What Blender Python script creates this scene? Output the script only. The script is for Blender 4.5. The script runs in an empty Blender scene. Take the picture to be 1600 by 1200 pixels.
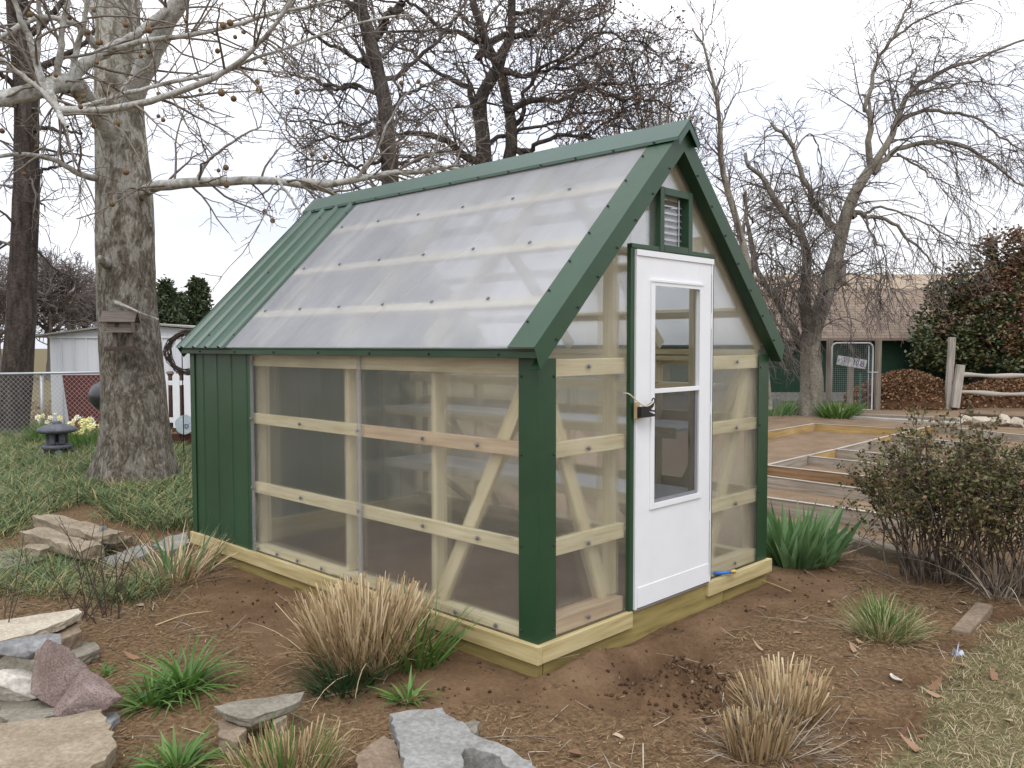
import bpy, bmesh, math, random
import numpy as np
from mathutils import Vector, Matrix, noise

rng = np.random.default_rng(7)
random.seed(7)
C = bpy.context.scene.collection
PI = math.pi

# ---------------------------------------------------------------- camera
CAM = np.array([-3.135, -2.867, 1.694])
YAW, PITCH, ROLL, FPX = 0.80022, -0.046876, -0.001776, 1325.4
_cy, _sy, _cp, _sp = math.cos(YAW), math.sin(YAW), math.cos(PITCH), math.sin(PITCH)
FWD = np.array([_sy * _cp, _cy * _cp, _sp])
_r = np.array([_cy, -_sy, 0.0]); _u = np.cross(_r, FWD)
RGT = math.cos(ROLL) * _r + math.sin(ROLL) * _u
UPV = -math.sin(ROLL) * _r + math.cos(ROLL) * _u
cd = bpy.data.cameras.new('camera'); cam = bpy.data.objects.new('camera', cd); C.objects.link(cam)
cd.sensor_width = 36.0; cd.lens = 36.0 * FPX / 1600.0
cd.clip_start = 0.05; cd.clip_end = 2000
cam.matrix_world = Matrix([[RGT[i], UPV[i], -FWD[i], CAM[i]] for i in range(3)] + [[0, 0, 0, 1]])
bpy.context.scene.camera = cam

# ---------------------------------------------------------------- sky, sun, exposure
SUN_EL, SUN_AZ = math.radians(52), math.radians(225)      # azimuth clockwise from +y: behind the camera, to its left
w = bpy.data.worlds.new("World"); bpy.context.scene.world = w; w.use_nodes = True
nt = w.node_tree; N = nt.nodes; K = nt.links; N.clear()
out = N.new('ShaderNodeOutputWorld'); bg = N.new('ShaderNodeBackground')
sky = N.new('ShaderNodeTexSky'); sky.sky_type = 'NISHITA'; sky.sun_disc = False
sky.sun_elevation = SUN_EL; sky.sun_rotation = SUN_AZ
sm = N.new('ShaderNodeVectorMath'); sm.operation = 'SCALE'; sm.inputs['Scale'].default_value = 0.10
K.new(sky.outputs[0], sm.inputs[0])
tc = N.new('ShaderNodeTexCoord'); sep = N.new('ShaderNodeSeparateXYZ'); K.new(tc.outputs['Generated'], sep.inputs[0])
mp = N.new('ShaderNodeMapping'); mp.inputs['Scale'].default_value = (1.6, 1.6, 4.5); K.new(tc.outputs['Generated'], mp.inputs[0])
nz = N.new('ShaderNodeTexNoise'); nz.inputs['Scale'].default_value = 1.7; nz.inputs['Detail'].default_value = 5; nz.inputs['Roughness'].default_value = 0.55
K.new(mp.outputs[0], nz.inputs[0])
cr = N.new('ShaderNodeValToRGB'); K.new(nz.outputs['Fac'], cr.inputs[0])
cr.color_ramp.elements[0].position = 0.38; cr.color_ramp.elements[0].color = (0.78, 0.81, 0.91, 1)
cr.color_ramp.elements[1].position = 0.58; cr.color_ramp.elements[1].color = (1.0, 1.0, 1.02, 1)
mr = N.new('ShaderNodeMapRange'); mr.inputs['From Min'].default_value = 0; mr.inputs['From Max'].default_value = 1
mr.inputs['To Min'].default_value = 1.12; mr.inputs['To Max'].default_value = 2.35   # an overcast sky is brightest overhead
K.new(sep.outputs['Z'], mr.inputs['Value'])
cm = N.new('ShaderNodeVectorMath'); cm.operation = 'SCALE'; K.new(cr.outputs[0], cm.inputs[0]); K.new(mr.outputs[0], cm.inputs['Scale'])
mx = N.new('ShaderNodeMix'); mx.data_type = 'RGBA'; mx.inputs[0].default_value = 0.9
K.new(sm.outputs[0], mx.inputs[6]); K.new(cm.outputs[0], mx.inputs[7]); K.new(mx.outputs[2], bg.inputs[0])
bg.inputs[1].default_value = 1.0
K.new(bg.outputs[0], out.inputs[0])

sd = bpy.data.lights.new('sun', 'SUN'); sd.energy = 1.1; sd.angle = math.radians(22); sd.color = (1.0, 0.96, 0.9)
so = bpy.data.objects.new('sun', sd); C.objects.link(so)
_sv = Vector((math.sin(SUN_AZ) * math.cos(SUN_EL), math.cos(SUN_AZ) * math.cos(SUN_EL), math.sin(SUN_EL)))
so.rotation_euler = _sv.to_track_quat('Z', 'Y').to_euler()

S = bpy.context.scene
S.view_settings.view_transform = 'Standard'; S.view_settings.look = 'None'
S.view_settings.exposure = 0.0; S.view_settings.gamma = 1.0
S.view_settings.use_curve_mapping = False
S.cycles.use_denoising = True
S.cycles.max_bounces = 12; S.cycles.transmission_bounces = 10; S.cycles.transparent_max_bounces = 24
S.cycles.diffuse_bounces = 4; S.cycles.glossy_bounces = 4
S.cycles.caustics_refractive = True; S.cycles.caustics_reflective = False
S.cycles.sample_clamp_indirect = 6.0

# ---------------------------------------------------------------- picture <-> place
def ray(px, py):
    return FWD + RGT * (px - 800) / FPX + UPV * (600 - py) / FPX
def G(px, py, z=0.0):                       # where the sight line through a pixel meets the height z
    v = ray(px, py); t = (z - CAM[2]) / v[2]; return CAM + t * v
def D(px, py, depth):                       # the point at a given distance along the view
    return CAM + depth * ray(px, py)
def V(a): return Vector((float(a[0]), float(a[1]), float(a[2])))

# ---------------------------------------------------------------- materials
def mat(name):
    m = bpy.data.materials.new(name); m.use_nodes = True
    nt = m.node_tree; b = nt.nodes['Principled BSDF']
    return m, nt, nt.nodes, nt.links, b
def ramp(N, stops):
    r = N.new('ShaderNodeValToRGB'); e = r.color_ramp.elements
    while len(e) < len(stops): e.new(0.5)
    for el, (p, c) in zip(e, stops): el.position = p; el.color = (c[0], c[1], c[2], 1)
    return r
def noise_node(N, K, vec, scale, detail=4, rough=0.55, mscale=None):
    if mscale is not None:
        mp = N.new('ShaderNodeMapping'); mp.inputs['Scale'].default_value = mscale; K.new(vec, mp.inputs[0]); vec = mp.outputs[0]
    n = N.new('ShaderNodeTexNoise'); n.inputs['Scale'].default_value = scale; n.inputs['Detail'].default_value = detail
    n.inputs['Roughness'].default_value = rough; K.new(vec, n.inputs['Vector']); return n
def bump(N, K, b, h, strength=0.3, dist=0.02):
    bp = N.new('ShaderNodeBump'); bp.inputs['Strength'].default_value = strength; bp.inputs['Distance'].default_value = dist
    K.new(h, bp.inputs['Height']); K.new(bp.outputs[0], b.inputs['Normal'])
def speckled(name, stops, scale=8, detail=6, rough=0.9, bumpk=0.0, bdist=0.02, mscale=None, spec=0.3, coord='Object', fine=0, fk=0.4):
    m, nt, N, K, b = mat(name)
    tc = N.new('ShaderNodeTexCoord')
    n = noise_node(N, K, tc.outputs[coord], scale, detail, 0.65, mscale)
    r = ramp(N, stops); K.new(n.outputs['Fac'], r.inputs[0])
    colr = r.outputs[0]
    if fine:
        n2 = noise_node(N, K, tc.outputs[coord], fine, 3, 0.7)
        r2 = ramp(N, [(0.3, (1 - fk,) * 3), (0.7, (1 + fk * 0.75,) * 3)]); K.new(n2.outputs['Fac'], r2.inputs[0])
        mm = N.new('ShaderNodeMix'); mm.data_type = 'RGBA'; mm.blend_type = 'MULTIPLY'; mm.inputs[0].default_value = 1
        K.new(colr, mm.inputs[6]); K.new(r2.outputs[0], mm.inputs[7]); colr = mm.outputs[2]
        if bumpk: bump(N, K, b, n2.outputs['Fac'], bumpk, bdist)
    elif bumpk: bump(N, K, b, n.outputs['Fac'], bumpk, bdist)
    K.new(colr, b.inputs['Base Color']); b.inputs['Roughness'].default_value = rough
    b.inputs['Specular IOR Level'].default_value = spec
    return m
def island(name, stops, rough=0.75, spec=0.25, trans=0.0):      # every blade, leaf or chip gets its own tone
    m, nt, N, K, b = mat(name)
    g = N.new('ShaderNodeNewGeometry'); r = ramp(N, stops); K.new(g.outputs['Random Per Island'], r.inputs[0])
    K.new(r.outputs[0], b.inputs['Base Color']); b.inputs['Roughness'].default_value = rough
    b.inputs['Specular IOR Level'].default_value = spec
    if trans:
        t = N.new('ShaderNodeBsdfTranslucent'); K.new(r.outputs[0], t.inputs[0])
        ms = N.new('ShaderNodeMixShader'); ms.inputs[0].default_value = trans
        o = N['Material Output']; K.new(b.outputs[0], ms.inputs[1]); K.new(t.outputs[0], ms.inputs[2]); K.new(ms.outputs[0], o.inputs[0])
    return m
def wood(name, c1, c2, c3, rough=0.7, knots=True, along=2.0, across=38.0, dirt=0.0):
    m, nt, N, K, b = mat(name)
    tc = N.new('ShaderNodeTexCoord'); uv = tc.outputs['UV']
    warp = noise_node(N, K, uv, 1.2, 2, 0.5, (1.0, 5.0, 1))
    add = N.new('ShaderNodeVectorMath'); add.operation = 'MULTIPLY_ADD'
    K.new(warp.outputs['Color'], add.inputs[0]); add.inputs[1].default_value = (0.0, 0.05, 0); K.new(uv, add.inputs[2])
    n = noise_node(N, K, add.outputs[0], 1.0, 6, 0.6, (along, across, 1))
    r = ramp(N, [(0.30, c2), (0.5, c1), (0.72, c3)]); K.new(n.outputs['Fac'], r.inputs[0])
    col = r.outputs[0]
    big = noise_node(N, K, uv, 1.0, 3, 0.5, (1.1, 2.5, 1))
    rb = ramp(N, [(0.3, (0.78, 0.76, 0.72)), (0.7, (1.12, 1.1, 1.08))]); K.new(big.outputs['Fac'], rb.inputs[0])
    mm = N.new('ShaderNodeMix'); mm.data_type = 'RGBA'; mm.blend_type = 'MULTIPLY'; mm.inputs[0].default_value = 1
    K.new(col, mm.inputs[6]); K.new(rb.outputs[0], mm.inputs[7]); col = mm.outputs[2]
    if knots:
        mp = N.new('ShaderNodeMapping'); mp.inputs['Scale'].default_value = (1.6, 9, 1); K.new(uv, mp.inputs[0])
        v = N.new('ShaderNodeTexVoronoi'); v.inputs['Scale'].default_value = 1.0; K.new(mp.outputs[0], v.inputs['Vector'])
        rk = ramp(N, [(0.06, (0.30, 0.2, 0.12)), (0.13, (1, 1, 1))]); K.new(v.outputs['Distance'], rk.inputs[0])
        m2 = N.new('ShaderNodeMix'); m2.data_type = 'RGBA'; m2.blend_type = 'MULTIPLY'; m2.inputs[0].default_value = 0.8
        K.new(col, m2.inputs[6]); K.new(rk.outputs[0], m2.inputs[7]); col = m2.outputs[2]
    K.new(col, b.inputs['Base Color']); b.inputs['Roughness'].default_value = rough; b.inputs['Specular IOR Level'].default_value = 0.25
    bump(N, K, b, n.outputs['Fac'], 0.25, 0.004)
    return m
def plain(name, c, rough=0.5, metal=0.0, spec=0.5, vary=0.12, vscale=3.0, coat=0.0):
    m, nt, N, K, b = mat(name)
    tc = N.new('ShaderNodeTexCoord'); n = noise_node(N, K, tc.outputs['Object'], vscale, 5, 0.65)
    lo = [x * (1 - vary) for x in c]; hi = [min(1, x * (1 + vary)) for x in c]
    r = ramp(N, [(0.3, lo), (0.7, hi)]); K.new(n.outputs['Fac'], r.inputs[0]); K.new(r.outputs[0], b.inputs['Base Color'])
    rr = N.new('ShaderNodeMapRange'); rr.inputs['To Min'].default_value = max(0.02, rough - 0.06); rr.inputs['To Max'].default_value = min(1, rough + 0.08)
    K.new(n.outputs['Fac'], rr.inputs['Value']); K.new(rr.outputs[0], b.inputs['Roughness'])
    b.inputs['Metallic'].default_value = metal; b.inputs['Specular IOR Level'].default_value = spec
    if coat: b.inputs['Coat Weight'].default_value = coat; b.inputs['Coat Roughness'].default_value = 0.25
    return m

def outer_only(N, K, fac):                   # the sheet's gloss belongs to the face turned to the viewer's side of the air
    g = N.new('ShaderNodeNewGeometry'); i = N.new('ShaderNodeMath'); i.operation = 'SUBTRACT'; i.inputs[0].default_value = 1; K.new(g.outputs['Backfacing'], i.inputs[1])
    k = N.new('ShaderNodeMath'); k.operation = 'MULTIPLY'; K.new(fac, k.inputs[0]); K.new(i.outputs[0], k.inputs[1]); return k.outputs[0]
def polycarbonate(name, veil, rough, ribs, streak, blur=0.45, ior=1.55, tone=(0.90, 0.90, 0.95), ribk=0.09):
    """clear fluted sheet: a little see-through, a little blur, a milky veil, a gloss"""
    m, nt, N, K, b = mat(name); N.remove(b); o = N['Material Output']
    uv = N.new('ShaderNodeTexCoord').outputs['UV']
    wv = N.new('ShaderNodeTexWave'); wv.wave_type = 'BANDS'; wv.bands_direction = 'X'; wv.inputs['Scale'].default_value = ribs
    wv.inputs['Distortion'].default_value = 0.0; K.new(uv, wv.inputs['Vector'])
    tr = N.new('ShaderNodeBsdfTransparent'); tr.inputs[0].default_value = (0.985, 0.99, 0.985, 1)
    rf = N.new('ShaderNodeBsdfRefraction'); rf.inputs['Color'].default_value = (0.985, 0.99, 0.985, 1)
    rf.inputs['IOR'].default_value = 1.09; rf.inputs['Roughness'].default_value = rough
    m1 = N.new('ShaderNodeMixShader'); m1.inputs[0].default_value = blur; K.new(tr.outputs[0], m1.inputs[1]); K.new(rf.outputs[0], m1.inputs[2])
    df = N.new('ShaderNodeBsdfDiffuse'); df.inputs[0].default_value = (*tone, 1)
    tl = N.new('ShaderNodeBsdfTranslucent'); tl.inputs[0].default_value = (*tone, 1)
    mv = N.new('ShaderNodeMixShader'); mv.inputs[0].default_value = 0.5; K.new(df.outputs[0], mv.inputs[1]); K.new(tl.outputs[0], mv.inputs[2])
    # dust and water marks run with the flutes; roof streaks also paint tree reflections
    ns = noise_node(N, K, uv, 1.0, 5, 0.6, (7.0, 0.8, 1)); n2 = noise_node(N, K, uv, 2.2, 4, 0.6)
    a = N.new('ShaderNodeMath'); a.operation = 'MULTIPLY'; K.new(ns.outputs['Fac'], a.inputs[0]); K.new(n2.outputs['Fac'], a.inputs[1])
    mr = N.new('ShaderNodeMapRange'); mr.inputs['From Min'].default_value = 0.12; mr.inputs['From Max'].default_value = 0.40
    mr.inputs['To Min'].default_value = veil * (1 - streak); mr.inputs['To Max'].default_value = veil * (1 + streak); K.new(a.outputs[0], mr.inputs['Value'])
    rb = N.new('ShaderNodeMath'); rb.operation = 'MULTIPLY_ADD'; K.new(wv.outputs['Fac'], rb.inputs[0]); rb.inputs[1].default_value = ribk; K.new(mr.outputs[0], rb.inputs[2])
    m2 = N.new('ShaderNodeMixShader'); K.new(rb.outputs[0], m2.inputs[0]); K.new(m1.outputs[0], m2.inputs[1]); K.new(mv.outputs[0], m2.inputs[2])
    gl = N.new('ShaderNodeBsdfGlossy'); gl.inputs['Roughness'].default_value = 0.16
    fr = N.new('ShaderNodeFresnel'); fr.inputs['IOR'].default_value = ior
    bp = N.new('ShaderNodeBump'); bp.inputs['Strength'].default_value = 0.12; bp.inputs['Distance'].default_value = 0.002
    K.new(wv.outputs['Fac'], bp.inputs['Height']); K.new(bp.outputs[0], gl.inputs['Normal'])
    m3 = N.new('ShaderNodeMixShader'); K.new(outer_only(N, K, fr.outputs[0]), m3.inputs[0]); K.new(m2.outputs[0], m3.inputs[1]); K.new(gl.outputs[0], m3.inputs[2])
    K.new(m3.outputs[0], o.inputs[0])
    return m
def clear_glass(name, tint=(0.86, 0.88, 0.88), refl=1.45):
    m, nt, N, K, b = mat(name); N.remove(b); o = N['Material Output']
    tr = N.new('ShaderNodeBsdfTransparent'); tr.inputs[0].default_value = (*tint, 1)
    gl = N.new('ShaderNodeBsdfGlossy'); gl.inputs['Roughness'].default_value = 0.02
    fr = N.new('ShaderNodeFresnel'); fr.inputs['IOR'].default_value = refl
    ms = N.new('ShaderNodeMixShader'); K.new(outer_only(N, K, fr.outputs[0]), ms.inputs[0]); K.new(tr.outputs[0], ms.inputs[1]); K.new(gl.outputs[0], ms.inputs[2])
    K.new(ms.outputs[0], o.inputs[0]); return m

M = {}
M['green'] = plain('green_painted_steel', (0.018, 0.058, 0.024), 0.40, 0, 0.5, 0.22, 1.6)
M['green_roof'] = plain('green_roof_steel', (0.026, 0.072, 0.045), 0.33, 0, 0.6, 0.14, 2.0)
for _k, _s in (('green', 0.10), ('green_roof', 0.08)):          # thin sheet steel is never quite flat
    _nt = M[_k].node_tree; _tc = _nt.nodes.new('ShaderNodeTexCoord'); _n = noise_node(_nt.nodes, _nt.links, _tc.outputs['Object'], 2.6, 2, 0.4)
    bump(_nt.nodes, _nt.links, _nt.nodes['Principled BSDF'], _n.outputs['Fac'], _s * 2.5, 0.03)
M['pine'] = wood('treated_pine', (0.60, 0.53, 0.35), (0.47, 0.39, 0.22), (0.68, 0.62, 0.45))
M['pine_base'] = wood('treated_pine_base', (0.50, 0.42, 0.22), (0.36, 0.29, 0.13), (0.60, 0.53, 0.32), across=26)
M['skid'] = wood('treated_skid', (0.30, 0.24, 0.09), (0.20, 0.15, 0.06), (0.38, 0.31, 0.13), across=22)
M['red_pine'] = wood('reddish_pine', (0.56, 0.42, 0.28), (0.44, 0.30, 0.18), (0.63, 0.51, 0.36))
M['white'] = plain('white_enamel', (0.80, 0.82, 0.84), 0.38, 0, 0.5, 0.03, 4)
M['white_old'] = speckled('weathered_white_paint', [(0.3, (0.55, 0.56, 0.57)), (0.6, (0.68, 0.70, 0.72))], 2.5, 5, 0.6, fine=25)
M['poly_wall'] = polycarbonate('fluted_clear_sheet', 0.040, 0.25, 17.0, 0.4, 0.40, 1.45, (0.87, 0.87, 0.83), 0.075)
M['poly_roof'] = polycarbonate('fluted_roof_sheet', 0.32, 0.30, 17.0, 0.15, 0.36, 2.25, (0.92, 0.94, 0.99), 0.07)
M['glass'] = clear_glass('door_glass')
_sm, _snt, _sN, _sK, _sb = mat('clear_grey_channel'); _tr = _sN.new('ShaderNodeBsdfTransparent'); _mx = _sN.new('ShaderNodeMixShader'); _mx.inputs[0].default_value = 0.3
_sb.inputs['Base Color'].default_value = (0.42, 0.41, 0.42, 1); _sb.inputs['Roughness'].default_value = 0.3
_sK.new(_tr.outputs[0], _mx.inputs[1]); _sK.new(_sb.outputs[0], _mx.inputs[2]); _sK.new(_mx.outputs[0], _sN['Material Output'].inputs[0]); M['seam'] = _sm
_lm, _lnt, _lN, _lK, _lb = mat('frosted_louvre'); _tr = _lN.new('ShaderNodeBsdfTransparent'); _mx = _lN.new('ShaderNodeMixShader'); _mx.inputs[0].default_value = 0.55
_lb.inputs['Base Color'].default_value = (0.30, 0.31, 0.32, 1); _lb.inputs['Roughness'].default_value = 0.2
_lK.new(_tr.outputs[0], _mx.inputs[1]); _lK.new(_lb.outputs[0], _mx.inputs[2]); _lK.new(_mx.outputs[0], _lN['Material Output'].inputs[0]); M['louvre'] = _lm
M['alu'] = plain('bare_aluminium', (0.55, 0.56, 0.58), 0.35, 0.8, 0.5, 0.1)
M['black'] = plain('black_plastic', (0.012, 0.012, 0.013), 0.35, 0, 0.5, 0.1)
M['screw'] = plain('zinc_screw', (0.30, 0.30, 0.31), 0.35, 0.7)
M['washer'] = plain('dark_rubber', (0.03, 0.03, 0.03), 0.6)
M['shelf'] = plain('pale_plastic_shelf', (0.55, 0.56, 0.58), 0.45, 0, 0.5, 0.1)
M['rope'] = plain('pale_cord', (0.62, 0.55, 0.40), 0.8)
M['blue'] = plain('blue_plastic', (0.03, 0.16, 0.55), 0.4)
M['brass'] = plain('brass', (0.60, 0.42, 0.14), 0.3, 0.9)
M['galv'] = plain('galvanised_steel', (0.42, 0.43, 0.44), 0.45, 0.6)

# ---------------------------------------------------------------- mesh builder
class MB:
    def __init__(s): s.v = []; s.f = []; s.uv = []; s.mi = []
    def face(s, pts, uvs=None, mi=0):
        b = len(s.v); s.v += [tuple(map(float, p)) for p in pts]; s.f.append(list(range(b, b + len(pts))))
        s.uv += [tuple(u) for u in (uvs if uvs is not None else [(0, 0)] * len(pts))]; s.mi.append(mi)
    def hexa(s, c8, dims, mi=0):            # 8 corners: bottom 4 then top 4; dims = lengths along local x,y,z
        o = random.random() * 37; l = int(np.argmax(dims)); p = [k for k in range(3) if k != l]
        b = len(s.v); s.v += [tuple(map(float, q)) for q in c8]
        loc = [(x * dims[0], y * dims[1], z * dims[2]) for z in (0, 1) for x, y in ((0, 0), (1, 0), (1, 1), (0, 1))]
        for q in ([3, 2, 1, 0], [4, 5, 6, 7], [0, 1, 5, 4], [1, 2, 6, 5], [2, 3, 7, 6], [3, 0, 4, 7]):
            s.f.append([b + k for k in q]); s.mi.append(mi)
            for k in q: s.uv.append((loc[k][l] + o, loc[k][p[0]] + loc[k][p[1]] + o * 3))
    def box(s, x0, x1, y0, y1, z0, z1, mi=0):
        s.hexa([(x, y, z) for z in (z0, z1) for x, y in ((x0, y0), (x1, y0), (x1, y1), (x0, y1))], (x1 - x0, y1 - y0, z1 - z0), mi)
        return s
    def beam(s, p0, p1, wid, thk, up=(0, 0, 1), mi=0):     # a board from p0 to p1; thk along 'up', wid across
        p0, p1 = V(p0), V(p1); d = p1 - p0; L = d.length; d.normalize(); up = Vector(up)
        a = d.cross(up).normalized(); u = a.cross(d).normalized()
        c8 = []
        for k in (-0.5, 0.5):
            for e, t in ((0, -0.5), (1, -0.5), (1, 0.5), (0, 0.5)):
                c8.append(p0 + d * (L * e) + a * (-wid * t) + u * (thk * k))
        s.hexa(c8, (L, wid, thk), mi); return s
    def prism(s, poly, n, h, mi=0, uvf=None):               # planar polygon (3D points) pushed along n by h
        n = Vector(n).normalized(); a = [V(p) for p in poly]; b = [p + n * h for p in a]
        ax = (a[1] - a[0]).normalized(); ay = n.cross(ax)
        uvf = uvf or (lambda p: (p.dot(ax), p.dot(ay)))
        s.face(b, [uvf(p) for p in b], mi); s.face(a[::-1], [uvf(p) for p in a[::-1]], mi)
        for i in range(len(a)):
            j = (i + 1) % len(a); q = [a[i], a[j], b[j], b[i]]; s.face(q, [uvf(p) for p in q], mi)
        return s
    def tube(s, pts, rad, sides=8, mi=0, caps=True):
        pts = [V(p) for p in pts]; n = len(pts); rad = [rad] * n if not hasattr(rad, '__len__') else rad
        t = [(pts[min(i + 1, n - 1)] - pts[max(i - 1, 0)]).normalized() for i in range(n)]
        ref = Vector((0, 0, 1)) if abs(t[0].z) < 0.9 else Vector((1, 0, 0)); b = len(s.v)
        a = t[0].cross(ref).normalized(); dist = 0
        for i in range(n):
            a = (a - t[i] * a.dot(t[i])).normalized(); c = t[i].cross(a)
            for k in range(sides):
                th = 2 * PI * k / sides; s.v.append(tuple(pts[i] + (a * math.cos(th) + c * math.sin(th)) * rad[i]))
        for i in range(n - 1):
            d2 = dist + (pts[i + 1] - pts[i]).length
            for k in range(sides):
                k2 = (k + 1) % sides
                s.f.append([b + i * sides + k, b + i * sides + k2, b + (i + 1) * sides + k2, b + (i + 1) * sides + k]); s.mi.append(mi)
                cc = 2 * PI * rad[i] / sides
                s.uv += [(dist, k * cc), (dist, (k + 1) * cc), (d2, (k + 1) * cc), (d2, k * cc)]
            dist = d2
        if caps:
            for i0, rev in ((0, True), ((n - 1) * sides, False)):
                q = [b + i0 + k for k in range(sides)]; q = q[::-1] if rev else q
                s.f.append(q); s.mi.append(mi); s.uv += [(0, 0)] * sides
        return s
    def lathe(s, prof, c=(0, 0, 0), seg=16, mi=0):           # prof: (r, z)
        b = len(s.v); n = len(prof)
        for r, z in prof:
            for k in range(seg):
                th = 2 * PI * k / seg; s.v.append((c[0] + r * math.cos(th), c[1] + r * math.sin(th), c[2] + z))
        for i in range(n - 1):
            for k in range(seg):
                k2 = (k + 1) % seg; s.f.append([b + i * seg + k, b + i * seg + k2, b + (i + 1) * seg + k2, b + (i + 1) * seg + k]); s.mi.append(mi)
                s.uv += [(k / seg, prof[i][1]), ((k + 1) / seg, prof[i][1]), ((k + 1) / seg, prof[i + 1][1]), (k / seg, prof[i + 1][1])]
        for i0, rev in ((0, True), ((n - 1) * seg, False)):
            if prof[0 if rev else -1][0] > 1e-5:
                q = [b + i0 + k for k in range(seg)]; q = q[::-1] if rev else q
                s.f.append(q); s.mi.append(mi); s.uv += [(0, 0)] * seg
        return s
    def build(s, name, m, parent=None, bevel=0.0, smooth=False, loc=None):
        me = bpy.data.meshes.new(name); me.from_pydata(s.v, [], s.f)
        ul = me.uv_layers.new(name='UVMap'); ul.data.foreach_set('uv', np.array(s.uv, dtype=np.float32).ravel())
        ms = m if isinstance(m, (list, tuple)) else [m]
        for q in ms: me.materials.append(q)
        if len(ms) > 1: me.polygons.foreach_set('material_index', s.mi)
        return link(name, me, parent, bevel, smooth, loc)
def link(name, me, parent=None, bevel=0.0, smooth=False, loc=None):
    me.validate(); me.update()
    if len(me.polygons) < 20000 and not name.startswith(('steel_',)):
        bm = bmesh.new(); bm.from_mesh(me); bmesh.ops.recalc_face_normals(bm, faces=bm.faces); bm.to_mesh(me); bm.free()
    if smooth: me.polygons.foreach_set('use_smooth', [True] * len(me.polygons)); me.update()
    o = bpy.data.objects.new(name, me); C.objects.link(o)
    if parent is not None: o.parent = parent
    if loc is not None: o.location = loc
    if bevel:
        b = o.modifiers.new('bevel', 'BEVEL'); b.width = bevel; b.segments = 2; b.limit_method = 'ANGLE'
    return o
def raw(name, v, f, m, parent=None, smooth=False):          # numpy verts + equal-sized faces (or a list of such arrays)
    v = np.ascontiguousarray(v, dtype=np.float32); fl = f if isinstance(f, list) else [f]
    me = bpy.data.meshes.new(name); me.vertices.add(len(v)); me.vertices.foreach_set('co', v.ravel())
    nl = sum(a.size for a in fl); npoly = sum(len(a) for a in fl)
    me.loops.add(nl); me.loops.foreach_set('vertex_index', np.concatenate([a.ravel() for a in fl]).astype(np.int32))
    tot = np.concatenate([np.full(len(a), a.shape[1]) for a in fl]).astype(np.int32)
    me.polygons.add(npoly); me.polygons.foreach_set('loop_start', np.concatenate([[0], np.cumsum(tot)[:-1]]).astype(np.int32))
    try: me.polygons.foreach_set('loop_total', tot)
    except Exception: pass
    for q in (m if isinstance(m, (list, tuple)) else [m]): me.materials.append(q)
    me.update(calc_edges=True)
    return link(name, me, parent, 0, smooth)
def tag(o, label=None, cat=None, group=None, kind=None):
    if label: o['label'] = label
    if cat: o['category'] = cat
    if group: o['group'] = group
    if kind: o['kind'] = kind
    return o
def thing(name, label, cat, loc=(0, 0, 0), rz=0.0, group=None):
    o = bpy.data.objects.new(name, None); C.objects.link(o); o.location = tuple(map(float, loc)); o.rotation_euler = (0, 0, rz)
    return tag(o, label, cat, group)
def dup(o, loc, parent=None, rot=None):
    c = o.copy(); C.objects.link(c); c.location = tuple(map(float, loc))
    if parent is not None: c.parent = parent
    if rot is not None: c.rotation_euler = rot
    return c

# numpy generators -------------------------------------------------
def tubes_np(polys, sides):
    by = {}
    for p, r in polys: by.setdefault(len(p), []).append((p, r))
    vs, fs, off = [], [], 0
    for n, L in by.items():
        P = np.array([a for a, _ in L], float); R = np.array([b for _, b in L], float); Mn = len(L)
        T = np.gradient(P, axis=1); T /= np.linalg.norm(T, axis=2, keepdims=True) + 1e-9
        mt = np.abs(T.mean(1)); ref = np.zeros((Mn, 1, 3)); ref[np.arange(Mn), 0, np.argmin(mt, 1)] = 1
        A = np.cross(T, np.broadcast_to(ref, T.shape)); A /= np.linalg.norm(A, axis=2, keepdims=True) + 1e-9
        B = np.cross(T, A)
        th = 2 * PI * np.arange(sides) / sides
        ring = P[:, :, None, :] + R[:, :, None, None] * (A[:, :, None, :] * np.cos(th)[None, None, :, None] + B[:, :, None, :] * np.sin(th)[None, None, :, None])
        vs.append(ring.reshape(-1, 3))
        idx = off + np.arange(Mn * n * sides).reshape(Mn, n, sides); nx = np.roll(idx, -1, axis=2)
        q = np.stack([idx[:, :-1], nx[:, :-1], nx[:, 1:], idx[:, 1:]], axis=-1).reshape(-1, 4); fs.append(q)
        off += Mn * n * sides
    return np.concatenate(vs), np.concatenate(fs)
def blades(base, az, length, width, lean, curl, seg=3, tipw=0.05, fold=0.0):
    n = len(base); base = np.asarray(base, float)
    pos = base.copy(); hx, hy = np.cos(az), np.sin(az); tw = rng.normal(size=n) * 0.8; side = np.stack([-hy * np.cos(tw) + hx * np.sin(tw), hx * np.cos(tw) + hy * np.sin(tw), np.zeros(n)], 1)
    vs = []
    for s in range(seg + 1):
        t = s / seg; wdt = width * (1 - (1 - tipw) * t ** 1.6) * (0.75 + 0.25 * min(1, 3 * t + 0.2))
        vs.append(pos - side * wdt[:, None] / 2); vs.append(pos + side * wdt[:, None] / 2)
        th = lean + curl * (t + 0.5 / seg); st = length / seg
        pos = pos + np.stack([np.sin(th) * hx * st, np.sin(th) * hy * st, np.cos(th) * st], 1)
    v = np.stack(vs, 1); k = 2 * (seg + 1)
    i0 = (np.arange(n) * k)[:, None]
    f = np.concatenate([i0 + np.array([2 * s, 2 * s + 1, 2 * s + 3, 2 * s + 2]) for s in range(seg)], 0)
    return v.reshape(-1, 3), f
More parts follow.
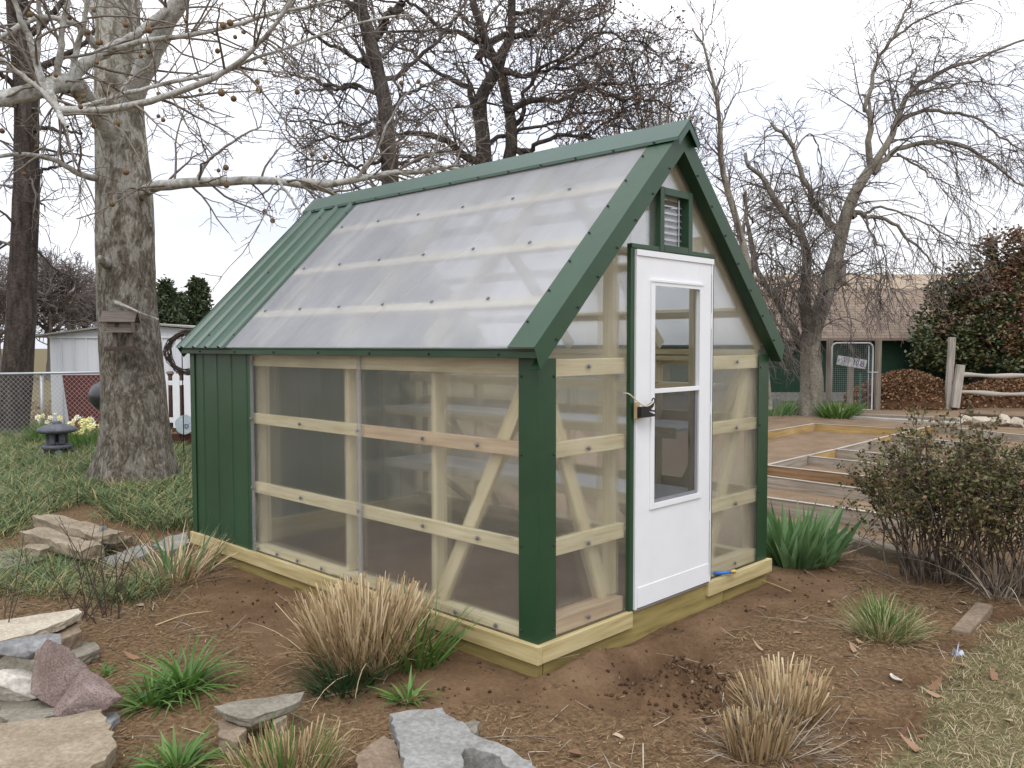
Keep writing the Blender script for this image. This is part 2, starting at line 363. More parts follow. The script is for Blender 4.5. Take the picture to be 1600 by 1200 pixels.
def leaves(pos, size, updir=0.0, aspect=0.55, droop=0.0):
    n = len(pos); d = rng.normal(size=(n, 3)); d[:, 2] = d[:, 2] * 0.6 + updir; d /= np.linalg.norm(d, axis=1, keepdims=True)
    q = rng.normal(size=(n, 3)); s = np.cross(d, q); s /= np.linalg.norm(s, axis=1, keepdims=True) + 1e-9
    nn = np.cross(d, s); L = size[:, None]
    v = np.stack([pos, pos + d * L * 0.5 + s * L * aspect * 0.5 + nn * L * 0.08, pos + d * L, pos + d * L * 0.5 - s * L * aspect * 0.5 + nn * L * 0.08], 1)
    return v.reshape(-1, 3), np.arange(4 * n).reshape(n, 4)
def join_np(parts):
    vs, fs, off = [], [], 0
    for v, f in parts: vs.append(v); fs.append(f + off); off += len(v)
    return np.concatenate(vs), np.concatenate(fs)

# ---------------------------------------------------------------- branches
def unit(a): return a / (np.linalg.norm(a) + 1e-9)
def path(p, d, L, n, wob, grav):
    pts = [np.array(p, float)]; d = unit(np.array(d, float)); st = L / (n - 1)
    for i in range(n - 1):
        d = unit(d + rng.normal(size=3) * wob + np.array([0, 0, grav])); pts.append(pts[-1] + d * st)
    return np.array(pts)
def side_dir(t, ang):
    q = unit(np.cross(t, rng.normal(size=3))); return t * math.cos(ang) + q * math.sin(ang)
def smooth_path(pts, n):                     # Catmull-Rom through given points
    P = np.array(pts, float); P = np.vstack([2 * P[0] - P[1], P, 2 * P[-1] - P[-2]]); m = len(P) - 3; o = []
    for t in np.linspace(0, m - 1e-6, n):
        i = int(t); u = t - i; a, b, c, d = P[i:i + 4]
        o.append(0.5 * (2 * b + (c - a) * u + (2 * a - 5 * b + 4 * c - d) * u * u + (3 * b - a - 3 * c + d) * u ** 3))
    return np.array(o)
def sprout(out, pts, rad, lev, spec, t0=0.15):
    """spec[lev] = dict(per_m, len, ang, wob, grav, n, rk, rmin)"""
    if lev >= len(spec): return
    s = spec[lev]; seg = np.linalg.norm(np.diff(pts, axis=0), axis=1); L = seg.sum(); cum = np.concatenate([[0], np.cumsum(seg)])
    k = s['per_m'] * L * (1 - t0); k = int(k) + (rng.random() < k - int(k))
    for _ in range(k):
        t = t0 + (1 - t0) * rng.random() ** s.get('tip', 0.85); a = t * L; i = min(int(np.searchsorted(cum, a)) - 1, len(seg) - 1); i = max(i, 0)
        u = (a - cum[i]) / (seg[i] + 1e-9); p = pts[i] * (1 - u) + pts[i + 1] * u; r = rad[i] * (1 - u) + rad[i + 1] * u
        d = side_dir(unit(pts[i + 1] - pts[i]), s['ang'] * (0.7 + 0.6 * rng.random()))
        d = unit(d + np.array(s.get('bias', (0, 0, 0))))
        l = s['len'] * (0.45 + 0.9 * rng.random()) * (1.15 - 0.6 * t)
        rr = max(s['rmin'], min(r * s['rk'], r * 0.8, s.get('rmax', 0.035))); q = path(p, d, l, s['n'], s['wob'], s['grav'])
        ra = np.linspace(rr, max(rr * 0.35, s['rmin'] * 0.6), s['n'])
        out.setdefault(lev, []).append((q, ra)); sprout(out, q, ra, lev + 1, spec, 0.2)
def limb(pts, r0, r1, n=14, power=0.8):
    P = smooth_path(pts, n); return P, r0 + (r1 - r0) * np.linspace(0, 1, n) ** power
def trunk_mesh(P, R, sides=28, flare=0.0, lump=0.08, seed=0.0, squash=1.0):
    """a trunk with an uneven outline"""
    n = len(P); T = np.gradient(P, axis=0); T /= np.linalg.norm(T, axis=1, keepdims=True); vs = []
    for i in range(n):
        a = unit(np.cross(T[i], [0.3, 1, 0.05])); b = np.cross(T[i], a)
        for k in range(sides):
            th = 2 * PI * k / sides; h = P[i][2]
            q = noise.noise(Vector((math.cos(th) * 1.6 + seed, math.sin(th) * 1.6, h * 0.9))) * lump + noise.noise(Vector((math.cos(th) * 5, math.sin(th) * 5 + seed, h * 4))) * lump * 0.35
            fl = flare * math.exp(-max(h, 0) / 0.28) * (0.55 + 0.45 * math.cos(th * 5 + seed) + 0.3 * math.cos(th * 3 + 1))
            vs.append(P[i] + (a * math.cos(th) + b * math.sin(th)) * R[i] * (1 + q + fl))
    idx = np.arange(n * sides).reshape(n, sides); nx = np.roll(idx, -1, axis=1)
    return np.array(vs), np.stack([idx[:-1], nx[:-1], nx[1:], idx[1:]], -1).reshape(-1, 4)

# ---------------------------------------------------------------- ground
GZ = 0.17                                    # top of the greenhouse base trim above the soil
def bumpf(x, y, cx, cy, rx, ry, rot=0.0):
    c, s = math.cos(rot), math.sin(rot); dx, dy = x - cx, y - cy
    a, b = (dx * c + dy * s) / rx, (-dx * s + dy * c) / ry
    return np.exp(-(a * a + b * b))
def sharp(x, y, cx, cy, rx, ry, rot): return np.sqrt(np.clip(bumpf(x + 0.02 * fbm(x, y, 9.0, 2), y + 0.02 * fbm(y, x, 8.0, 2), cx, cy, rx, ry, rot) * 1.5, 0, 1)) ** 1.4
def fbm(x, y, sc, oct=4):
    o = np.zeros_like(x); amp = 1.0
    for k in range(oct):
        f = sc * 2 ** k; ph = 1.7 * k
        o += amp * (np.sin(x * f + 1.3 * np.sin(y * f * 0.7 + ph) + ph) * np.cos(y * f * 1.1 + 1.1 * np.sin(x * f * 0.8 - ph)))
        amp *= 0.55
    return o
PIT = G(1022, 1036); MOUND = G(950, 1044); PIT2 = G(1064, 1084); GOUGE = G(972, 1000)
_a, _b = G(895, 1066), G(1005, 1020); RIDGE_A = math.atan2(_b[1] - _a[1], _b[0] - _a[0])
TRENCH = [G(1400, 1130), G(1440, 1060), G(1500, 1010), G(1570, 960), G(1640, 925)]
def height(x, y):
    x = np.asarray(x, float); y = np.asarray(y, float)
    near = np.exp(-((x - 0) ** 2 + (y - 1) ** 2) / 90.0)
    h = 0.012 * fbm(x, y, 1.1) + near * (0.006 * fbm(x + 3, y, 6.0, 4) + 0.0028 * fbm(x, y + 9, 31.0, 3))
    h = h + 0.10 * sharp(x, y, MOUND[0], MOUND[1], 0.36, 0.12, RIDGE_A) - 0.20 * sharp(x, y, PIT[0], PIT[1], 0.24, 0.13, RIDGE_A) - 0.07 * sharp(x, y, GOUGE[0], GOUGE[1], 0.20, 0.07, RIDGE_A)
    pile = bumpf(x, y, PIT2[0], PIT2[1], 0.23, 0.17, RIDGE_A)
    h = h + (0.14 + 0.045 * fbm(x, y, 21.0, 2)) * pile + np.sqrt(pile) * (0.010 * fbm(x, y, 47.0, 2) + 0.006 * fbm(y, x, 95.0, 2))
    for t in TRENCH: h = h - 0.05 * bumpf(x, y, t[0], t[1], 0.22, 0.13, -0.7)
    ins = (x > -0.05) & (x < 2.45) & (y > -0.05) & (y < 3.85)
    return np.where(ins, np.minimum(h, 0.0) * 0.3 - 0.005, h)
def hz(x, y): return float(height(np.array([x]), np.array([y]))[0])
def ground_at(px, py): p = G(px, py); return np.array([p[0], p[1], hz(p[0], p[1])])

def inpoly(x, y, poly):
    r = np.zeros(x.shape, bool); j = len(poly) - 1
    for i in range(len(poly)):
        xi, yi = poly[i][:2]; xj, yj = poly[j][:2]
        r ^= ((yi > y) != (yj > y)) & (x < (xj - xi) * (y - yi) / (yj - yi + 1e-12) + xi); j = i
    return r
LAWN = [G(*p)[:2] for p in ((1330, 1260), (1415, 1165), (1450, 1090), (1500, 1035), (1560, 990), (1640, 950), (1900, 900), (2300, 1100), (1800, 1500), (1300, 1500))]
BED_SOIL = [G(*p)[:2] for p in ((300, 870), (420, 885), (860, 1050), (1200, 910), (1215, 880), (1300, 880), (1330, 930), (1130, 985), (1080, 1130), (900, 1090), (700, 1120), (500, 1085), (330, 960), (270, 905))]
LILY = [G(*p)[:2] for p in ((-500, 665), (40, 665), (150, 700), (290, 690), (300, 830), (200, 815), (150, 785), (60, 800), (10, 838), (-300, 850), (-600, 760))]
def edge_noise(x, y): return 0.10 * fbm(x, y, 5.0, 3)
def cover(x, y, poly): e = edge_noise(x, y); return inpoly(x + e, y + e * 0.7, poly)
def axis(a, b, st, far, g=1.16):
    m = list(np.arange(a, b + 1e-6, st)); s = st; lo, hi = a, b
    while hi < far: s *= g; hi += s; m.append(hi)
    s = st
    while lo > -far: s *= g; lo -= s; m.insert(0, lo)
    return np.array(m)
def refine(a, lo, hi, st): return np.unique(np.concatenate([a[(a < lo) | (a > hi)], np.arange(lo, hi, st)]).round(5))
gx, gy = refine(axis(-3.6, 4.2, 0.026, 400), -0.35, 1.0, 0.012), refine(axis(-2.6, 5.2, 0.03, 400), -1.15, -0.04, 0.012)
X, Y = np.meshgrid(gx, gy, indexing='ij')
Zg = height(X, Y); vv = np.stack([X, Y, Zg], -1).reshape(-1, 3)
idx = np.arange(len(vv)).reshape(X.shape)
ff = np.stack([idx[:-1, :-1], idx[1:, :-1], idx[1:, 1:], idx[:-1, 1:]], -1).reshape(-1, 4)
m, nt, N, K, b = mat('garden_soil')
tc = N.new('ShaderNodeTexCoord'); ob = tc.outputs['Object']
n1 = noise_node(N, K, ob, 2.2, 6, 0.62); n2 = noise_node(N, K, ob, 42, 5, 0.7)
soil = ramp(N, [(0.28, (0.098, 0.059, 0.033)), (0.5, (0.150, 0.092, 0.051)), (0.72, (0.215, 0.138, 0.082))]); K.new(n1.outputs['Fac'], soil.inputs[0])
lit = ramp(N, [(0.3, (0.085, 0.050, 0.026)), (0.5, (0.155, 0.097, 0.052)), (0.75, (0.25, 0.172, 0.095))]); K.new(n2.outputs['Fac'], lit.inputs[0])
grs = ramp(N, [(0.3, (0.085, 0.07, 0.035)), (0.55, (0.16, 0.13, 0.066)), (0.75, (0.25, 0.20, 0.115))]); K.new(n2.outputs['Fac'], grs.inputs[0])
at = N.new('ShaderNodeAttribute'); at.attribute_name = 'zone'; sp = N.new('ShaderNodeSeparateColor'); K.new(at.outputs['Color'], sp.inputs[0])
a1 = N.new('ShaderNodeMix'); a1.data_type = 'RGBA'; K.new(sp.outputs[0], a1.inputs[0]); K.new(soil.outputs[0], a1.inputs[6]); K.new(lit.outputs[0], a1.inputs[7])
a2 = N.new('ShaderNodeMix'); a2.data_type = 'RGBA'; K.new(sp.outputs[1], a2.inputs[0]); K.new(a1.outputs[2], a2.inputs[6]); K.new(grs.outputs[0], a2.inputs[7])
pale = ramp(N, [(0.3, (0.17, 0.115, 0.072)), (0.7, (0.27, 0.195, 0.13))]); K.new(n1.outputs['Fac'], pale.inputs[0])
a3 = N.new('ShaderNodeMix'); a3.data_type = 'RGBA'; K.new(sp.outputs[2], a3.inputs[0]); K.new(a2.outputs[2], a3.inputs[6]); K.new(pale.outputs[0], a3.inputs[7])
rr = ramp(N, [(0.25, (0.55, 0.55, 0.55)), (0.7, (1.2, 1.2, 1.2))]); K.new(n2.outputs['Fac'], rr.inputs[0])
mm = N.new('ShaderNodeMix'); mm.data_type = 'RGBA'; mm.blend_type = 'MULTIPLY'; mm.inputs[0].default_value = 0.55
K.new(a3.outputs[2], mm.inputs[6]); K.new(rr.outputs[0], mm.inputs[7])
dt = N.new('ShaderNodeAttribute'); dt.attribute_name = 'dug_tone'; md = N.new('ShaderNodeMix'); md.data_type = 'RGBA'; md.blend_type = 'MULTIPLY'    # darker soil colour over the dug hollows, pile and trench
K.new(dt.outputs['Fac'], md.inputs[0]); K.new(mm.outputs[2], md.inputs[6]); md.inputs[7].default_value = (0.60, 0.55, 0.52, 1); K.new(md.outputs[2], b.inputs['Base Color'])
b.inputs['Roughness'].default_value = 0.95; b.inputs['Specular IOR Level'].default_value = 0.15
bump(N, K, b, n2.outputs['Fac'], 0.75, 0.014)
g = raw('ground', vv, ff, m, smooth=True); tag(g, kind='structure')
fx, fy = vv[:, 0].astype(float), vv[:, 1].astype(float)
soilm = cover(fx, fy, BED_SOIL); lawnm = cover(fx, fy, LAWN)
right = (fx - CAM[0]) * RGT[0] + (fy - CAM[1]) * RGT[1]; dep = (fx - CAM[0]) * FWD[0] + (fy - CAM[1]) * FWD[1]
garden = (dep > 7.2) & (right > 0.05 * dep) & (dep < 21.5)
farl = (dep > 9.5) & ~garden
inside_gh = (fx > 0) & (fx < 2.4) & (fy > 0) & (fy < 3.8)
zr = np.where(soilm | inside_gh, 0.0, 1.0); zg = np.where(lawnm | (farl & ~inside_gh), 1.0, 0.0); zb = np.where(garden & ~inside_gh, 1.0, 0.0)
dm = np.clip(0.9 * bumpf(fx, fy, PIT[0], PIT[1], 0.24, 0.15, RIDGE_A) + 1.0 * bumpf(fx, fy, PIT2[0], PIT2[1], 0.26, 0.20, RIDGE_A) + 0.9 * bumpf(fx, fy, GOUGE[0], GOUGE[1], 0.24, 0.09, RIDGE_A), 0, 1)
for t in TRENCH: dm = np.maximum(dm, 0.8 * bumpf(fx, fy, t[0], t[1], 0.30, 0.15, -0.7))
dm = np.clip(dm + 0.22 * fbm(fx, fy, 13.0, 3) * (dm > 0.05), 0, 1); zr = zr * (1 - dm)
da = g.data.attributes.new('dug_tone', 'FLOAT', 'POINT'); da.data.foreach_set('value', dm.astype(np.float32))
ca = g.data.color_attributes.new('zone', 'FLOAT_COLOR', 'POINT')
ca.data.foreach_set('color', np.stack([zr, zg, zb, np.ones_like(zr)], 1).astype(np.float32).ravel())

# ---------------------------------------------------------------- greenhouse
W_, L_, H_, CX, EV = 2.40, 3.78, 1.455, 1.194, 0.105
def RS(x): return 2.80 - 0.995 * abs(x - CX)
gh = thing('greenhouse', 'green steel trimmed greenhouse with clear fluted walls and a steep clear roof', 'greenhouse', (0, 0, GZ))
def part(mb, name, m, bevel=0.0, parent=gh, **k): return mb.build(name, m, parent, bevel, **k)
# base
part(MB().box(-0.036, -0.001, -0.036, L_ + 0.036, -0.095, -0.001), 'base_trim', M['pine_base'], 0.003)
part(MB().box(0.0, 0.77, -0.036, -0.001, -0.094, -0.002), 'base_trim', M['pine_base'], 0.003)
part(MB().box(1.585, 2.436, -0.036, -0.001, -0.094, -0.002), 'base_trim', M['pine_base'], 0.003)
part(MB().box(2.401, 2.436, 0.0, L_ + 0.036, -0.095, -0.003), 'base_trim', M['pine_base'], 0.003)
part(MB().box(-0.012, 0.03, -0.008, L_, -0.26, -0.097), 'skid_board', M['skid'], 0.003)
part(MB().box(2.37, 2.412, -0.008, L_, -0.26, -0.097), 'skid_board', M['skid'], 0.003)
part(MB().box(0.032, 1.80, -0.014, 0.028, -0.26, -0.014), 'skid_board', M['skid'], 0.003)
part(MB().box(1.806, 2.368, -0.014, 0.028, -0.26, -0.099), 'skid_board', M['skid'], 0.003)
part(MB().box(0.0, 2.4, L_ - 0.03, L_ + 0.03, -0.26, -0.004), 'skid_board', M['skid'], 0.003)
# framing: bottom plates, rails, studs, braces
part(MB().box(0.012, 0.10, 0.012, L_ - 0.05, 0.002, 0.045), 'bottom_plate', M['pine'], 0.003)
part(MB().box(2.30, 2.388, 0.012, L_ - 0.05, 0.002, 0.045), 'bottom_plate', M['pine'], 0.003)
part(MB().box(0.104, 0.74, 0.012, 0.10, 0.002, 0.085), 'bottom_plate', M['red_pine'], 0.003)
part(MB().box(1.64, 2.296, 0.012, 0.10, 0.002, 0.085), 'bottom_plate', M['pine'], 0.003)
for z0, z1, mk in ((1.368, 1.452, 'pine'), (0.945, 1.02, 'red_pine'), (0.434, 0.512, 'pine')):
    if mk == 'red_pine':
        part(MB().box(0.010, 0.046, 0.012, 1.49, z0, z1), 'wall_rail', M['red_pine'], 0.003)
        part(MB().box(0.010, 0.046, 1.494, 2.85, z0, z1), 'wall_rail', M['pine'], 0.003)
    else: part(MB().box(0.010, 0.046, 0.012, 2.85, z0, z1), 'wall_rail', M['pine'], 0.003)
    part(MB().box(2.354, 2.390, 0.012, L_ - 0.02, z0, z1), 'wall_rail', M['pine'], 0.003)
    part(MB().box(0.050, 0.745, 0.010, 0.046, z0 - 0.012, z1 - 0.006), 'wall_rail', M['pine'], 0.003)
    part(MB().box(1.635, 2.35, 0.010, 0.046, z0 - 0.012, z1 - 0.006), 'wall_rail', M['pine'], 0.003)
part(MB().box(0.05, 0.14, 0.05, L_ - 0.05, 1.40, 1.437), 'top_plate', M['pine'], 0.003)
part(MB().box(2.26, 2.35, 0.05, L_ - 0.05, 1.40, 1.437), 'top_plate', M['pine'], 0.003)
part(MB().box(2.262, 2.348, 0.05, L_ - 0.05, 1.445, 1.485), 'top_plate', M['pine'], 0.003)
for y in (0.06, 0.84, 1.70, 2.83, L_ - 0.07):
    part(MB().box(0.052, 0.138, y, y + 0.04, 0.048, 1.398), 'stud', M['pine'], 0.003)
    part(MB().box(2.262, 2.348, y, y + 0.04, 0.048, 1.398), 'stud', M['pine'], 0.003)
for x in (0.705, 1.60):
    part(MB().box(x, x + 0.04, 0.05, 0.138, 0.09, RS(x) - 0.19), 'stud', M['pine'], 0.003)
part(MB().box(0.75, 1.595, 0.05, 0.138, 2.042, 2.08), 'door_header', M['pine'], 0.003)
for p0, p1 in (((0.075, 0.10, 1.39), (0.075, 0.82, 0.05)), ((2.32, 0.10, 1.39), (2.32, 0.85, 0.05)), ((2.32, 3.7, 1.39), (2.32, 2.6, 0.05)), ((0.095, 3.6, 1.39), (0.095, 2.9, 0.05))):
    part(MB().beam(p0, p1, 0.038, 0.085), 'wall_brace', M['pine'], 0.003)
part(MB().beam((0.12, 0.075, 1.36), (0.64, 0.075, 0.09), 0.038, 0.08), 'wall_brace', M['pine'], 0.003)
part(MB().beam((2.26, 0.075, 1.36), (1.74, 0.075, 0.09), 0.038, 0.08), 'wall_brace', M['pine'], 0.003)
# roof frame
for y in (0.05, 0.88, 1.78, 2.82, L_ - 0.06):
    for s in (0, 1):
        xs = (0.02, CX - 0.02) if s == 0 else (2 * CX - 0.02, CX + 0.02)
        part(MB().beam((xs[0], y, RS(xs[0]) - 0.118), (xs[1], y, RS(xs[1]) - 0.118), 0.038, 0.085), 'rafter', M['pine'], 0.003)
for xm in (0.165, 0.505, 0.86):
    for x in (xm, 2 * CX - xm):
        sgn = 1 if x < CX else -1
        part(MB().beam((x, 0.02, RS(x) - 0.034), (x, L_ - 0.02, RS(x) - 0.034), 0.068, 0.030, up=(-sgn * 0.705, 0, 0.709)), 'purlin', M['pine'], 0.002)
part(MB().box(CX - 0.02, CX + 0.02, 0.02, L_ - 0.02, 2.58, 2.70), 'ridge_beam', M['pine'], 0.003)
# shelves along the far wall
for z in (0.44, 0.93, 1.22):
    d0 = 1.72 if z < 1 else 2.02
    part(MB().box(d0, 2.24, 0.30, L_ - 0.3, z, z + 0.022), 'shelf', M['shelf'], 0.003)
    part(MB().box(d0 - 0.022, d0 - 0.002, 0.30, L_ - 0.3, z - 0.045, z + 0.03), 'shelf_edge', M['pine'], 0.002)
    if z < 1:
        for y in (0.9, 1.9, 2.9): part(MB().beam((1.78, y, z - 0.03), (2.24, y, z - 0.36), 0.036, 0.05), 'shelf_bracket', M['red_pine'], 0.002)
# clear sheets
T = 0.008
def sheet(poly, n, uvf, mk='poly_wall'): part(MB().prism(poly, n, T, 0, uvf), 'clear_sheet', M[mk])
uy = lambda p: (p.y, p.z); ux = lambda p: (p.x, p.z)
sheet([(0, 0.02, 0.001), (0, 0.02, 1.45), (0, 1.50, 1.45), (0, 1.50, 0.001)], (1, 0, 0), uy)
sheet([(0, 1.504, 0.001), (0, 1.504, 1.45), (0, 2.832, 1.45), (0, 2.832, 0.001)], (1, 0, 0), uy)
sheet([(2.392, 0.02, 0.001), (2.392, 0.02, 1.45), (2.392, L_, 1.45), (2.392, L_, 0.001)], (1, 0, 0), uy)
gt = lambda x: RS(x) - 0.03
sheet([(0.01, 0, 0.001), (0.78, 0, 0.001), (0.78, 0, gt(0.78)), (0.01, 0, gt(0.01))], (0, 1, 0), ux)
sheet([(1.61, 0, 0.001), (2.378, 0, 0.001), (2.378, 0, gt(2.378)), (1.61, 0, gt(1.61))], (0, 1, 0), ux)
sheet([(0.784, 0, 2.06), (1.035, 0, 2.06), (1.035, 0, gt(1.035)), (0.784, 0, gt(0.784))], (0, 1, 0), ux)
sheet([(1.353, 0, 2.06), (1.606, 0, 2.06), (1.606, 0, gt(1.606)), (1.353, 0, gt(1.353))], (0, 1, 0), ux)
sheet([(1.039, 0, 2.43), (1.349, 0, 2.43), (1.349, 0, gt(1.349)), (CX, 0, gt(CX)), (1.039, 0, gt(1.039))], (0, 1, 0), ux)
MET = 3.03
for s in (0, 1):
    f_ = (lambda x: x) if s == 0 else (lambda x: 2 * CX - x)
    nrm = (0.705, 0, -0.709) if s == 0 else (-0.705, 0, -0.709)
    sheet([(f_(-EV), -0.07, RS(-EV)), (f_(-EV), MET + 0.01, RS(-EV)), (f_(CX - 0.004), MET + 0.01, RS(CX - 0.004)), (f_(CX - 0.004), -0.07, RS(CX - 0.004))], nrm, lambda p: (p.y, p.z * 1.4), 'poly_roof')
part(MB().box(-0.012, -0.001, 1.485, 1.522, 0.004, 1.45), 'seam_channel', M['seam'], 0.002)
part(MB().box(-0.014, -0.001, 2.812, 2.842, 0.0, 1.452), 'edge_channel', M['seam'], 0.002)
# green steel walls
def ribbed(y0, y1, at, pitch=0.2286, rib=0.017, rw=0.035, z0=0.0, z1=1.45):
    b = MB(); ys = [y0]; q = y0 + 0.05
    prof = [(y0, 0)]
    while q + rw < y1:
        prof += [(q, 0), (q + rw * 0.3, rib), (q + rw * 0.7, rib), (q + rw, 0)]; q += pitch
    prof += [(y1, 0)]
    return prof
def profile_sheet(prof, fn0, fn1, th, name, mk, **k):
    b = MB()
    for (a, h), (c, h2) in zip(prof[:-1], prof[1:]):
        q = [fn0(a, h), fn0(c, h2), fn1(c, h2), fn1(a, h)]
        q2 = [fn0(a, h - th), fn1(a, h - th), fn1(c, h2 - th), fn0(c, h2 - th)]
        b.face(q[::-1]); b.face(q2[::-1])
        b.face([q[0], q[1], q2[3], q2[0]][::-1]); b.face([q[3], q2[1], q2[2], q[2]][::-1])
    return part(b, name, M[mk], **k)
pr = ribbed(2.843, L_, None, rib=0.006, rw=0.02)
profile_sheet(pr, lambda y, h: (-0.006 - h, y, 0.0), lambda y, h: (-0.006 - h, y, 1.452), -0.003, 'steel_wall', 'green')
pr2 = ribbed(-0.0, 2.4, None, rib=0.006, rw=0.02)
profile_sheet(pr2, lambda x, h: (x, L_ + 0.006 + h, 0.0), lambda x, h: (x, L_ + 0.006 + h, RS(x) - 0.03), 0.003, 'steel_wall', 'green')
# green steel roof with ribs down the slope
pr3 = ribbed(MET, L_ + 0.056, None, 0.205, 0.019, 0.05)
for s in (0, 1):
    k = 1 if s == 0 else -1; fx_ = (lambda x: x) if s == 0 else (lambda x: 2 * CX - x)
    profile_sheet(pr3, lambda y, h, k=k, fx_=fx_: (fx_(-EV - 0.012) - k * h * 0.705, y, RS(-EV - 0.012) + 0.006 + h * 0.709), lambda y, h, k=k, fx_=fx_: (fx_(CX - 0.01) - k * h * 0.705, y, RS(CX - 0.01) + 0.006 + h * 0.709), 0.002, 'steel_roof', 'green_roof')
# corner posts (folded steel), eave and rake trim, ridge cap
def post(cx, cy, sx, sy, wx, wy):
    b = MB(); t = 0.006
    b.box(min(cx, cx + sx * wx), max(cx, cx + sx * wx), min(cy, cy - sy * t), max(cy, cy - sy * t), 0.001, 1.452)
    b.box(min(cx, cx - sx * t), max(cx, cx - sx * t), min(cy - sy * t, cy + sy * wy), max(cy - sy * t, cy + sy * wy), 0.0005, 1.4525)
    part(b, 'corner_post', M['green'], 0.0015)
post(-0.001, -0.001, 1, 1, 0.137, 0.125); post(2.401, -0.001, -1, 1, 0.135, 0.125)
post(-0.013, L_ + 0.013, 1, -1, 0.10, 0.07); post(2.401, L_ + 0.013, -1, -1, 0.10, 0.10)
for s in (0, 1):
    f_ = (lambda a: a) if s == 0 else (lambda a: 2 * CX - a)
    a, b_ = sorted((f_(-0.075), f_(-0.0005))); a2, b2_ = sorted((f_(-0.075), f_(-0.066))); part(MB().box(a, b_, -0.072, L_ + 0.05, 1.4535, 1.489).box(a2, b2_, -0.072, L_ + 0.05, 1.4892, 1.517), 'eave_trim', M['green'], 0.003)
    # rake: fascia on the gable and a flange lying on the roof
    VH = 0.150; k = 1 if s == 0 else -1; F = MB()
    x0, x1 = -EV - 0.004, CX
    fz = 0.006
    F.prism([(f_(x0), -0.080, RS(x0) + fz), (f_(-0.066), -0.080, 1.397), (f_(x1), -0.080, RS(x1) + fz - VH), (f_(x1), -0.080, RS(x1) + fz)], (0, 1, 0), 0.004)
    F.prism([(f_(x0), -0.0755, RS(x0) + fz - 0.001), (f_(x1), -0.0755, RS(x1) + fz - 0.001), (f_(x1), 0.105, RS(x1) + fz - 0.001), (f_(x0), 0.105, RS(x0) + fz - 0.001)], (k * 0.705, 0, -0.709), 0.003)
    # return lip under the rake, back to the wall
    F.prism([(f_(-0.062), -0.0755, 1.401), (f_(x1), -0.0755, RS(x1) + fz - VH + 0.003), (f_(x1), -0.002, RS(x1) + fz - VH + 0.003), (f_(-0.062), -0.002, 1.401)], (k * 0.705, 0, -0.709), 0.003)
    part(F, 'rake_trim', M['green'], 0.001)
    B = MB(); x2 = -EV - 0.004
    B.prism([(f_(x2), L_ + 0.06, RS(x2) + 0.01), (f_(x2 + 0.06), L_ + 0.06, RS(x2) - 0.08), (f_(x1), L_ + 0.06, RS(x1) - 0.12), (f_(x1), L_ + 0.06, RS(x1) + 0.01)], (0, 1, 0), 0.004)
    part(B, 'rake_trim', M['green'], 0.001)
RW = 0.115; rc = MB()
for k in (1, -1):
    e = 0.030
    y0, y1 = -0.115, L_ + 0.065
    rc.prism([(CX - k * RW, y0, RS(CX - RW) + e), (CX, y0 - 0.004, RS(CX) + e + 0.006), (CX, y1, RS(CX) + e + 0.006), (CX - k * RW, y1, RS(CX - RW) + e)], (-k * 0.705, 0, 0.709), 0.003)
    rc.prism([(CX - k * RW, y0, RS(CX - RW) + e), (CX - k * RW, y1, RS(CX - RW) + e), (CX - k * (RW + 0.004), y1, RS(CX - RW) + 0.012), (CX - k * (RW + 0.004), y0, RS(CX - RW) + 0.012)], (-k, 0, 0.2), 0.003)
    rc.prism([(CX - k * RW * 0.98, y0, RS(CX - RW) + e - 0.004), (CX, y0, RS(CX) + e), (CX, y0, RS(CX) - 0.02), (CX - k * RW * 0.9, y0, RS(CX - RW) - 0.015)], (0, 1, 0), 0.003)
part(rc, 'ridge_cap', M['green_roof'], 0.001)

# louvred vent in the gable
vent = part(MB().box(1.022, 1.064, -0.034, 0.05, 2.062, 2.438).box(1.322, 1.366, -0.034, 0.05, 2.062, 2.438).box(1.066, 1.320, -0.034, 0.05, 2.394, 2.436).box(1.066, 1.320, -0.034, 0.05, 2.064, 2.104), 'vent_frame', M['green'], 0.002)
for i in range(7):
    z = 2.126 + i * 0.0395
    part(MB().beam((1.068, 0.030, z), (1.318, 0.030, z), 0.004, 0.040, up=(0, 0.50, 0.86)), 'louvre', M['louvre'], 0, vent)
    part(MB().box(1.068, 1.318, 0.012, 0.0175, z - 0.0225, z - 0.0165), 'louvre_clip', M['alu'], 0, vent)
part(MB().tube([(1.282, 0.012, 2.11), (1.282, 0.012, 2.39)], 0.004, 6), 'crank_rod', M['alu'], 0, vent)

# door
part(MB().box(0.750, 0.7865, -0.024, 0.004, 0.0, 2.062), 'door_jamb', M['green'], 0.002)
part(MB().box(1.606, 1.634, -0.024, 0.004, 0.0, 2.062), 'door_jamb', M['green'], 0.002)
part(MB().box(0.750, 1.634, -0.030, 0.004, 2.0625, 2.088), 'door_jamb', M['green'], 0.002)
part(MB().box(0.79, 1.60, -0.028, 0.03, -0.012, -0.002), 'threshold', M['alu'], 0.001)
fr = MB()
fr.box(0.788, 0.806, -0.036, -0.004, 0.002, 2.055).box(1.588, 1.605, -0.036, -0.004, 0.002, 2.055).box(0.807, 1.587, -0.036, -0.004, 2.026, 2.054)
part(fr, 'door_frame', M['white'], 0.0015)
part(MB().box(0.786, 1.607, -0.041, -0.0365, 2.022, 2.056), 'drip_cap', M['white'], 0.001)
GX0, GX1, GZ0, GZ1, GM = 0.958, 1.447, 0.592, 1.862, 1.25
dr = MB()
dr.box(0.809, GX0, -0.033, -0.006, 0.006, 2.022).box(GX1, 1.585, -0.033, -0.006, 0.006, 2.022)
dr.box(GX0, GX1, -0.0332, -0.006, GZ1, 2.0218).box(GX0, GX1, -0.0332, -0.006, 0.0062, GZ0)
door = part(dr, 'door', M['white'], 0.0012)
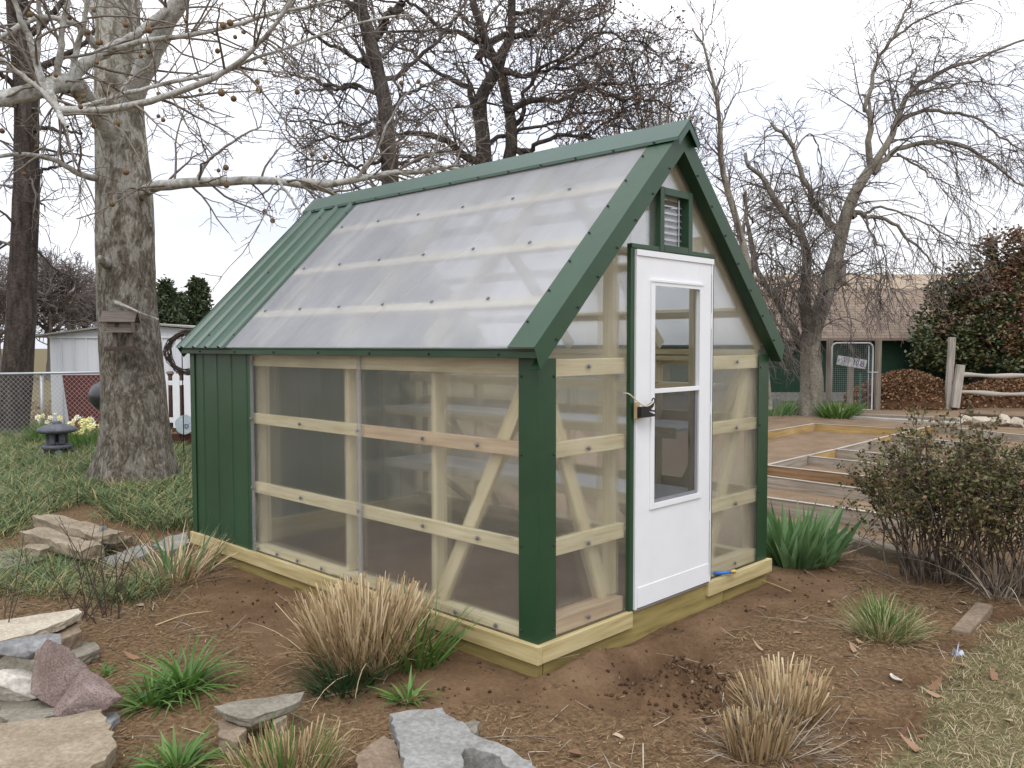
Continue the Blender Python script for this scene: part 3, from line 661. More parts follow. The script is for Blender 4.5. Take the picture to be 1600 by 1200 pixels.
part(MB().box(0.812, 1.583, -0.0375, -0.0335, 0.008, 0.125), 'kick_plate', M['white'], 0.001, door)
mo = MB(); q = 0.030
mo.box(GX0 - q, GX0 + 0.004, -0.044, -0.0335, GZ0 - q, GZ1 + q).box(GX1 - 0.004, GX1 + q, -0.044, -0.0335, GZ0 - q, GZ1 + q)
mo.box(GX0 + 0.0045, GX1 - 0.0045, -0.0438, -0.0335, GZ1 - 0.004, GZ1 + q).box(GX0 + 0.0045, GX1 - 0.0045, -0.0438, -0.0335, GZ0 - q, GZ0 + 0.004)
mo.box(GX0 - q - 0.006, GX1 + q + 0.006, -0.049, -0.0442, GZ1 + q - 0.012, GZ1 + q + 0.004)
mo.box(GX0 + 0.0045, GX1 - 0.0045, -0.043, -0.016, GM - 0.013, GM + 0.013)
part(mo, 'window_moulding', M['white'], 0.002, door)
part(MB().box(GX0 + 0.004, GX1 - 0.004, -0.018, -0.014, GM + 0.014, GZ1 - 0.005), 'glass_pane', M['glass'], 0, door)
part(MB().box(GX0 + 0.004, GX1 - 0.004, -0.014, -0.010, GZ0 + 0.005, GM - 0.014), 'glass_pane', M['glass'], 0, door)
sc_m = mat('insect_screen')[0]; _nt = sc_m.node_tree
_t = _nt.nodes.new('ShaderNodeBsdfTransparent'); _t.inputs[0].default_value = (1, 1, 1, 1); _ms = _nt.nodes.new('ShaderNodeMixShader'); _ms.inputs[0].default_value = 0.3
_nt.nodes['Principled BSDF'].inputs['Base Color'].default_value = (0.05, 0.05, 0.055, 1)
_nt.links.new(_t.outputs[0], _ms.inputs[1]); _nt.links.new(_nt.nodes['Principled BSDF'].outputs[0], _ms.inputs[2]); _nt.links.new(_ms.outputs[0], _nt.nodes['Material Output'].inputs[0])
part(MB().box(GX0 + 0.006, GX1 - 0.028, -0.025, -0.0242, GZ0 + 0.022, GM - 0.014), 'insect_screen', sc_m, 0, door)
part(MB().box(GX1 - 0.028, GX1 - 0.006, -0.030, -0.020, GZ0 + 0.004, GM - 0.014).box(GX0 + 0.006, GX1 - 0.0285, -0.030, -0.020, GZ0 + 0.004, GZ0 + 0.022), 'screen_frame', plain('grey_screen_frame', (0.22, 0.22, 0.24), 0.4), 0.001, door)
for z0, z1 in ((1.16, 1.62), (0.46, 1.08), (1.72, 1.96), (0.05, 0.40)):
    part(MB().box(1.5862, 1.5878, -0.0372, -0.0362, z0, z1), 'hinge', M['washer'], 0, door)
# latch: wood block, black toggle, pale pull cord
lb = part(MB().box(0.764, 0.798, -0.056, -0.0365, 1.100, 1.196), 'latch_block', wood('latch_wood', (0.55, 0.43, 0.26), (0.45, 0.33, 0.18), (0.62, 0.5, 0.33), knots=False), 0.003)
la = MB(); la.box(0.765, 0.845, -0.090, -0.063, 1.110, 1.172)
la.prism([(0.835, -0.089, 1.110), (0.90, -0.089, 1.112), (0.895, -0.089, 1.124), (0.845, -0.089, 1.140)], (0, 1, 0), 0.02)
la.prism([(0.80, -0.0885, 1.165), (0.895, -0.0885, 1.192), (0.885, -0.0885, 1.168), (0.85, -0.0885, 1.148)], (0, 1, 0), 0.018)
la.tube([(0.85, -0.08, 1.150), (0.895, -0.08, 1.142), (0.915, -0.08, 1.140), (0.92, -0.08, 1.152)], 0.006, 6)
la.tube([(0.895 + 0.014 * math.cos(a), -0.08, 1.200 + 0.014 * math.sin(a)) for a in np.linspace(-2.2, 3.4, 12)], 0.004, 6)
part(la, 'latch', M['black'], 0.001, door)
part(MB().tube(smooth_path([(0.885, -0.086, 1.192), (0.835, -0.094, 1.178), (0.79, -0.094, 1.176), (0.745, -0.075, 1.205), (0.705, -0.05, 1.245), (0.69, -0.02, 1.25)], 20), 0.0035, 6), 'pull_cord', M['rope'], 0, door, smooth=True)

# screws
scm = MB(); scm.lathe([(0.013, 0.0), (0.013, 0.003), (0.0095, 0.0032), (0.0095, 0.010), (0.004, 0.011)], seg=8)
scr0 = None
def screw(p, n, m2=False):
    global scr0
    rot = Vector(n).to_track_quat('Z', 'Y').to_euler()
    if scr0 is None:
        scr0 = scm.build('screw', M['screw'], gh); scr0.location = p; scr0.rotation_euler = rot
    else: dup(scr0, p, gh, rot)
for z in (0.983, 0.474):
    for y in (0.44, 0.90, 1.53, 2.20): screw((-0.001, y, z), (-1, 0, 0))
    screw((-0.015, 2.827, z), (-1, 0, 0))
for y in (0.30, 0.62, 0.95, 1.28, 1.62, 1.95, 2.25, 2.52, 2.78): screw((-0.001, y, 0.028), (-1, 0, 0))
for z in (1.405, 0.965, 0.450, 0.045): screw((0.41, -0.001, z), (0, -1, 0)); screw((1.975, -0.001, z), (0, -1, 0))
for xm in (0.165, 0.505, 0.86):
    for y in (0.52, 1.00, 1.48, 1.96, 2.44, 2.92): screw((xm, y, RS(xm) + 0.001), (-0.705, 0, 0.709))
ts0 = None
tsm = MB(); tsm.lathe([(0.007, 0.0), (0.007, 0.003), (0.005, 0.007), (0.002, 0.008)], seg=7)
def tscrew(p, n):
    global ts0
    rot = Vector(n).to_track_quat('Z', 'Y').to_euler()
    if ts0 is None: ts0 = tsm.build('trim_screw', M['washer'], gh); ts0.location = p; ts0.rotation_euler = rot
    else: dup(ts0, p, gh, rot)
for z in (0.05, 0.49, 0.96, 1.36):
    tscrew((0.118, -0.007, z), (0, -1, 0)); tscrew((-0.007, 0.105, z), (-1, 0, 0)); tscrew((2.285, -0.007, z), (0, -1, 0))
for i in range(7):
    x = 0.02 + i * 0.165; tscrew((x + 0.035, -0.081, RS(x + 0.035) - 0.118), (0, -1, 0)); tscrew((2 * CX - x - 0.035, -0.081, RS(x + 0.035) - 0.118), (0, -1, 0))
    tscrew((x, 0.085, RS(x) + 0.007), (-0.705, 0, 0.709))
for i in range(13): tscrew((CX - RW - 0.009, 0.05 + i * 0.30, RS(CX - RW) + 0.022), (-1, 0, 0.3))
for i in range(7): tscrew((-0.076, 0.2 + i * 0.55, 1.471), (-1, 0, 0))
for y in (MET + 0.03, MET + 0.42, MET + 0.75):
    for x in (-0.02, 0.5, 1.0): tscrew((x, y, RS(x) + 0.007), (-0.705, 0, 0.709))

# a chain hung inside, and a blue pipe stub resting on the base trim
ch = MB(); pts = [(1.13 + 0.055 * t, 0.30, 1.98 - 0.36 * (1 - (1 - 2 * abs(t - 0.5)) ** 2 * 0) * (1 - abs(2 * t - 1) ** 1.7)) for t in np.linspace(0, 1, 26)]
for i in range(25):
    a, b2 = Vector(pts[i]), Vector(pts[i + 1]); d = (b2 - a); cen = (a + b2) / 2; d.normalize(); s_ = d.cross(Vector((0, 1, 0))) if i % 2 else Vector((0, 1, 0))
    ch.tube([cen + d * 0.017 * math.cos(t) + s_ * 0.007 * math.sin(t) for t in np.linspace(0, 2 * PI, 9)], 0.0025, 4, caps=False)
o = ch.build('hanging_chain', M['galv']); o.location = (0, 0, GZ); tag(o, 'thin metal chain hanging in a loop behind the upper door glass', 'chain')
bp_ = thing('water_pipe_stub', 'short blue water pipe stub with brass end beside the door', 'pipe', (1.74, -0.02, GZ + 0.012))
MB().tube([(-0.02, 0.03, 0.012), (0.045, -0.018, 0.012), (0.085, -0.030, 0.011)], 0.011, 10).build('pipe', M['blue'], bp_, smooth=True)
MB().tube([(0.085, -0.030, 0.011), (0.10, -0.034, 0.0105), (0.1005, -0.034, 0.0105), (0.125, -0.042, 0.010)], [0.0125, 0.0125, 0.015, 0.014], 10).build('brass_fitting', M['brass'], bp_, smooth=False)

# ---------------------------------------------------------------- trees
def bark(name, stops, scale, vert=0.35, bumpk=0.8, bdist=0.03, fine=18):
    return speckled(name, stops, scale, 6, 0.95, bumpk, bdist, (1, 1, vert), 0.15, fine=fine)
m, nt, N, K, b = mat('sycamore_bark')
tc = N.new('ShaderNodeTexCoord'); ob = tc.outputs['Object']
wn = noise_node(N, K, ob, 3.0, 3, 0.5); wa = N.new('ShaderNodeVectorMath'); wa.operation = 'MULTIPLY_ADD'; wa.inputs[1].default_value = (0.18, 0.18, 0.18)
K.new(wn.outputs['Color'], wa.inputs[0]); K.new(ob, wa.inputs[2])
mpv = N.new('ShaderNodeMapping'); mpv.inputs['Scale'].default_value = (1, 1, 0.42); K.new(wa.outputs[0], mpv.inputs[0])
na = noise_node(N, K, mpv.outputs[0], 9.5, 7, 0.66); nb = noise_node(N, K, mpv.outputs[0], 30, 5, 0.7)
rough_b = ramp(N, [(0.32, (0.066, 0.055, 0.043)), (0.50, (0.128, 0.110, 0.087)), (0.64, (0.20, 0.178, 0.145)), (0.72, (0.40, 0.38, 0.335))]); K.new(nb.outputs['Fac'], rough_b.inputs[0])
patch = ramp(N, [(0.34, (0.17, 0.15, 0.115)), (0.45, (0.25, 0.228, 0.18)), (0.50, (0.33, 0.31, 0.255)), (0.55, (0.50, 0.49, 0.44)), (0.66, (0.30, 0.28, 0.235))]); K.new(na.outputs['Fac'], patch.inputs[0])
sz = N.new('ShaderNodeSeparateXYZ'); K.new(ob, sz.inputs[0])
hm = N.new('ShaderNodeMapRange'); hm.inputs['From Min'].default_value = 1.6; hm.inputs['From Max'].default_value = 6.5; hm.inputs['To Min'].default_value = -0.10; hm.inputs['To Max'].default_value = 0.36
K.new(sz.outputs['Z'], hm.inputs['Value'])
ad = N.new('ShaderNodeMath'); ad.operation = 'ADD'; K.new(hm.outputs[0], ad.inputs[0]); K.new(na.outputs['Fac'], ad.inputs[1])
fa = N.new('ShaderNodeMapRange'); fa.inputs['From Min'].default_value = 0.40; fa.inputs['From Max'].default_value = 0.70; K.new(ad.outputs[0], fa.inputs['Value'])
mxb = N.new('ShaderNodeMix'); mxb.data_type = 'RGBA'; K.new(fa.outputs[0], mxb.inputs[0]); K.new(rough_b.outputs[0], mxb.inputs[6]); K.new(patch.outputs[0], mxb.inputs[7])
sm2 = N.new('ShaderNodeMix'); sm2.data_type = 'RGBA'; sm2.blend_type = 'MULTIPLY'; sm2.inputs[0].default_value = 0.55
rv = ramp(N, [(0.3, (0.5, 0.5, 0.5)), (0.65, (1.25, 1.25, 1.25))]); K.new(nb.outputs['Fac'], rv.inputs[0])
K.new(mxb.outputs[2], sm2.inputs[6]); K.new(rv.outputs[0], sm2.inputs[7]); K.new(sm2.outputs[2], b.inputs['Base Color'])
b.inputs['Roughness'].default_value = 0.9; b.inputs['Specular IOR Level'].default_value = 0.15
bump(N, K, b, nb.outputs['Fac'], 0.9, 0.03)
M['syc'] = m
M['syc_limb'] = speckled('sycamore_limb_bark', [(0.34, (0.16, 0.14, 0.10)), (0.44, (0.36, 0.35, 0.31)), (0.6, (0.52, 0.52, 0.49)), (0.72, (0.30, 0.29, 0.25))], 5.0, 5, 0.85, fine=30, bumpk=0.3, bdist=0.01)
M['syc_twig'] = speckled('sycamore_twig', [(0.3, (0.13, 0.105, 0.085)), (0.7, (0.27, 0.24, 0.205))], 6, 4, 0.9)
M['ball'] = speckled('seed_ball_fuzz', [(0.3, (0.11, 0.07, 0.035)), (0.7, (0.28, 0.19, 0.10))], 60, 4, 0.95, fine=200, bumpk=0.8, bdist=0.004)
M['dark_bark'] = bark('dark_furrowed_bark', [(0.3, (0.030, 0.024, 0.021)), (0.55, (0.075, 0.06, 0.052)), (0.75, (0.13, 0.11, 0.10))], 9, 0.25)
M['oak'] = bark('oak_bark', [(0.3, (0.042, 0.037, 0.034)), (0.55, (0.095, 0.083, 0.074)), (0.75, (0.165, 0.148, 0.138))], 7, 0.3)
M['oak_twig'] = speckled('oak_twig', [(0.3, (0.085, 0.072, 0.066)), (0.7, (0.175, 0.152, 0.14))], 3, 3, 0.9)
M['mul'] = bark('grey_brown_bark', [(0.3, (0.13, 0.115, 0.09)), (0.55, (0.235, 0.215, 0.175)), (0.75, (0.33, 0.305, 0.26))], 6, 0.25, 0.6, 0.02)
M['mul_twig'] = speckled('grey_brown_twig', [(0.3, (0.10, 0.083, 0.075)), (0.7, (0.20, 0.172, 0.155))], 3, 3, 0.9)
M['far_twig'] = speckled('distant_twig', [(0.3, (0.13, 0.105, 0.095)), (0.7, (0.25, 0.215, 0.20))], 2, 3, 0.95)
M['bud'] = island('buds', [(0.0, (0.10, 0.06, 0.035)), (0.5, (0.20, 0.135, 0.08)), (1.0, (0.27, 0.20, 0.13))], 0.8)

def crown_mesh(name, polys, m, parent, sides=4, big_sides=7, cut=0.03):
    big = [q for q in polys if q[1][0] >= cut]; small = [q for q in polys if q[1][0] < cut]; parts = []
    if big: parts.append(tubes_np(big, big_sides))
    if small: parts.append(tubes_np(small, sides))
    v, f = join_np(parts); return raw(name, v, f, m, parent, smooth=True)
def P3(L, dd=0.0): return [D(a[0], a[1], a[2] + dd) for a in L]
def px_r(px, depth): return px * depth / FPX

# the sycamore beside the greenhouse
SD = 10.4
tp = [(212, 762, 60), (212, 735, 56), (212, 700, 53), (211, 650, 50), (206, 560, 45.5), (200, 480, 43), (196, 400, 42.5), (194, 300, 41), (187, 200, 37), (185, 100, 34), (185, 0, 31), (187, -150, 27), (192, -350, 22), (200, -600, 14)]
tpts = np.array([D(a, c, SD) for a, c, r in tp]); tr_ = np.array([px_r(r, SD) for *_, r in tp])
tpts[0, 2] = hz(tpts[0, 0], tpts[0, 1]) - 0.12
n = 60; TP = smooth_path(tpts, n); TR = np.interp(np.linspace(0, len(tr_) - 1, n), np.arange(len(tr_)), tr_)
syc = thing('sycamore_tree', 'large pale mottled sycamore with seed balls beside the green shed end', 'tree', (0, 0, 0))
v, f = trunk_mesh(TP, TR, 40, 0.30, 0.07, 2.0); raw('trunk', v, f, M['syc'], syc, smooth=True)
S_ = SD
LIMBS = [  # picture-traced, each at its own distance: points, base radius, end radius
    ([(200, 322, 10.42), (222, 304, 10.22), (240, 290, 10.08), (290, 282, 10.0), (350, 278, 10.0), (420, 278, 10.1), (470, 284, 10.3), (520, 293, 10.6), (560, 310, 10.9)], 0.085, 0.030),
    ([(470, 283, 10.3), (510, 287, 10.4), (560, 277, 10.5), (610, 269, 10.6), (655, 268, 10.7), (692, 260, 10.8), (735, 268, 11.0)], 0.050, 0.024),
    ([(188, 200, 10.48), (203, 158, 10.25), (222, 115, 10.1), (243, 72, 10.0), (262, 35, 9.9), (290, -15, 9.8), (330, -90, 9.6), (380, -200, 9.4)], 0.155, 0.07),
    ([(180, 215, 10.2), (160, 190, 10.0), (138, 158, 9.7), (118, 132, 9.3), (90, 132, 9.0), (45, 142, 8.7), (0, 152, 8.5), (-70, 158, 8.2), (-200, 140, 7.8)], 0.125, 0.07),
    ([(100, 138, 9.1), (128, 104, 9.3), (165, 78, 9.5), (205, 56, 9.6), (243, 24, 9.7), (268, -5, 9.8), (300, -70, 9.9)], 0.075, 0.035),
    ([(72, 128, 8.9), (80, 150, 8.8), (90, 172, 8.7), (98, 190, 8.6), (108, 200, 8.5)], 0.065, 0.015),
    ([(98, 172, 8.7), (165, 173, 8.7), (225, 161, 8.7), (290, 139, 8.6), (340, 119, 8.6), (375, 96, 8.5), (402, 74, 8.5), (430, 44, 8.4), (460, 2, 8.3), (490, -60, 8.2)], 0.042, 0.017),
    ([(130, 166, 8.8), (190, 150, 8.8), (245, 134, 8.7), (300, 124, 8.7), (345, 116, 8.6), (400, 92, 8.5), (470, 70, 8.5), (560, 38, 8.4), (640, 22, 8.4)], 0.026, 0.010),
    ([(170, 80, 9.4), (240, 68, 9.3), (310, 60, 9.2), (370, 50, 9.1), (420, 34, 9.0), (480, 20, 9.0), (550, 2, 8.9)], 0.034, 0.013),
    ([(88, 125, 9.0), (92, 70, 8.9), (103, 10, 8.8), (112, -60, 8.7)], 0.040, 0.02),
    ([(108, 130, 9.1), (122, 70, 9.1), (133, 0, 9.0), (140, -70, 8.9)], 0.036, 0.02),
    ([(66, 130, 8.8), (52, 62, 8.7), (32, 22, 8.6), (22, -30, 8.5)], 0.040, 0.02),
    ([(60, 118, 8.8), (66, 50, 8.8), (74, -10, 8.7), (80, -60, 8.6)], 0.028, 0.015),
    ([(92, 172, 8.7), (60, 138, 8.6), (20, 104, 8.5), (-30, 74, 8.3)], 0.032, 0.02),
    ([(152, 278, 10.2), (112, 263, 10.0), (75, 243, 9.8), (40, 236, 9.6), (0, 234, 9.4), (-60, 242, 9.2)], 0.042, 0.018),
    ([(310, 281, 10.0), (325, 248, 9.9), (350, 230, 9.8), (385, 207, 9.7), (410, 196, 9.6)], 0.026, 0.008),
    ([(432, 280, 10.1), (452, 310, 10.0), (470, 338, 10.0), (482, 352, 9.9)], 0.020, 0.008),
    ([(150, 72, 9.6), (120, 40, 9.4), (60, 30, 9.2), (0, 60, 9.0), (-60, 70, 8.8)], 0.045, 0.02),
    ([(186, 60, 10.3), (150, 10, 10.6), (120, -60, 10.9), (90, -200, 11.3)], 0.11, 0.06),
    ([(186, -100, 10.4), (250, -220, 10.8), (340, -380, 11.2), (420, -560, 11.6)], 0.12, 0.05),
    ([(190, -200, 10.4), (120, -330, 9.6), (40, -450, 8.8), (-60, -600, 8.0)], 0.11, 0.05),
    ([(560, 277, 10.5), (590, 230, 10.4), (600, 200, 10.3), (620, 160, 10.2), (655, 120, 10.1)], 0.022, 0.008),
    ([(650, 268, 10.7), (675, 240, 10.6), (680, 210, 10.5), (700, 160, 10.4)], 0.018, 0.006)]
spec_s = [dict(per_m=6.5, len=1.3, ang=0.95, wob=0.15, grav=-0.035, n=8, rk=0.5, rmin=0.0058, rmax=0.016, tip=0.8),
          dict(per_m=6.0, len=0.5, ang=0.85, wob=0.20, grav=-0.03, n=5, rk=0.55, rmin=0.0042),
          dict(per_m=5.5, len=0.16, ang=0.8, wob=0.2, grav=0.0, n=4, rk=0.6, rmin=0.0034)]
tw = {}
for L, r0, r1 in LIMBS:
    P, R = limb(P3(L), r0, r1, 26)
    P = P + np.cumsum(rng.normal(size=P.shape) * 0.006, 0) * (np.arange(26)[:, None] > 0)
    vv_, ff_ = tubes_np([(P, R * (1 + 0.10 * np.sin(np.arange(26) * 1.7) * rng.random()))], 10); raw('limb', vv_, ff_, M['syc_limb'], syc, smooth=True)
    sprout(tw, P, R, 0, spec_s, 0.12)
allt = [q for k in tw.values() for q in k]
crown_mesh('twig_crown', allt, M['syc_twig'], syc, 4, 6, 0.02)
st = [D(168, 412, 10.1), D(160, 408, 9.95), D(156, 403, 9.85)]
MB().tube(st, [0.075, 0.055, 0.035], 10).build('branch_stub', M['syc_limb'], syc, smooth=True)
MB().tube([D(180, 472, 10.05), D(200, 480, 9.85), D(222, 490, 9.75), D(248, 499, 9.65)], [0.028, 0.016, 0.011, 0.006], 7).build('branch_stub', M['syc_limb'], syc, smooth=True)
bm = MB(); bm.lathe([(0.0, -0.021)] + [(0.021 * math.sin(a), -0.021 * math.cos(a)) for a in np.linspace(0.3, 2.85, 8)] + [(0.0, 0.021)], seg=10); bm.tube([(0, 0, 0.02), (0.003, 0, 0.06), (0.0, 0.0, 0.11)], 0.0016, 4)
tips = [q[0][-1] for k in (0, 1) for q in tw.get(k, [])]
ball0 = None; cnt = 0
for i in rng.permutation(len(tips)):
    p = tips[i]; r = p - CAM; dep_ = r @ FWD; x_, y_ = 800 + FPX * (r @ RGT) / dep_, 600 - FPX * (r @ UPV) / dep_
    if not (-10 < x_ < 720 and -5 < y_ < 350) or (x_ > 420 and rng.random() < 0.72): continue
    pp = p - np.array([0, 0, 0.11])
    if ball0 is None: ball0 = bm.build('seed_ball', M['ball'], syc, smooth=True); ball0.location = tuple(pp)
    else: c_ = dup(ball0, pp, syc); s_ = 1.0 + 0.65 * rng.random(); c_.scale = (s_, s_, s_)
    cnt += 1
    if cnt >= 62: break

def bare_tree(name, label, limbs, spec, bark_m, twig_m, group=None, thin=1.0, trunk_n=1, buds=0, budsize=0.03, sides=3, wob=0.02, cut=0.05, flare=0.25):
    t = thing(name, label, 'tree', (0, 0, 0), 0, group); tw = {}; big = []
    for i, (L, r0, r1) in enumerate(limbs):
        nn = 22; P, R = limb(P3(L), r0 * thin, r1 * thin, nn)
        jit = np.cumsum(rng.normal(size=P.shape) * wob, 0); jit -= np.linspace(0, 1, nn)[:, None] * jit[-1]; P = P + jit * (0.3 if i < trunk_n else 1)
        if i < trunk_n:
            v, f = trunk_mesh(P, R, 20, flare, 0.10, i * 3.1); raw('trunk', v, f, bark_m, t, smooth=True)
        else: big.append((P, R))
        sprout(tw, P, R, 0, spec, 0.30 if i < trunk_n else 0.08)
    al = [q for k in tw.values() for q in k]
    for q in big: v, f = tubes_np([q], 9); raw('limb', v, f, bark_m, t, smooth=True)
    crown_mesh('crown', al, twig_m, t, sides, 6, cut)
    if buds:
        ends = np.array([q[0][-1] for q in al]); pk = ends[rng.integers(0, len(ends), buds)] + rng.normal(size=(buds, 3)) * 0.05
        v, f = leaves(pk, budsize * (0.5 + rng.random(buds))); raw('bud', v, f, M['bud'], t)['kind'] = 'stuff'
    return t, al
sp_dark = [dict(per_m=5.0, len=1.5, ang=1.2, wob=0.22, grav=-0.07, n=8, rk=0.30, rmin=0.012, tip=1.0),
           dict(per_m=5.0, len=0.75, ang=0.9, wob=0.24, grav=-0.05, n=6, rk=0.5, rmin=0.008),
           dict(per_m=5.5, len=0.32, ang=0.8, wob=0.22, grav=0.0, n=4, rk=0.6, rmin=0.006)]
bare_tree('bare_tree', 'dark straight trunk with tangled bare twigs at the far left, by the chain link fence',
    [([(14, 690, 16.0), (22, 620, 16.0), (29, 540, 16.0), (34, 440, 16.0), (39, 340, 16.0), (42, 250, 16.0), (40, 150, 16.0), (31, 60, 16.0), (22, -60, 16.0), (18, -260, 16.0)], 0.30, 0.17),
     ([(45, 206, 16.0), (70, 200, 15.8), (100, 204, 15.7), (128, 208, 15.6)], 0.055, 0.02), ([(40, 120, 16), (90, 90, 16), (130, 70, 16.2), (170, 20, 16.4)], 0.08, 0.03),
     ([(36, 60, 16), (80, 20, 16.2), (120, -30, 16.4)], 0.09, 0.04), ([(40, 150, 16), (10, 120, 15.8), (-30, 80, 15.6)], 0.07, 0.03), ([(44, 270, 16), (80, 262, 15.9), (120, 250, 15.9)], 0.04, 0.015)],
    sp_dark, M['dark_bark'], M['oak_twig'], wob=0.015)
sp_oak = [dict(per_m=4.2, len=1.9, ang=0.95, wob=0.26, grav=0.02, n=8, rk=0.42, rmin=0.016, tip=0.9),
          dict(per_m=5.2, len=0.85, ang=0.9, wob=0.30, grav=0.015, n=6, rk=0.5, rmin=0.009),
          dict(per_m=6.5, len=0.36, ang=0.8, wob=0.28, grav=0.02, n=4, rk=0.6, rmin=0.0065)]
bare_tree('bare_tree', 'dark slanting bare oak trunk rising behind the left half of the greenhouse roof',
    [([(618, 640, 17), (616, 420, 17), (613, 300, 17), (608, 240, 17), (603, 180, 17), (592, 120, 17), (582, 70, 17), (566, 10, 17), (548, -60, 17), (530, -180, 17)], 0.24, 0.13),
     ([(583, 62, 17), (600, 32, 16.9), (616, 22, 16.8), (628, 4, 16.7)], 0.12, 0.08), ([(572, 30, 17), (545, 10, 17.2), (520, -30, 17.4)], 0.09, 0.04), ([(608, 240, 17), (570, 255, 16.8), (520, 258, 16.6), (460, 250, 16.4)], 0.05, 0.015), ([(610, 255, 17), (650, 245, 17.2), (700, 250, 17.4)], 0.045, 0.015), ([(560, 140, 17), (500, 120, 16.8), (450, 110, 16.6), (425, 90, 16.5)], 0.045, 0.015), ([(604, 190, 17), (570, 185, 17.2), (520, 190, 17.4), (450, 190, 17.6)], 0.05, 0.015),
     ([(606, 205, 17), (560, 215, 16.8), (510, 218, 16.6), (470, 232, 16.5)], 0.06, 0.02), ([(600, 160, 17), (560, 140, 17), (520, 150, 17.2), (470, 140, 17.4)], 0.06, 0.02),
     ([(592, 110, 17), (550, 80, 16.6), (500, 60, 16.2), (470, 40, 16)], 0.07, 0.02), ([(602, 180, 17), (640, 150, 17.2), (680, 130, 17.4)], 0.06, 0.02), ([(596, 130, 17), (640, 100, 17.3), (690, 60, 17.6), (720, 20, 17.8)], 0.07, 0.025)],
    sp_oak, M['oak'], M['oak_twig'], thin=0.84, wob=0.03, buds=1500, budsize=0.05)
sp_oak2 = [dict(per_m=4.0, len=2.1, ang=0.95, wob=0.30, grav=0.03, n=8, rk=0.42, rmin=0.018, tip=0.9),
          dict(per_m=5.0, len=0.95, ang=0.9, wob=0.32, grav=0.02, n=6, rk=0.5, rmin=0.0105),
          dict(per_m=6.0, len=0.42, ang=0.8, wob=0.28, grav=0.03, n=4, rk=0.6, rmin=0.0075)]
bare_tree('bare_tree', 'wide twisted bare oak with dense twigs behind the greenhouse ridge', 
    [([(762, 600, 20), (762, 420, 20), (758, 300, 20), (757, 255, 20), (755, 215, 20), (750, 170, 20), (759, 138, 20), (778, 108, 20), (788, 76, 20), (797, 58, 20), (800, -10, 20), (795, -120, 20)], 0.34, 0.10),
     ([(772, 310, 20), (794, 240, 19.6), (792, 170, 19.4), (780, 112, 19.2), (760, 60, 19), (740, 0, 19), (730, -70, 19)], 0.22, 0.08),
     ([(790, 172, 19.4), (816, 161, 19.2), (865, 152, 19), (905, 130, 18.9), (950, 120, 18.8), (1000, 135, 18.7)], 0.12, 0.03),
     ([(745, 92, 20), (775, 67, 20.2), (805, 52, 20.4), (832, 44, 20.6), (870, 10, 20.8), (900, -40, 21)], 0.13, 0.06),
     ([(752, 262, 20), (726, 236, 19.8), (690, 220, 19.6), (650, 212, 19.4), (625, 202, 19.2), (580, 208, 19)], 0.14, 0.03),
     ([(752, 190, 20), (735, 150, 20), (719, 128, 20.1), (680, 112, 20.2), (640, 80, 20.4), (600, 60, 20.6)], 0.12, 0.03),
     ([(796, 235, 19.6), (825, 235, 19.4), (850, 222, 19.2), (905, 216, 19), (960, 222, 18.8), (1010, 210, 18.6)], 0.10, 0.025),
     ([(792, 200, 19.5), (815, 185, 19.3), (822, 150, 19), (850, 110, 18.8), (900, 80, 18.6), (950, 50, 18.4)], 0.09, 0.02),
     ([(781, 112, 19.2), (830, 120, 19), (880, 110, 19.2), (930, 90, 19.4), (1000, 80, 19.6)], 0.09, 0.02),
     ([(762, 64, 19), (720, 50, 18.8), (680, 30, 18.6), (640, 0, 18.4), (600, -50, 18.2)], 0.09, 0.03),
     ([(810, 240, 19.5), (870, 250, 19.2), (940, 235, 19), (1010, 232, 18.8), (1060, 215, 18.7)], 0.07, 0.02), ([(905, 130, 18.9), (960, 150, 18.6), (1020, 165, 18.4), (1075, 175, 18.3)], 0.06, 0.018), ([(870, 110, 19.2), (930, 60, 19), (990, 70, 18.8), (1030, 90, 18.7)], 0.06, 0.018), ([(905, 216, 19), (960, 180, 18.8), (1020, 140, 18.6)], 0.05, 0.018), ([(799, 20, 20), (850, 20, 20.4), (900, 30, 20.8), (960, 10, 21)], 0.08, 0.03), ([(794, -60, 20), (840, -100, 20), (900, -110, 20)], 0.08, 0.03),
     ([(757, 235, 20), (790, 210, 20.4), (840, 190, 20.8), (900, 180, 21), (960, 170, 21)], 0.09, 0.02)],
    sp_oak2, M['oak'], M['oak_twig'], thin=0.76, trunk_n=2, buds=9000, budsize=0.07, wob=0.04)
# slender trees whose tips stand over the gable
sp_fan = [dict(per_m=4.5, len=1.1, ang=0.55, wob=0.10, grav=0.05, n=6, rk=0.5, rmin=0.009), dict(per_m=5.5, len=0.5, ang=0.6, wob=0.14, grav=0.03, n=4, rk=0.6, rmin=0.006)]
fan = [([(1040, 600, 23), (1035, 420, 23), (1030, 330, 23), (1022, 250, 23), (1005, 150, 23)], 0.12, 0.02)]
for x_, y_ in ((930, 60), (965, 30), (990, 80), (1010, 60), (1035, 70), (1060, 95), (1050, 130), (1080, 165), (1100, 200), (1120, 230), (1095, 150)):
    fan.append(([(1032, 340, 23), ((1032 * 2 + x_) / 3, (340 * 2 + y_) / 3 - 12, 23), ((1032 + 2 * x_) / 3 - 4, (340 + 2 * y_) / 3 - 10, 23 + (x_ % 7) * 0.1), (x_, y_, 23 + (x_ % 5) * 0.2)], 0.045, 0.008))
bare_tree('bare_tree', 'fine fan of upright bare twigs just above the greenhouse peak', fan, sp_fan, M['mul'], M['mul_twig'], wob=0.02)
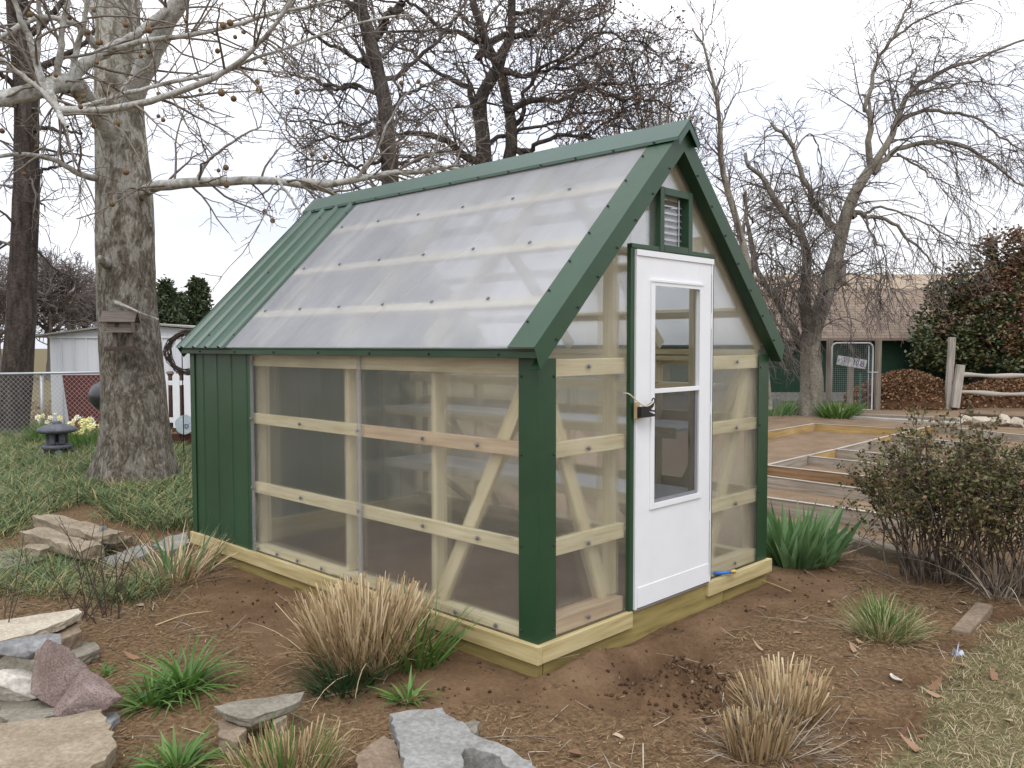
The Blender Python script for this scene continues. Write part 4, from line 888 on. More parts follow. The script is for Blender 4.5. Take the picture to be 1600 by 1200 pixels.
bare_tree('bare_tree', 'tall slender bare sapling right of the greenhouse peak',
    [([(1200, 640, 18.5), (1190, 520, 18.5), (1172, 420, 18.5), (1150, 330, 18.5), (1132, 262, 18.5), (1128, 205, 18.5), (1121, 150, 18.5), (1108, 98, 18.5), (1100, 70, 18.5), (1082, 46, 18.5)], 0.11, 0.012),
     ([(1101, 75, 18.5), (1099, 40, 18.4), (1098, 12, 18.4)], 0.018, 0.008), ([(1101, 55, 18.5), (1110, 25, 18.5), (1119, 0, 18.5)], 0.016, 0.008), ([(1118, 140, 18.5), (1130, 100, 18.4), (1138, 58, 18.4)], 0.02, 0.008),
     ([(1082, 46, 18.5), (1060, 44, 18.5), (1034, 46, 18.5)], 0.012, 0.006), ([(1129, 205, 18.5), (1145, 160, 18.3), (1160, 130, 18.2)], 0.02, 0.008)],
    sp_fan, M['mul'], M['mul_twig'], wob=0.02)

# the arching grey tree at the right
RD = 20.0
sp_mul = [dict(per_m=5.4, len=1.75, ang=0.7, wob=0.13, grav=-0.10, n=10, rk=0.35, rmin=0.011, rmax=0.024, tip=0.9),
          dict(per_m=5.2, len=0.8, ang=0.75, wob=0.16, grav=-0.10, n=7, rk=0.5, rmin=0.0075),
          dict(per_m=5.0, len=0.26, ang=0.8, wob=0.2, grav=0.0, n=4, rk=0.6, rmin=0.006)]
R_ = lambda L, d=RD: [(a, c, d + (e if len(q) > 2 else 0)) for q in L for a, c, e in [(q + (0,))[:3]]]
mul = [(R_([(1268, 660), (1268, 640), (1270, 600), (1268, 565), (1268, 530), (1276, 505), (1290, 470), (1298, 430), (1310, 390), (1318, 350), (1330, 315), (1345, 285), (1360, 262)]), 0.40, 0.15),
       (R_([(1266, 540), (1256, 500), (1256, 450), (1255, 410), (1250, 375), (1228, 340), (1205, 305), (1190, 280), (1175, 262), (1165, 240, 0.3)]), 0.22, 0.05),
       (R_([(1262, 545), (1245, 520), (1228, 495), (1205, 460), (1192, 445), (1182, 415), (1178, 370), (1170, 330), (1165, 300)]), 0.15, 0.05),
       (R_([(1312, 365), (1290, 345), (1278, 325), (1272, 300), (1255, 270), (1240, 240), (1232, 215), (1205, 192)]), 0.13, 0.05),
       (R_([(1358, 262), (1356, 220), (1354, 180), (1350, 165), (1360, 130), (1372, 95), (1395, 65), (1420, 40), (1460, 18), (1520, 0)]), 0.11, 0.02),
       (R_([(1357, 180), (1362, 140), (1385, 125), (1425, 122), (1470, 130)]), 0.05, 0.012), (R_([(1400, 60), (1415, 20), (1418, -20)]), 0.05, 0.015),
       (R_([(1362, 262), (1390, 220), (1405, 185), (1420, 150), (1445, 125), (1480, 108), (1520, 95), (1560, 75), (1600, 65), (1660, 60)]), 0.12, 0.025),
       (R_([(1400, 195), (1430, 180), (1470, 172), (1510, 175), (1550, 195), (1580, 215), (1610, 240)]), 0.08, 0.02),
       (R_([(1362, 268), (1385, 248), (1405, 232), (1440, 222), (1490, 224), (1530, 235), (1560, 260), (1585, 280), (1610, 300)]), 0.11, 0.025),
       (R_([(1405, 185), (1400, 150), (1410, 110), (1430, 85), (1460, 55)]), 0.04, 0.01),
       (R_([(1330, 340), (1345, 330), (1365, 335), (1395, 345), (1420, 370), (1445, 395), (1470, 420)]), 0.10, 0.02),
       (R_([(1350, 332), (1375, 320), (1410, 332), (1450, 355), (1490, 375), (1530, 388)]), 0.05, 0.012),
       (R_([(1352, 335), (1362, 370), (1375, 400), (1388, 450), (1400, 490)]), 0.04, 0.012),
       (R_([(1440, 222), (1480, 240), (1520, 250), (1560, 245), (1600, 250)]), 0.04, 0.012), (R_([(1402, 240), (1440, 262), (1470, 290), (1500, 320)]), 0.04, 0.01),
       (R_([(1420, 150), (1470, 140), (1530, 135), (1600, 140)]), 0.05, 0.012), (R_([(1205, 192), (1190, 215), (1180, 250), (1178, 290)]), 0.03, 0.008),
       (R_([(1240, 235), (1262, 205), (1280, 225), (1290, 265), (1285, 300)]), 0.03, 0.008), (R_([(1250, 375), (1270, 340), (1285, 320), (1310, 300), (1330, 240)]), 0.04, 0.012),
       (R_([(1192, 445), (1170, 430), (1145, 415), (1130, 420)]), 0.05, 0.015), (R_([(1205, 305), (1230, 290), (1255, 300)]), 0.03, 0.01),
       (R_([(1180, 410), (1200, 400), (1222, 420), (1235, 450), (1240, 490)]), 0.04, 0.012), (R_([(1290, 470), (1310, 440), (1345, 430), (1380, 445), (1420, 460)]), 0.035, 0.01)]
mul = [(L, r0 * 0.74, r1 * 0.72) for L, r0, r1 in mul]
for a_, c_ in (((1192, 445), (1185, 540)), ((1210, 440), (1205, 530)), ((1225, 430), (1222, 545)), ((1180, 400), (1172, 500)), ((1235, 380), (1268, 470)), ((1205, 400), (1232, 500)), ((1262, 400), (1288, 480)), ((1300, 430), (1338, 520)), ((1178, 350), (1150, 440)), ((1232, 330), (1258, 420)), ((1280, 330), (1300, 400))):
    mul.append((R_([a_, ((a_[0] * 2 + c_[0]) / 3 - 6, a_[1] - 14, -0.3), ((a_[0] + 2 * c_[0]) / 3 - 4, (a_[1] + 2 * c_[1]) / 3 - 20, -0.5), (c_[0], c_[1], -0.6)]), 0.028, 0.007))
bare_tree('bare_tree', 'grey many-limbed bare tree with arching drooping branches in the right garden', mul, sp_mul, M['mul'], M['mul_twig'], wob=0.03, flare=0.30)

# far bare trees and cedars beyond the white shed
sp_far = [dict(per_m=4.5, len=1.6, ang=0.8, wob=0.18, grav=0.03, n=6, rk=0.5, rmin=0.028), dict(per_m=6, len=0.9, ang=0.75, wob=0.2, grav=0.02, n=5, rk=0.6, rmin=0.02), dict(per_m=6, len=0.42, ang=0.7, wob=0.2, grav=0, n=3, rk=0.6, rmin=0.016)]
def far_tree(x0, ybase, ytop, spread, d, label):
    L = [([(x0, ybase, d), (x0 + 1, (ybase * 2 + ytop) / 3, d), (x0, (ybase + 2 * ytop) / 3, d), (x0 - 1, ytop + 6, d)], 0.22, 0.05)]
    for i in range(9):
        a = -1 + 2 * i / 8; y0_ = ybase + (ytop - ybase) * (0.35 + 0.3 * random.random())
        L.append(([(x0, y0_, d), (x0 + a * spread * 0.45, y0_ - 14 - 8 * (1 - abs(a)), d + random.uniform(-1, 1)), (x0 + a * spread * 0.8, ytop + 22 + 26 * abs(a), d + random.uniform(-1.5, 1.5)), (x0 + a * spread, ytop + 6 + 40 * a * a, d + random.uniform(-2, 2))], 0.10, 0.03))
    bare_tree('bare_tree', label, L, sp_far, M['far_twig'], M['far_twig'], group='bare trees beyond the white shed', wob=0.05)
far_tree(78, 600, 415, 44, 42, 'rounded pale brown bare tree above the white shed, between dark trunk and sycamore')
far_tree(132, 600, 440, 34, 46, 'smaller greyish bare tree above the shed roof, against the left side of the sycamore')
far_tree(-5, 600, 425, 40, 40, 'brownish bare tree behind the dark trunk at the picture edge')
M['cedar'] = island('cedar_foliage', [(0.0, (0.028, 0.045, 0.022)), (0.5, (0.055, 0.080, 0.040)), (1.0, (0.095, 0.115, 0.055))], 0.8)
def cedar(x0, ytop, wpx, d, label):
    base = D(x0, 600, d); base[2] = -0.2; top = D(x0, ytop, d); hgt = top[2] - base[2]; rad = px_r(wpx, d)
    t = thing('cedar_tree', label, 'tree', base, 0, 'dark cedars beyond the white shed')
    MB().tube([(0, 0, 0), (0, 0, hgt * 0.5), (0, 0, hgt * 0.92)], [0.16, 0.1, 0.03], 8).build('trunk', M['dark_bark'], t)
    P = []
    for i in range(170):
        zt = rng.random() ** 0.8; a = rng.random() * 2 * PI; rr = rad * (1 - zt) ** 0.6 * (0.25 + 0.85 * rng.random())
        c = np.array([math.cos(a) * rr, math.sin(a) * rr, hgt * (0.1 + 0.9 * zt)]); s_ = 0.10 + 0.22 * (1 - zt)
        P.append(c + rng.normal(size=(60, 3)) * np.array([s_, s_, s_ * 1.3]))
    P = np.concatenate(P); v, f = leaves(P, 0.10 + 0.18 * rng.random(len(P)), 0.5, 0.4); raw('crown', v, f, M['cedar'], t)
cedar(262, 448, 26, 34, 'broad dark green cedar right against the sycamore trunk, above the shed')
cedar(312, 442, 24, 36, 'pointed dark green cedar standing nearest the greenhouse roof')
cedar(286, 470, 24, 38, 'low dark green cedar filling the gap between the two taller cedars')

# evergreen with bronze new leaves at the right
M['hol_g'] = island('dark_glossy_leaf', [(0.0, (0.024, 0.042, 0.016)), (0.5, (0.055, 0.085, 0.03)), (0.8, (0.125, 0.13, 0.045)), (1.0, (0.19, 0.145, 0.055))], 0.45, 0.5)
M['hol_r'] = island('bronze_new_leaf', [(0.0, (0.08, 0.040, 0.026)), (0.5, (0.17, 0.088, 0.048)), (1.0, (0.24, 0.155, 0.07))], 0.5, 0.5)
ev = thing('evergreen_tree', 'dense dark evergreen with bronze red new leaves at the right edge', 'tree', (0, 0, 0))
ed = 23.9
for L, r0, r1 in (([(1522, 612, ed), (1522, 560, ed), (1530, 500, ed), (1545, 440, ed)], 0.20, 0.08), ([(1525, 560, ed), (1570, 500, ed), (1610, 440, ed)], 0.10, 0.04), ([(1523, 555, ed), (1490, 510, ed), (1465, 480, ed)], 0.09, 0.03)):
    pp, rr_ = limb(P3(L), r0, r1, 14); v, f = tubes_np([(pp, rr_)], 9); raw('trunk' if r0 > 0.15 else 'limb', v, f, M['dark_bark'], ev, smooth=True)
PG, PR = [], []
blobs = [(1462, 505, 34), (1452, 545, 30), (1485, 465, 34), (1480, 540, 40), (1520, 440, 38), (1530, 500, 46), (1560, 540, 42), (1575, 400, 34), (1560, 465, 44), (1600, 380, 30), (1610, 440, 50), (1610, 520, 55), (1650, 470, 60), (1660, 400, 50), (1650, 550, 50), (1545, 385, 16), (1500, 570, 30), (1435, 525, 18), (1700, 430, 60), (1710, 520, 60)]
for cx_, cy_, rp in blobs:
    c = D(cx_, cy_, ed + random.uniform(-0.8, 0.5)); rad = px_r(rp, ed); k = int(46 * (rp / 34) ** 2)
    for _ in range(k):
        d_ = unit(rng.normal(size=3)); cc = c + d_ * rad * (0.55 + 0.5 * rng.random()); s_ = 0.10
        pts_ = cc + rng.normal(size=(26, 3)) * s_
        red = (0.20 + 0.004 * (cx_ - 1480) + 0.004 * (480 - cy_) + 0.25 * d_[2]) > rng.random()
        (PR if red else PG).append(pts_)
for nm, A, mk in (('crown', PG, 'hol_g'), ('new_leaf_crown', PR, 'hol_r')):
    A = np.concatenate(A); v, f = leaves(A, 0.09 + 0.08 * rng.random(len(A)), 0.1, 0.5); raw(nm, v, f, M[mk], ev)

# ---------------------------------------------------------------- buildings and fences far off
def frame_at(px, depth):                      # a thing facing the camera's way: origin on the ground, x to the right
    p = D(px, 540, depth); return (p[0], p[1], 0.0), -YAW
M['shingle'] = None
m, nt, N, K, b = mat('brown_shingle'); uvn = N.new('ShaderNodeTexCoord').outputs['UV']
br = N.new('ShaderNodeTexBrick'); br.inputs['Scale'].default_value = 1.0; br.inputs['Brick Width'].default_value = 0.42; br.inputs['Row Height'].default_value = 0.19; br.inputs['Mortar Size'].default_value = 0.012
br.inputs['Color1'].default_value = (0.185, 0.138, 0.10, 1); br.inputs['Color2'].default_value = (0.25, 0.188, 0.138, 1); br.inputs['Mortar'].default_value = (0.10, 0.07, 0.055, 1); K.new(uvn, br.inputs['Vector'])
K.new(br.outputs['Color'], b.inputs['Base Color']); b.inputs['Roughness'].default_value = 0.95; bump(N, K, b, br.outputs['Fac'], 0.4, 0.01)
M['shingle'] = m
m2 = m.copy(); m2.name = 'lit_shingle'; M['shingle2'] = m2  # paler copy: the light on the flatter slope is put into the colour
for nd in m2.node_tree.nodes:
    if nd.type == 'TEX_BRICK': nd.inputs['Color1'].default_value = (0.31, 0.24, 0.165, 1); nd.inputs['Color2'].default_value = (0.37, 0.29, 0.205, 1); nd.inputs['Mortar'].default_value = (0.20, 0.14, 0.10, 1)
M['dkgreen'] = speckled('dark_green_boards', [(0.3, (0.018, 0.050, 0.032)), (0.7, (0.03, 0.075, 0.048))], 3, 4, 0.8, mscale=(6, 6, 0.6))
M['concrete'] = speckled('grey_concrete', [(0.3, (0.24, 0.24, 0.23)), (0.7, (0.36, 0.35, 0.33))], 8, 5, 0.9, fine=60, bumpk=0.3)
loc, rz = frame_at(1300, 25)
hs = thing('house', 'low building with brown shingle roof and dark green wall behind the right garden', 'house', loc, rz)
zE, z1, z2 = 1.84, 3.46, 4.15
xL, xR = -4.2, 9.5
def roofq(y0, za, y1, zb, m_, name):
    L = math.hypot(y1 - y0, zb - za); q = MB()
    n_ = Vector((0, -(zb - za), (y1 - y0))).normalized()
    q.prism([(xL, y0, za), (xR, y0, za), (xR, y1, zb), (xL, y1, zb)], n_, 0.03, 0, lambda p: (p.x, (p.y - y0) / (y1 - y0) * L)); return q.build(name, m_, hs)
rf_ = roofq(-0.35, zE - 0.02, 3.0, z1, M['shingle'], 'roof'); roofq(3.01, z1 + 0.01, 5.6, z2, M['shingle2'], 'roof'); roofq(5.61, z2, 11, 1.9, M['shingle2'], 'roof')
MB().box(xL + 0.2, xR - 0.2, 0, 10.6, 0.26, 1.88).build('wall', M['dkgreen'], hs)
MB().box(xL + 0.16, xR - 0.16, -0.04, 10.7, -0.2, 0.26).build('foundation', M['concrete'], hs)
MB().box(xL, xR, -0.40, -0.36, zE - 0.06, zE).build('fascia', plain('brown_fascia', (0.30, 0.22, 0.16), 0.7), hs, 0.004)
vx = (1375 - 1300) * 28 / FPX
ck = MB().box(vx - 0.22, vx + 0.22, 3.6, 4.05, 3.5, 4.42).box(vx - 0.29, vx + 0.29, 3.53, 4.12, 4.425, 4.50).build('roof_vent', speckled('grey_brown_vent', [(0.3, (0.14, 0.12, 0.11)), (0.7, (0.22, 0.19, 0.17))], 6), hs, 0.01)
loc, rz = frame_at(1305, 40)
up_ = thing('utility_pole', 'plain pale pole standing behind the arching grey tree', 'pole', loc, rz)
MB().tube([(0, 0, -0.1), (0.02, 0, 4), (0.06, 0, 8.1)], [0.15, 0.13, 0.115], 10).build('pole', M['white_old'], up_, smooth=True); MB().lathe([(0.12, 0), (0.09, 0.05), (0.0, 0.07)], (0.06, 0, 8.1), 10).build('pole_cap', M['galv'], up_)
# grey posts round the garden gate
M['old_wood'] = wood('grey_weathered_wood', (0.27, 0.24, 0.205), (0.17, 0.145, 0.12), (0.37, 0.34, 0.30), 0.9, True, 2.0, 30)
M['pale_wood'] = wood('pale_weathered_wood', (0.40, 0.375, 0.34), (0.27, 0.25, 0.22), (0.52, 0.49, 0.46), 0.9, True, 2.0, 30)
for px_, yt, d, lab in ((1296, 528, 21.6, 'grey wooden post left of the garden gate'), (1329, 570, 21.9, 'grey wooden post standing behind the middle of the garden gate'), (1372, 530, 21.7, 'grey wooden post right of the garden gate, at the leaf pile')):
    loc, rz = frame_at(px_, d); hgt = D(px_, yt, d)[2]
    q = MB(); q.beam((0, 0, -0.15), (0.01, 0, hgt), 0.13, 0.12, up=(0, 1, 0)); o = q.build('fence_post', M['old_wood'], None, 0.008, loc=loc); o.rotation_euler = (0, 0, rz); tag(o, lab, 'post', 'grey posts by the garden gate')
loc, rz = frame_at(1332, 20.7)
gate = thing('garden_gate', 'light metal tube gate with rounded top and wire mesh', 'gate', loc, rz)
def pxl(x): return (x - 1332) * 20.7 / FPX
gw, ght = 0.50, D(1332, 536, 20.7)[2]
arc = [(-gw, 0, 0.08), (-gw, 0, ght - 0.12)] + [(-gw + 0.12 - 0.12 * math.cos(a), 0, ght - 0.12 + 0.12 * math.sin(a)) for a in np.linspace(0.3, PI / 2, 5)] + [(gw - 0.12 + 0.12 * math.sin(a), 0, ght - 0.12 + 0.12 * math.cos(a)) for a in np.linspace(0, PI / 2 - 0.3, 5)] + [(gw, 0, ght - 0.12), (gw, 0, 0.08), (-gw, 0, 0.08)]
MB().tube(arc, 0.022, 8).build('frame', plain('pale_grey_tube', (0.50, 0.51, 0.52), 0.45, 0.3), gate, smooth=True)
MB().tube([(gw - 0.09, 0.02, 0.1), (gw - 0.09, 0.02, ght - 0.06)], 0.014, 6).tube([(gw - 0.12, 0.0, ght * 0.58), (gw + 0.14, 0.0, ght * 0.58)], 0.018, 6).build('latch_bar', M['galv'], gate, smooth=True)
ml = [(np.array([(x, 0.004, 0.1), (x, 0.004, ght * 0.5), (x, 0.004, ght - 0.03)]), np.full(3, 0.0016)) for x in np.arange(-gw + 0.05, gw, 0.05)] + [(np.array([(-gw, 0.006, z), (0, 0.006, z), (gw, 0.006, z)]), np.full(3, 0.0016)) for z in np.arange(0.14, ght - 0.03, 0.05)]
v, f = tubes_np(ml, 3); raw('wire_mesh', v, f, M['galv'], gate)
# the small tilted plate on the gate
loc2, _ = frame_at(1331, 20.6); zc = D(1331, 566, 20.6)[2]
sg = thing('sign', 'tilted weathered white plate with faded dark blue lettering on the garden gate', 'sign', (loc2[0], loc2[1], zc), rz)
sg.rotation_euler = (0, 0.165, rz)
MB().box(-0.36, 0.36, -0.008, 0.004, -0.115, 0.115).build('plate', speckled('chalky_white_plate', [(0.35, (0.22, 0.22, 0.23)), (0.55, (0.42, 0.42, 0.44)), (0.75, (0.60, 0.60, 0.64))], 9, 5, 0.8), sg, 0.004)
inkf = plain('faded_blue_ink', (0.12, 0.12, 0.20), 0.8, vary=0.4, vscale=20); inkd = plain('dark_blue_ink', (0.03, 0.03, 0.10), 0.7)
def strokes(L, x, m_, name):
    q = MB()
    for pl in L: q.tube([(x + a * 0.095, -0.0085, -0.065 + c * 0.135) for a, c in pl], 0.0095, 4)
    o = q.build(name, m_, sg); o.scale = (1, 0.25, 1); o.location = (0, -0.0064, 0); return o
strokes([[(0.1, 0.2), (0.2, 0.75)], [(0.5, 0.7), (0.8, 0.8)], [(0.9, 0.1), (1.1, 0.5)], [(1.5, 0.6), (1.8, 0.4)], [(2.0, 0.8), (2.3, 0.75)], [(2.5, 0.2), (2.8, 0.3)]], -0.33, inkf, 'worn_mark')
strokes([[(0.3, 0), (0.3, 1)]], 0.03, inkd, 'letter')
strokes([[(0.15, 0.2), (0.12, 0.7), (0.4, 1), (0.65, 0.75), (0.62, 0.2), (0.4, 0.02), (0.15, 0.2)]], 0.10, inkd, 'letter')
strokes([[(0.1, 0.05), (0.15, 0.95), (0.75, 0.9), (0.85, 0.5), (0.7, 0.1), (0.1, 0.05)], [(0.4, 0.5), (0.6, 0.6)]], 0.22, inkd, 'letter')
loc, rz = frame_at(1345, 20.3)
tpst = MB(); tpst.box(-0.02, 0.02, -0.004, 0.004, -0.1, D(1345, 583, 20.3)[2]).box(-0.004, 0.004, 0.005, 0.028, -0.1, D(1345, 583, 20.3)[2] - 0.01)
o = tpst.build('metal_stake', plain('green_enamel_stake', (0.05, 0.13, 0.09), 0.5), None, loc=loc); o.rotation_euler = (0, 0, rz); tag(o, 'thin green metal stake in front of the garden gate', 'stake')

# rail fence at the right: two posts and two rails
loc, rz = frame_at(1486, 21.6)
zt = D(1488, 527, 21.6)[2]
q = MB().beam((-0.04, 0.03, -0.1), (0.04, 0.03, zt), 0.15, 0.12, up=(0, 1, 0)); o = q.build('tall_post', M['pale_wood'], None, 0.01, loc=loc); o.rotation_euler = (0, 0, rz); tag(o, 'tall pale weathered post at the left end of the rail fence', 'post')
rfn = thing('rail_fence', 'weathered grey split rail fence in front of the leaf heaps', 'fence', loc, rz)
for x0_, zz in ((0.10, D(1494, 570, 21.5)[2]), (2.9, 1.05)):
    MB().beam((x0_ - 0.03, -0.12, 0.06), (x0_ + 0.09, -0.12, zz), 0.19, 0.13, up=(0, 1, 0)).build('post', M['pale_wood'], rfn, 0.012)
zr1, zr2 = D(1500, 586, 21.5)[2], D(1500, 613, 21.5)[2]
for za, zb in ((zr1, zr1 - 0.06), (zr2, zr2 - 0.13)):
    v, f = tubes_np([(np.array([(0.18 + t * 3.3, -0.12 + 0.02 * math.sin(t * 9), za + (zb - za) * t + 0.015 * math.sin(t * 14 + za)) for t in np.linspace(0, 1, 16)]), 0.055 + 0.014 * np.sin(np.linspace(0, 17, 16) + za * 9))], 8); raw('rail', v, f, M['pale_wood'], rfn, smooth=True)

# leaf heaps
M['pile'] = island('heaped_dead_leaf', [(0.0, (0.075, 0.037, 0.02)), (0.4, (0.185, 0.098, 0.05)), (0.75, (0.30, 0.175, 0.092)), (1.0, (0.43, 0.29, 0.175))], 0.85)
M['pile_in'] = speckled('packed_leaves', [(0.3, (0.05, 0.024, 0.013)), (0.7, (0.14, 0.07, 0.035))], 12, 5, 0.95)
def heap(px_, d, sx, sy, hh, n_, label):
    loc, rz = frame_at(px_, d); t = thing('leaf_pile', label, 'leaf pile', loc, rz, 'heaps of dead leaves in the right garden')
    fh = lambda x, y: hh * (np.clip(1 - (x / sx) ** 2 - (y / sy) ** 2, 0, 1) ** 0.40) * (1 + 0.10 * np.sin(x * 3.1 + sx) + 0.08 * np.cos(y * 4 + x * 2))
    gx_ = np.linspace(-sx, sx, 40); XX, YY = np.meshgrid(gx_, np.linspace(-sy, sy, 30), indexing='ij'); ZZ = fh(XX, YY) - 0.03
    ii = np.arange(XX.size).reshape(XX.shape); raw('heap', np.stack([XX, YY, ZZ], -1).reshape(-1, 3), np.stack([ii[:-1, :-1], ii[1:, :-1], ii[1:, 1:], ii[:-1, 1:]], -1).reshape(-1, 4), M['pile_in'], t, smooth=True)
    a = rng.random(n_) * 2 * PI; r_ = np.sqrt(rng.random(n_)) * 1.06; x, y = sx * r_ * np.cos(a), sy * r_ * np.sin(a)
    P = np.stack([x, y, fh(x, y) + 0.01 + 0.03 * rng.random(n_)], 1); v, f = leaves(P, 0.045 + 0.055 * rng.random(n_), 0.2, 0.7); raw('leaf_cover', v, f, M['pile'], t)['kind'] = 'stuff'
heap(1418, 22.4, 1.62, 0.85, 0.80, 11000, 'rust brown heap of dead leaves between the garden gate and the tall post')
heap(1590, 22.9, 2.6, 0.7, 0.62, 11000, 'low rust brown heap of dead leaves behind the rail fence')

# timbers and pale stones edging the garden
def log(name, p0, p1, w_, h_, mk, label, cat, group=None, bev=0.012):
    p0, p1 = np.array(p0), np.array(p1); q = MB().beam((p0[0], p0[1], p0[2] - h_ / 2), (p1[0], p1[1], p1[2] - h_ / 2), w_, h_)
    o = q.build(name, M[mk], None, bev); return tag(o, label, cat, group)
log('edging_timber', G(1325, 645, 0.10), G(1500, 653, 0.10), 0.2, 0.16, 'old_wood', 'long grey edging timber in front of the leaf pile', 'timber')
M['dark_wood'] = wood('dark_wet_wood', (0.10, 0.07, 0.05), (0.06, 0.042, 0.03), (0.14, 0.10, 0.075), 0.9, False)
log('edging_timber', G(1502, 645, 0.14), G(1680, 655, 0.14), 0.2, 0.2, 'dark_wood', 'dark brown edging timber under the rail fence', 'timber')
M['rail_tie'] = wood('grey_railway_timber', (0.20, 0.165, 0.13), (0.12, 0.095, 0.075), (0.29, 0.25, 0.21), 0.9, False, 2.5, 22)
log('edging_timber', G(1285, 823, 0.10), G(1470, 874, 0.10), 0.16, 0.14, 'rail_tie', 'weathered round edged timber between the iris clump and the shrub', 'timber', bev=0.03)
log('edging_timber', G(1330, 650, 0.05), G(1500, 660, 0.05), 0.22, 0.1, 'pale_wood', 'pale edging plank lying below the long grey timber', 'timber')

# raised beds: each a frame of planks (tops traced on the ground)
M['new_plank'] = wood('yellow_new_plank', (0.42, 0.29, 0.12), (0.31, 0.20, 0.07), (0.52, 0.38, 0.18), 0.8)
M['brown_plank'] = wood('brown_plank', (0.25, 0.155, 0.085), (0.16, 0.095, 0.05), (0.34, 0.22, 0.13), 0.85)
M['grey_plank'] = wood('grey_plank', (0.36, 0.32, 0.27), (0.25, 0.215, 0.175), (0.48, 0.44, 0.385), 0.9)
def bed(label, lines, h_=0.13, grp='raised garden beds'):
    t = thing('raised_bed', label, 'garden bed', (0, 0, 0), 0, grp)
    for i, (a, c, mk) in enumerate(lines):
        p0, p1 = G(*a, h_), G(*c, h_); d = unit(p1 - p0); k = 0.002 * (i % 3)
        p0 = p0 + d * 0.024; p1 = p1 - d * 0.024
        MB().beam((p0[0], p0[1], h_ / 2 - 0.03 - k), (p1[0], p1[1], h_ / 2 - 0.03 - k), 0.04, h_ + 0.06).build('plank', M[mk], t, 0.004)
        q0, q1 = p0 + np.array([0, 0, 0]), p1
        MB().beam((q0[0], q0[1], h_ + 0.004 - k), (q1[0], q1[1], h_ + 0.004 - k), 0.052, 0.006).build('plank_edge', M['pale_wood'], t)
bed('raised bed of new yellow planks, farthest of the beds beside the greenhouse', [((1160, 681), (1272, 662), 'new_plank'), ((1272, 662), (1424, 671), 'new_plank')])
bed('long narrow raised bed frame with many pale cross planks by the yellow one', [((1180, 731), (1261, 712), 'grey_plank'), ((1261, 712), (1305, 702), 'new_plank'), ((1305, 702), (1358, 689), 'grey_plank'), ((1358, 689), (1393, 680), 'new_plank'), ((1393, 680), (1458, 665), 'new_plank'),
    ((1261, 712), (1440, 732), 'grey_plank'), ((1305, 702), (1480, 719), 'grey_plank'), ((1393, 680), (1560, 697), 'grey_plank'), ((1458, 665), (1640, 684), 'grey_plank'), ((1358, 689), (1440, 697), 'grey_plank'), ((1440, 732), (1480, 719), 'grey_plank')])
bed('raised bed with a thick brown plank facing the iris clump', [((1180, 725), (1410, 751), 'brown_plank'), ((1170, 740), (1400, 771), 'grey_plank'), ((1400, 771), (1440, 753), 'grey_plank')])
bed('nearest raised bed with a long grey plank behind the iris clump', [((1180, 775), (1420, 809), 'grey_plank'), ((1420, 809), (1520, 770), 'grey_plank')], 0.15)
# pale edging stones and a block
stone_m = {}
def stone_mat(key, a, c, e, fine=45):
    M[key] = speckled(key, [(0.3, a), (0.5, c), (0.72, e)], 5.5, 7, 0.92, 0.35, 0.008, fine=fine, fk=0.5 if fine > 100 else 0.24); return M[key]
stone_mat('pale_stone', (0.34, 0.29, 0.22), (0.44, 0.385, 0.30), (0.52, 0.47, 0.38))
stone_mat('tan_stone', (0.19, 0.155, 0.108), (0.27, 0.22, 0.155), (0.35, 0.30, 0.22))
stone_mat('grey_stone', (0.18, 0.178, 0.165), (0.255, 0.252, 0.238), (0.335, 0.332, 0.318))
stone_mat('slate', (0.15, 0.15, 0.148), (0.215, 0.215, 0.215), (0.30, 0.30, 0.30))
stone_mat('olive_stone', (0.15, 0.135, 0.10), (0.21, 0.19, 0.15), (0.28, 0.26, 0.21))
stone_mat('pink_granite', (0.15, 0.108, 0.095), (0.23, 0.17, 0.152), (0.33, 0.265, 0.245), 120)
stone_mat('brown_stone', (0.16, 0.115, 0.08), (0.22, 0.165, 0.115), (0.29, 0.23, 0.17))
stone_mat('white_stone', (0.38, 0.35, 0.29), (0.50, 0.47, 0.41), (0.60, 0.58, 0.53))
def boulder(p, size, mk, label, cat='rock', name='rock', group=None, seed=0, planes=14, rz=0.0, tilt=0.0):
    r_ = np.random.default_rng(seed); bm_ = bmesh.new(); bmesh.ops.create_icosphere(bm_, subdivisions=5, radius=1.0)
    pl = [(unit(r_.normal(size=3)), 0.40 + 0.28 * r_.random()) for _ in range(planes + 4)]
    for v_ in bm_.verts:
        c = np.array(v_.co)
        for n_, d_ in pl:
            k = c @ n_ - d_
            if k > 0: c = c - n_ * k * 0.985
        c = c * (1 + 0.07 * noise.noise(Vector(c * 3) + Vector((seed, 0, 0))) + 0.035 * noise.noise(Vector(c * 11)) + 0.012 * noise.noise(Vector(c * 31)))
        c = c * 1.45; v_.co = Vector((c[0] * size[0], c[1] * size[1], c[2] * size[2]))
    me = bpy.data.meshes.new(name); bm_.to_mesh(me); bm_.free(); me.materials.append(M[mk])
    o = link(name, me, None, 0, True); o.location = tuple(map(float, p)); o.rotation_euler = (tilt, tilt * 0.5, rz); return tag(o, label, cat, group)
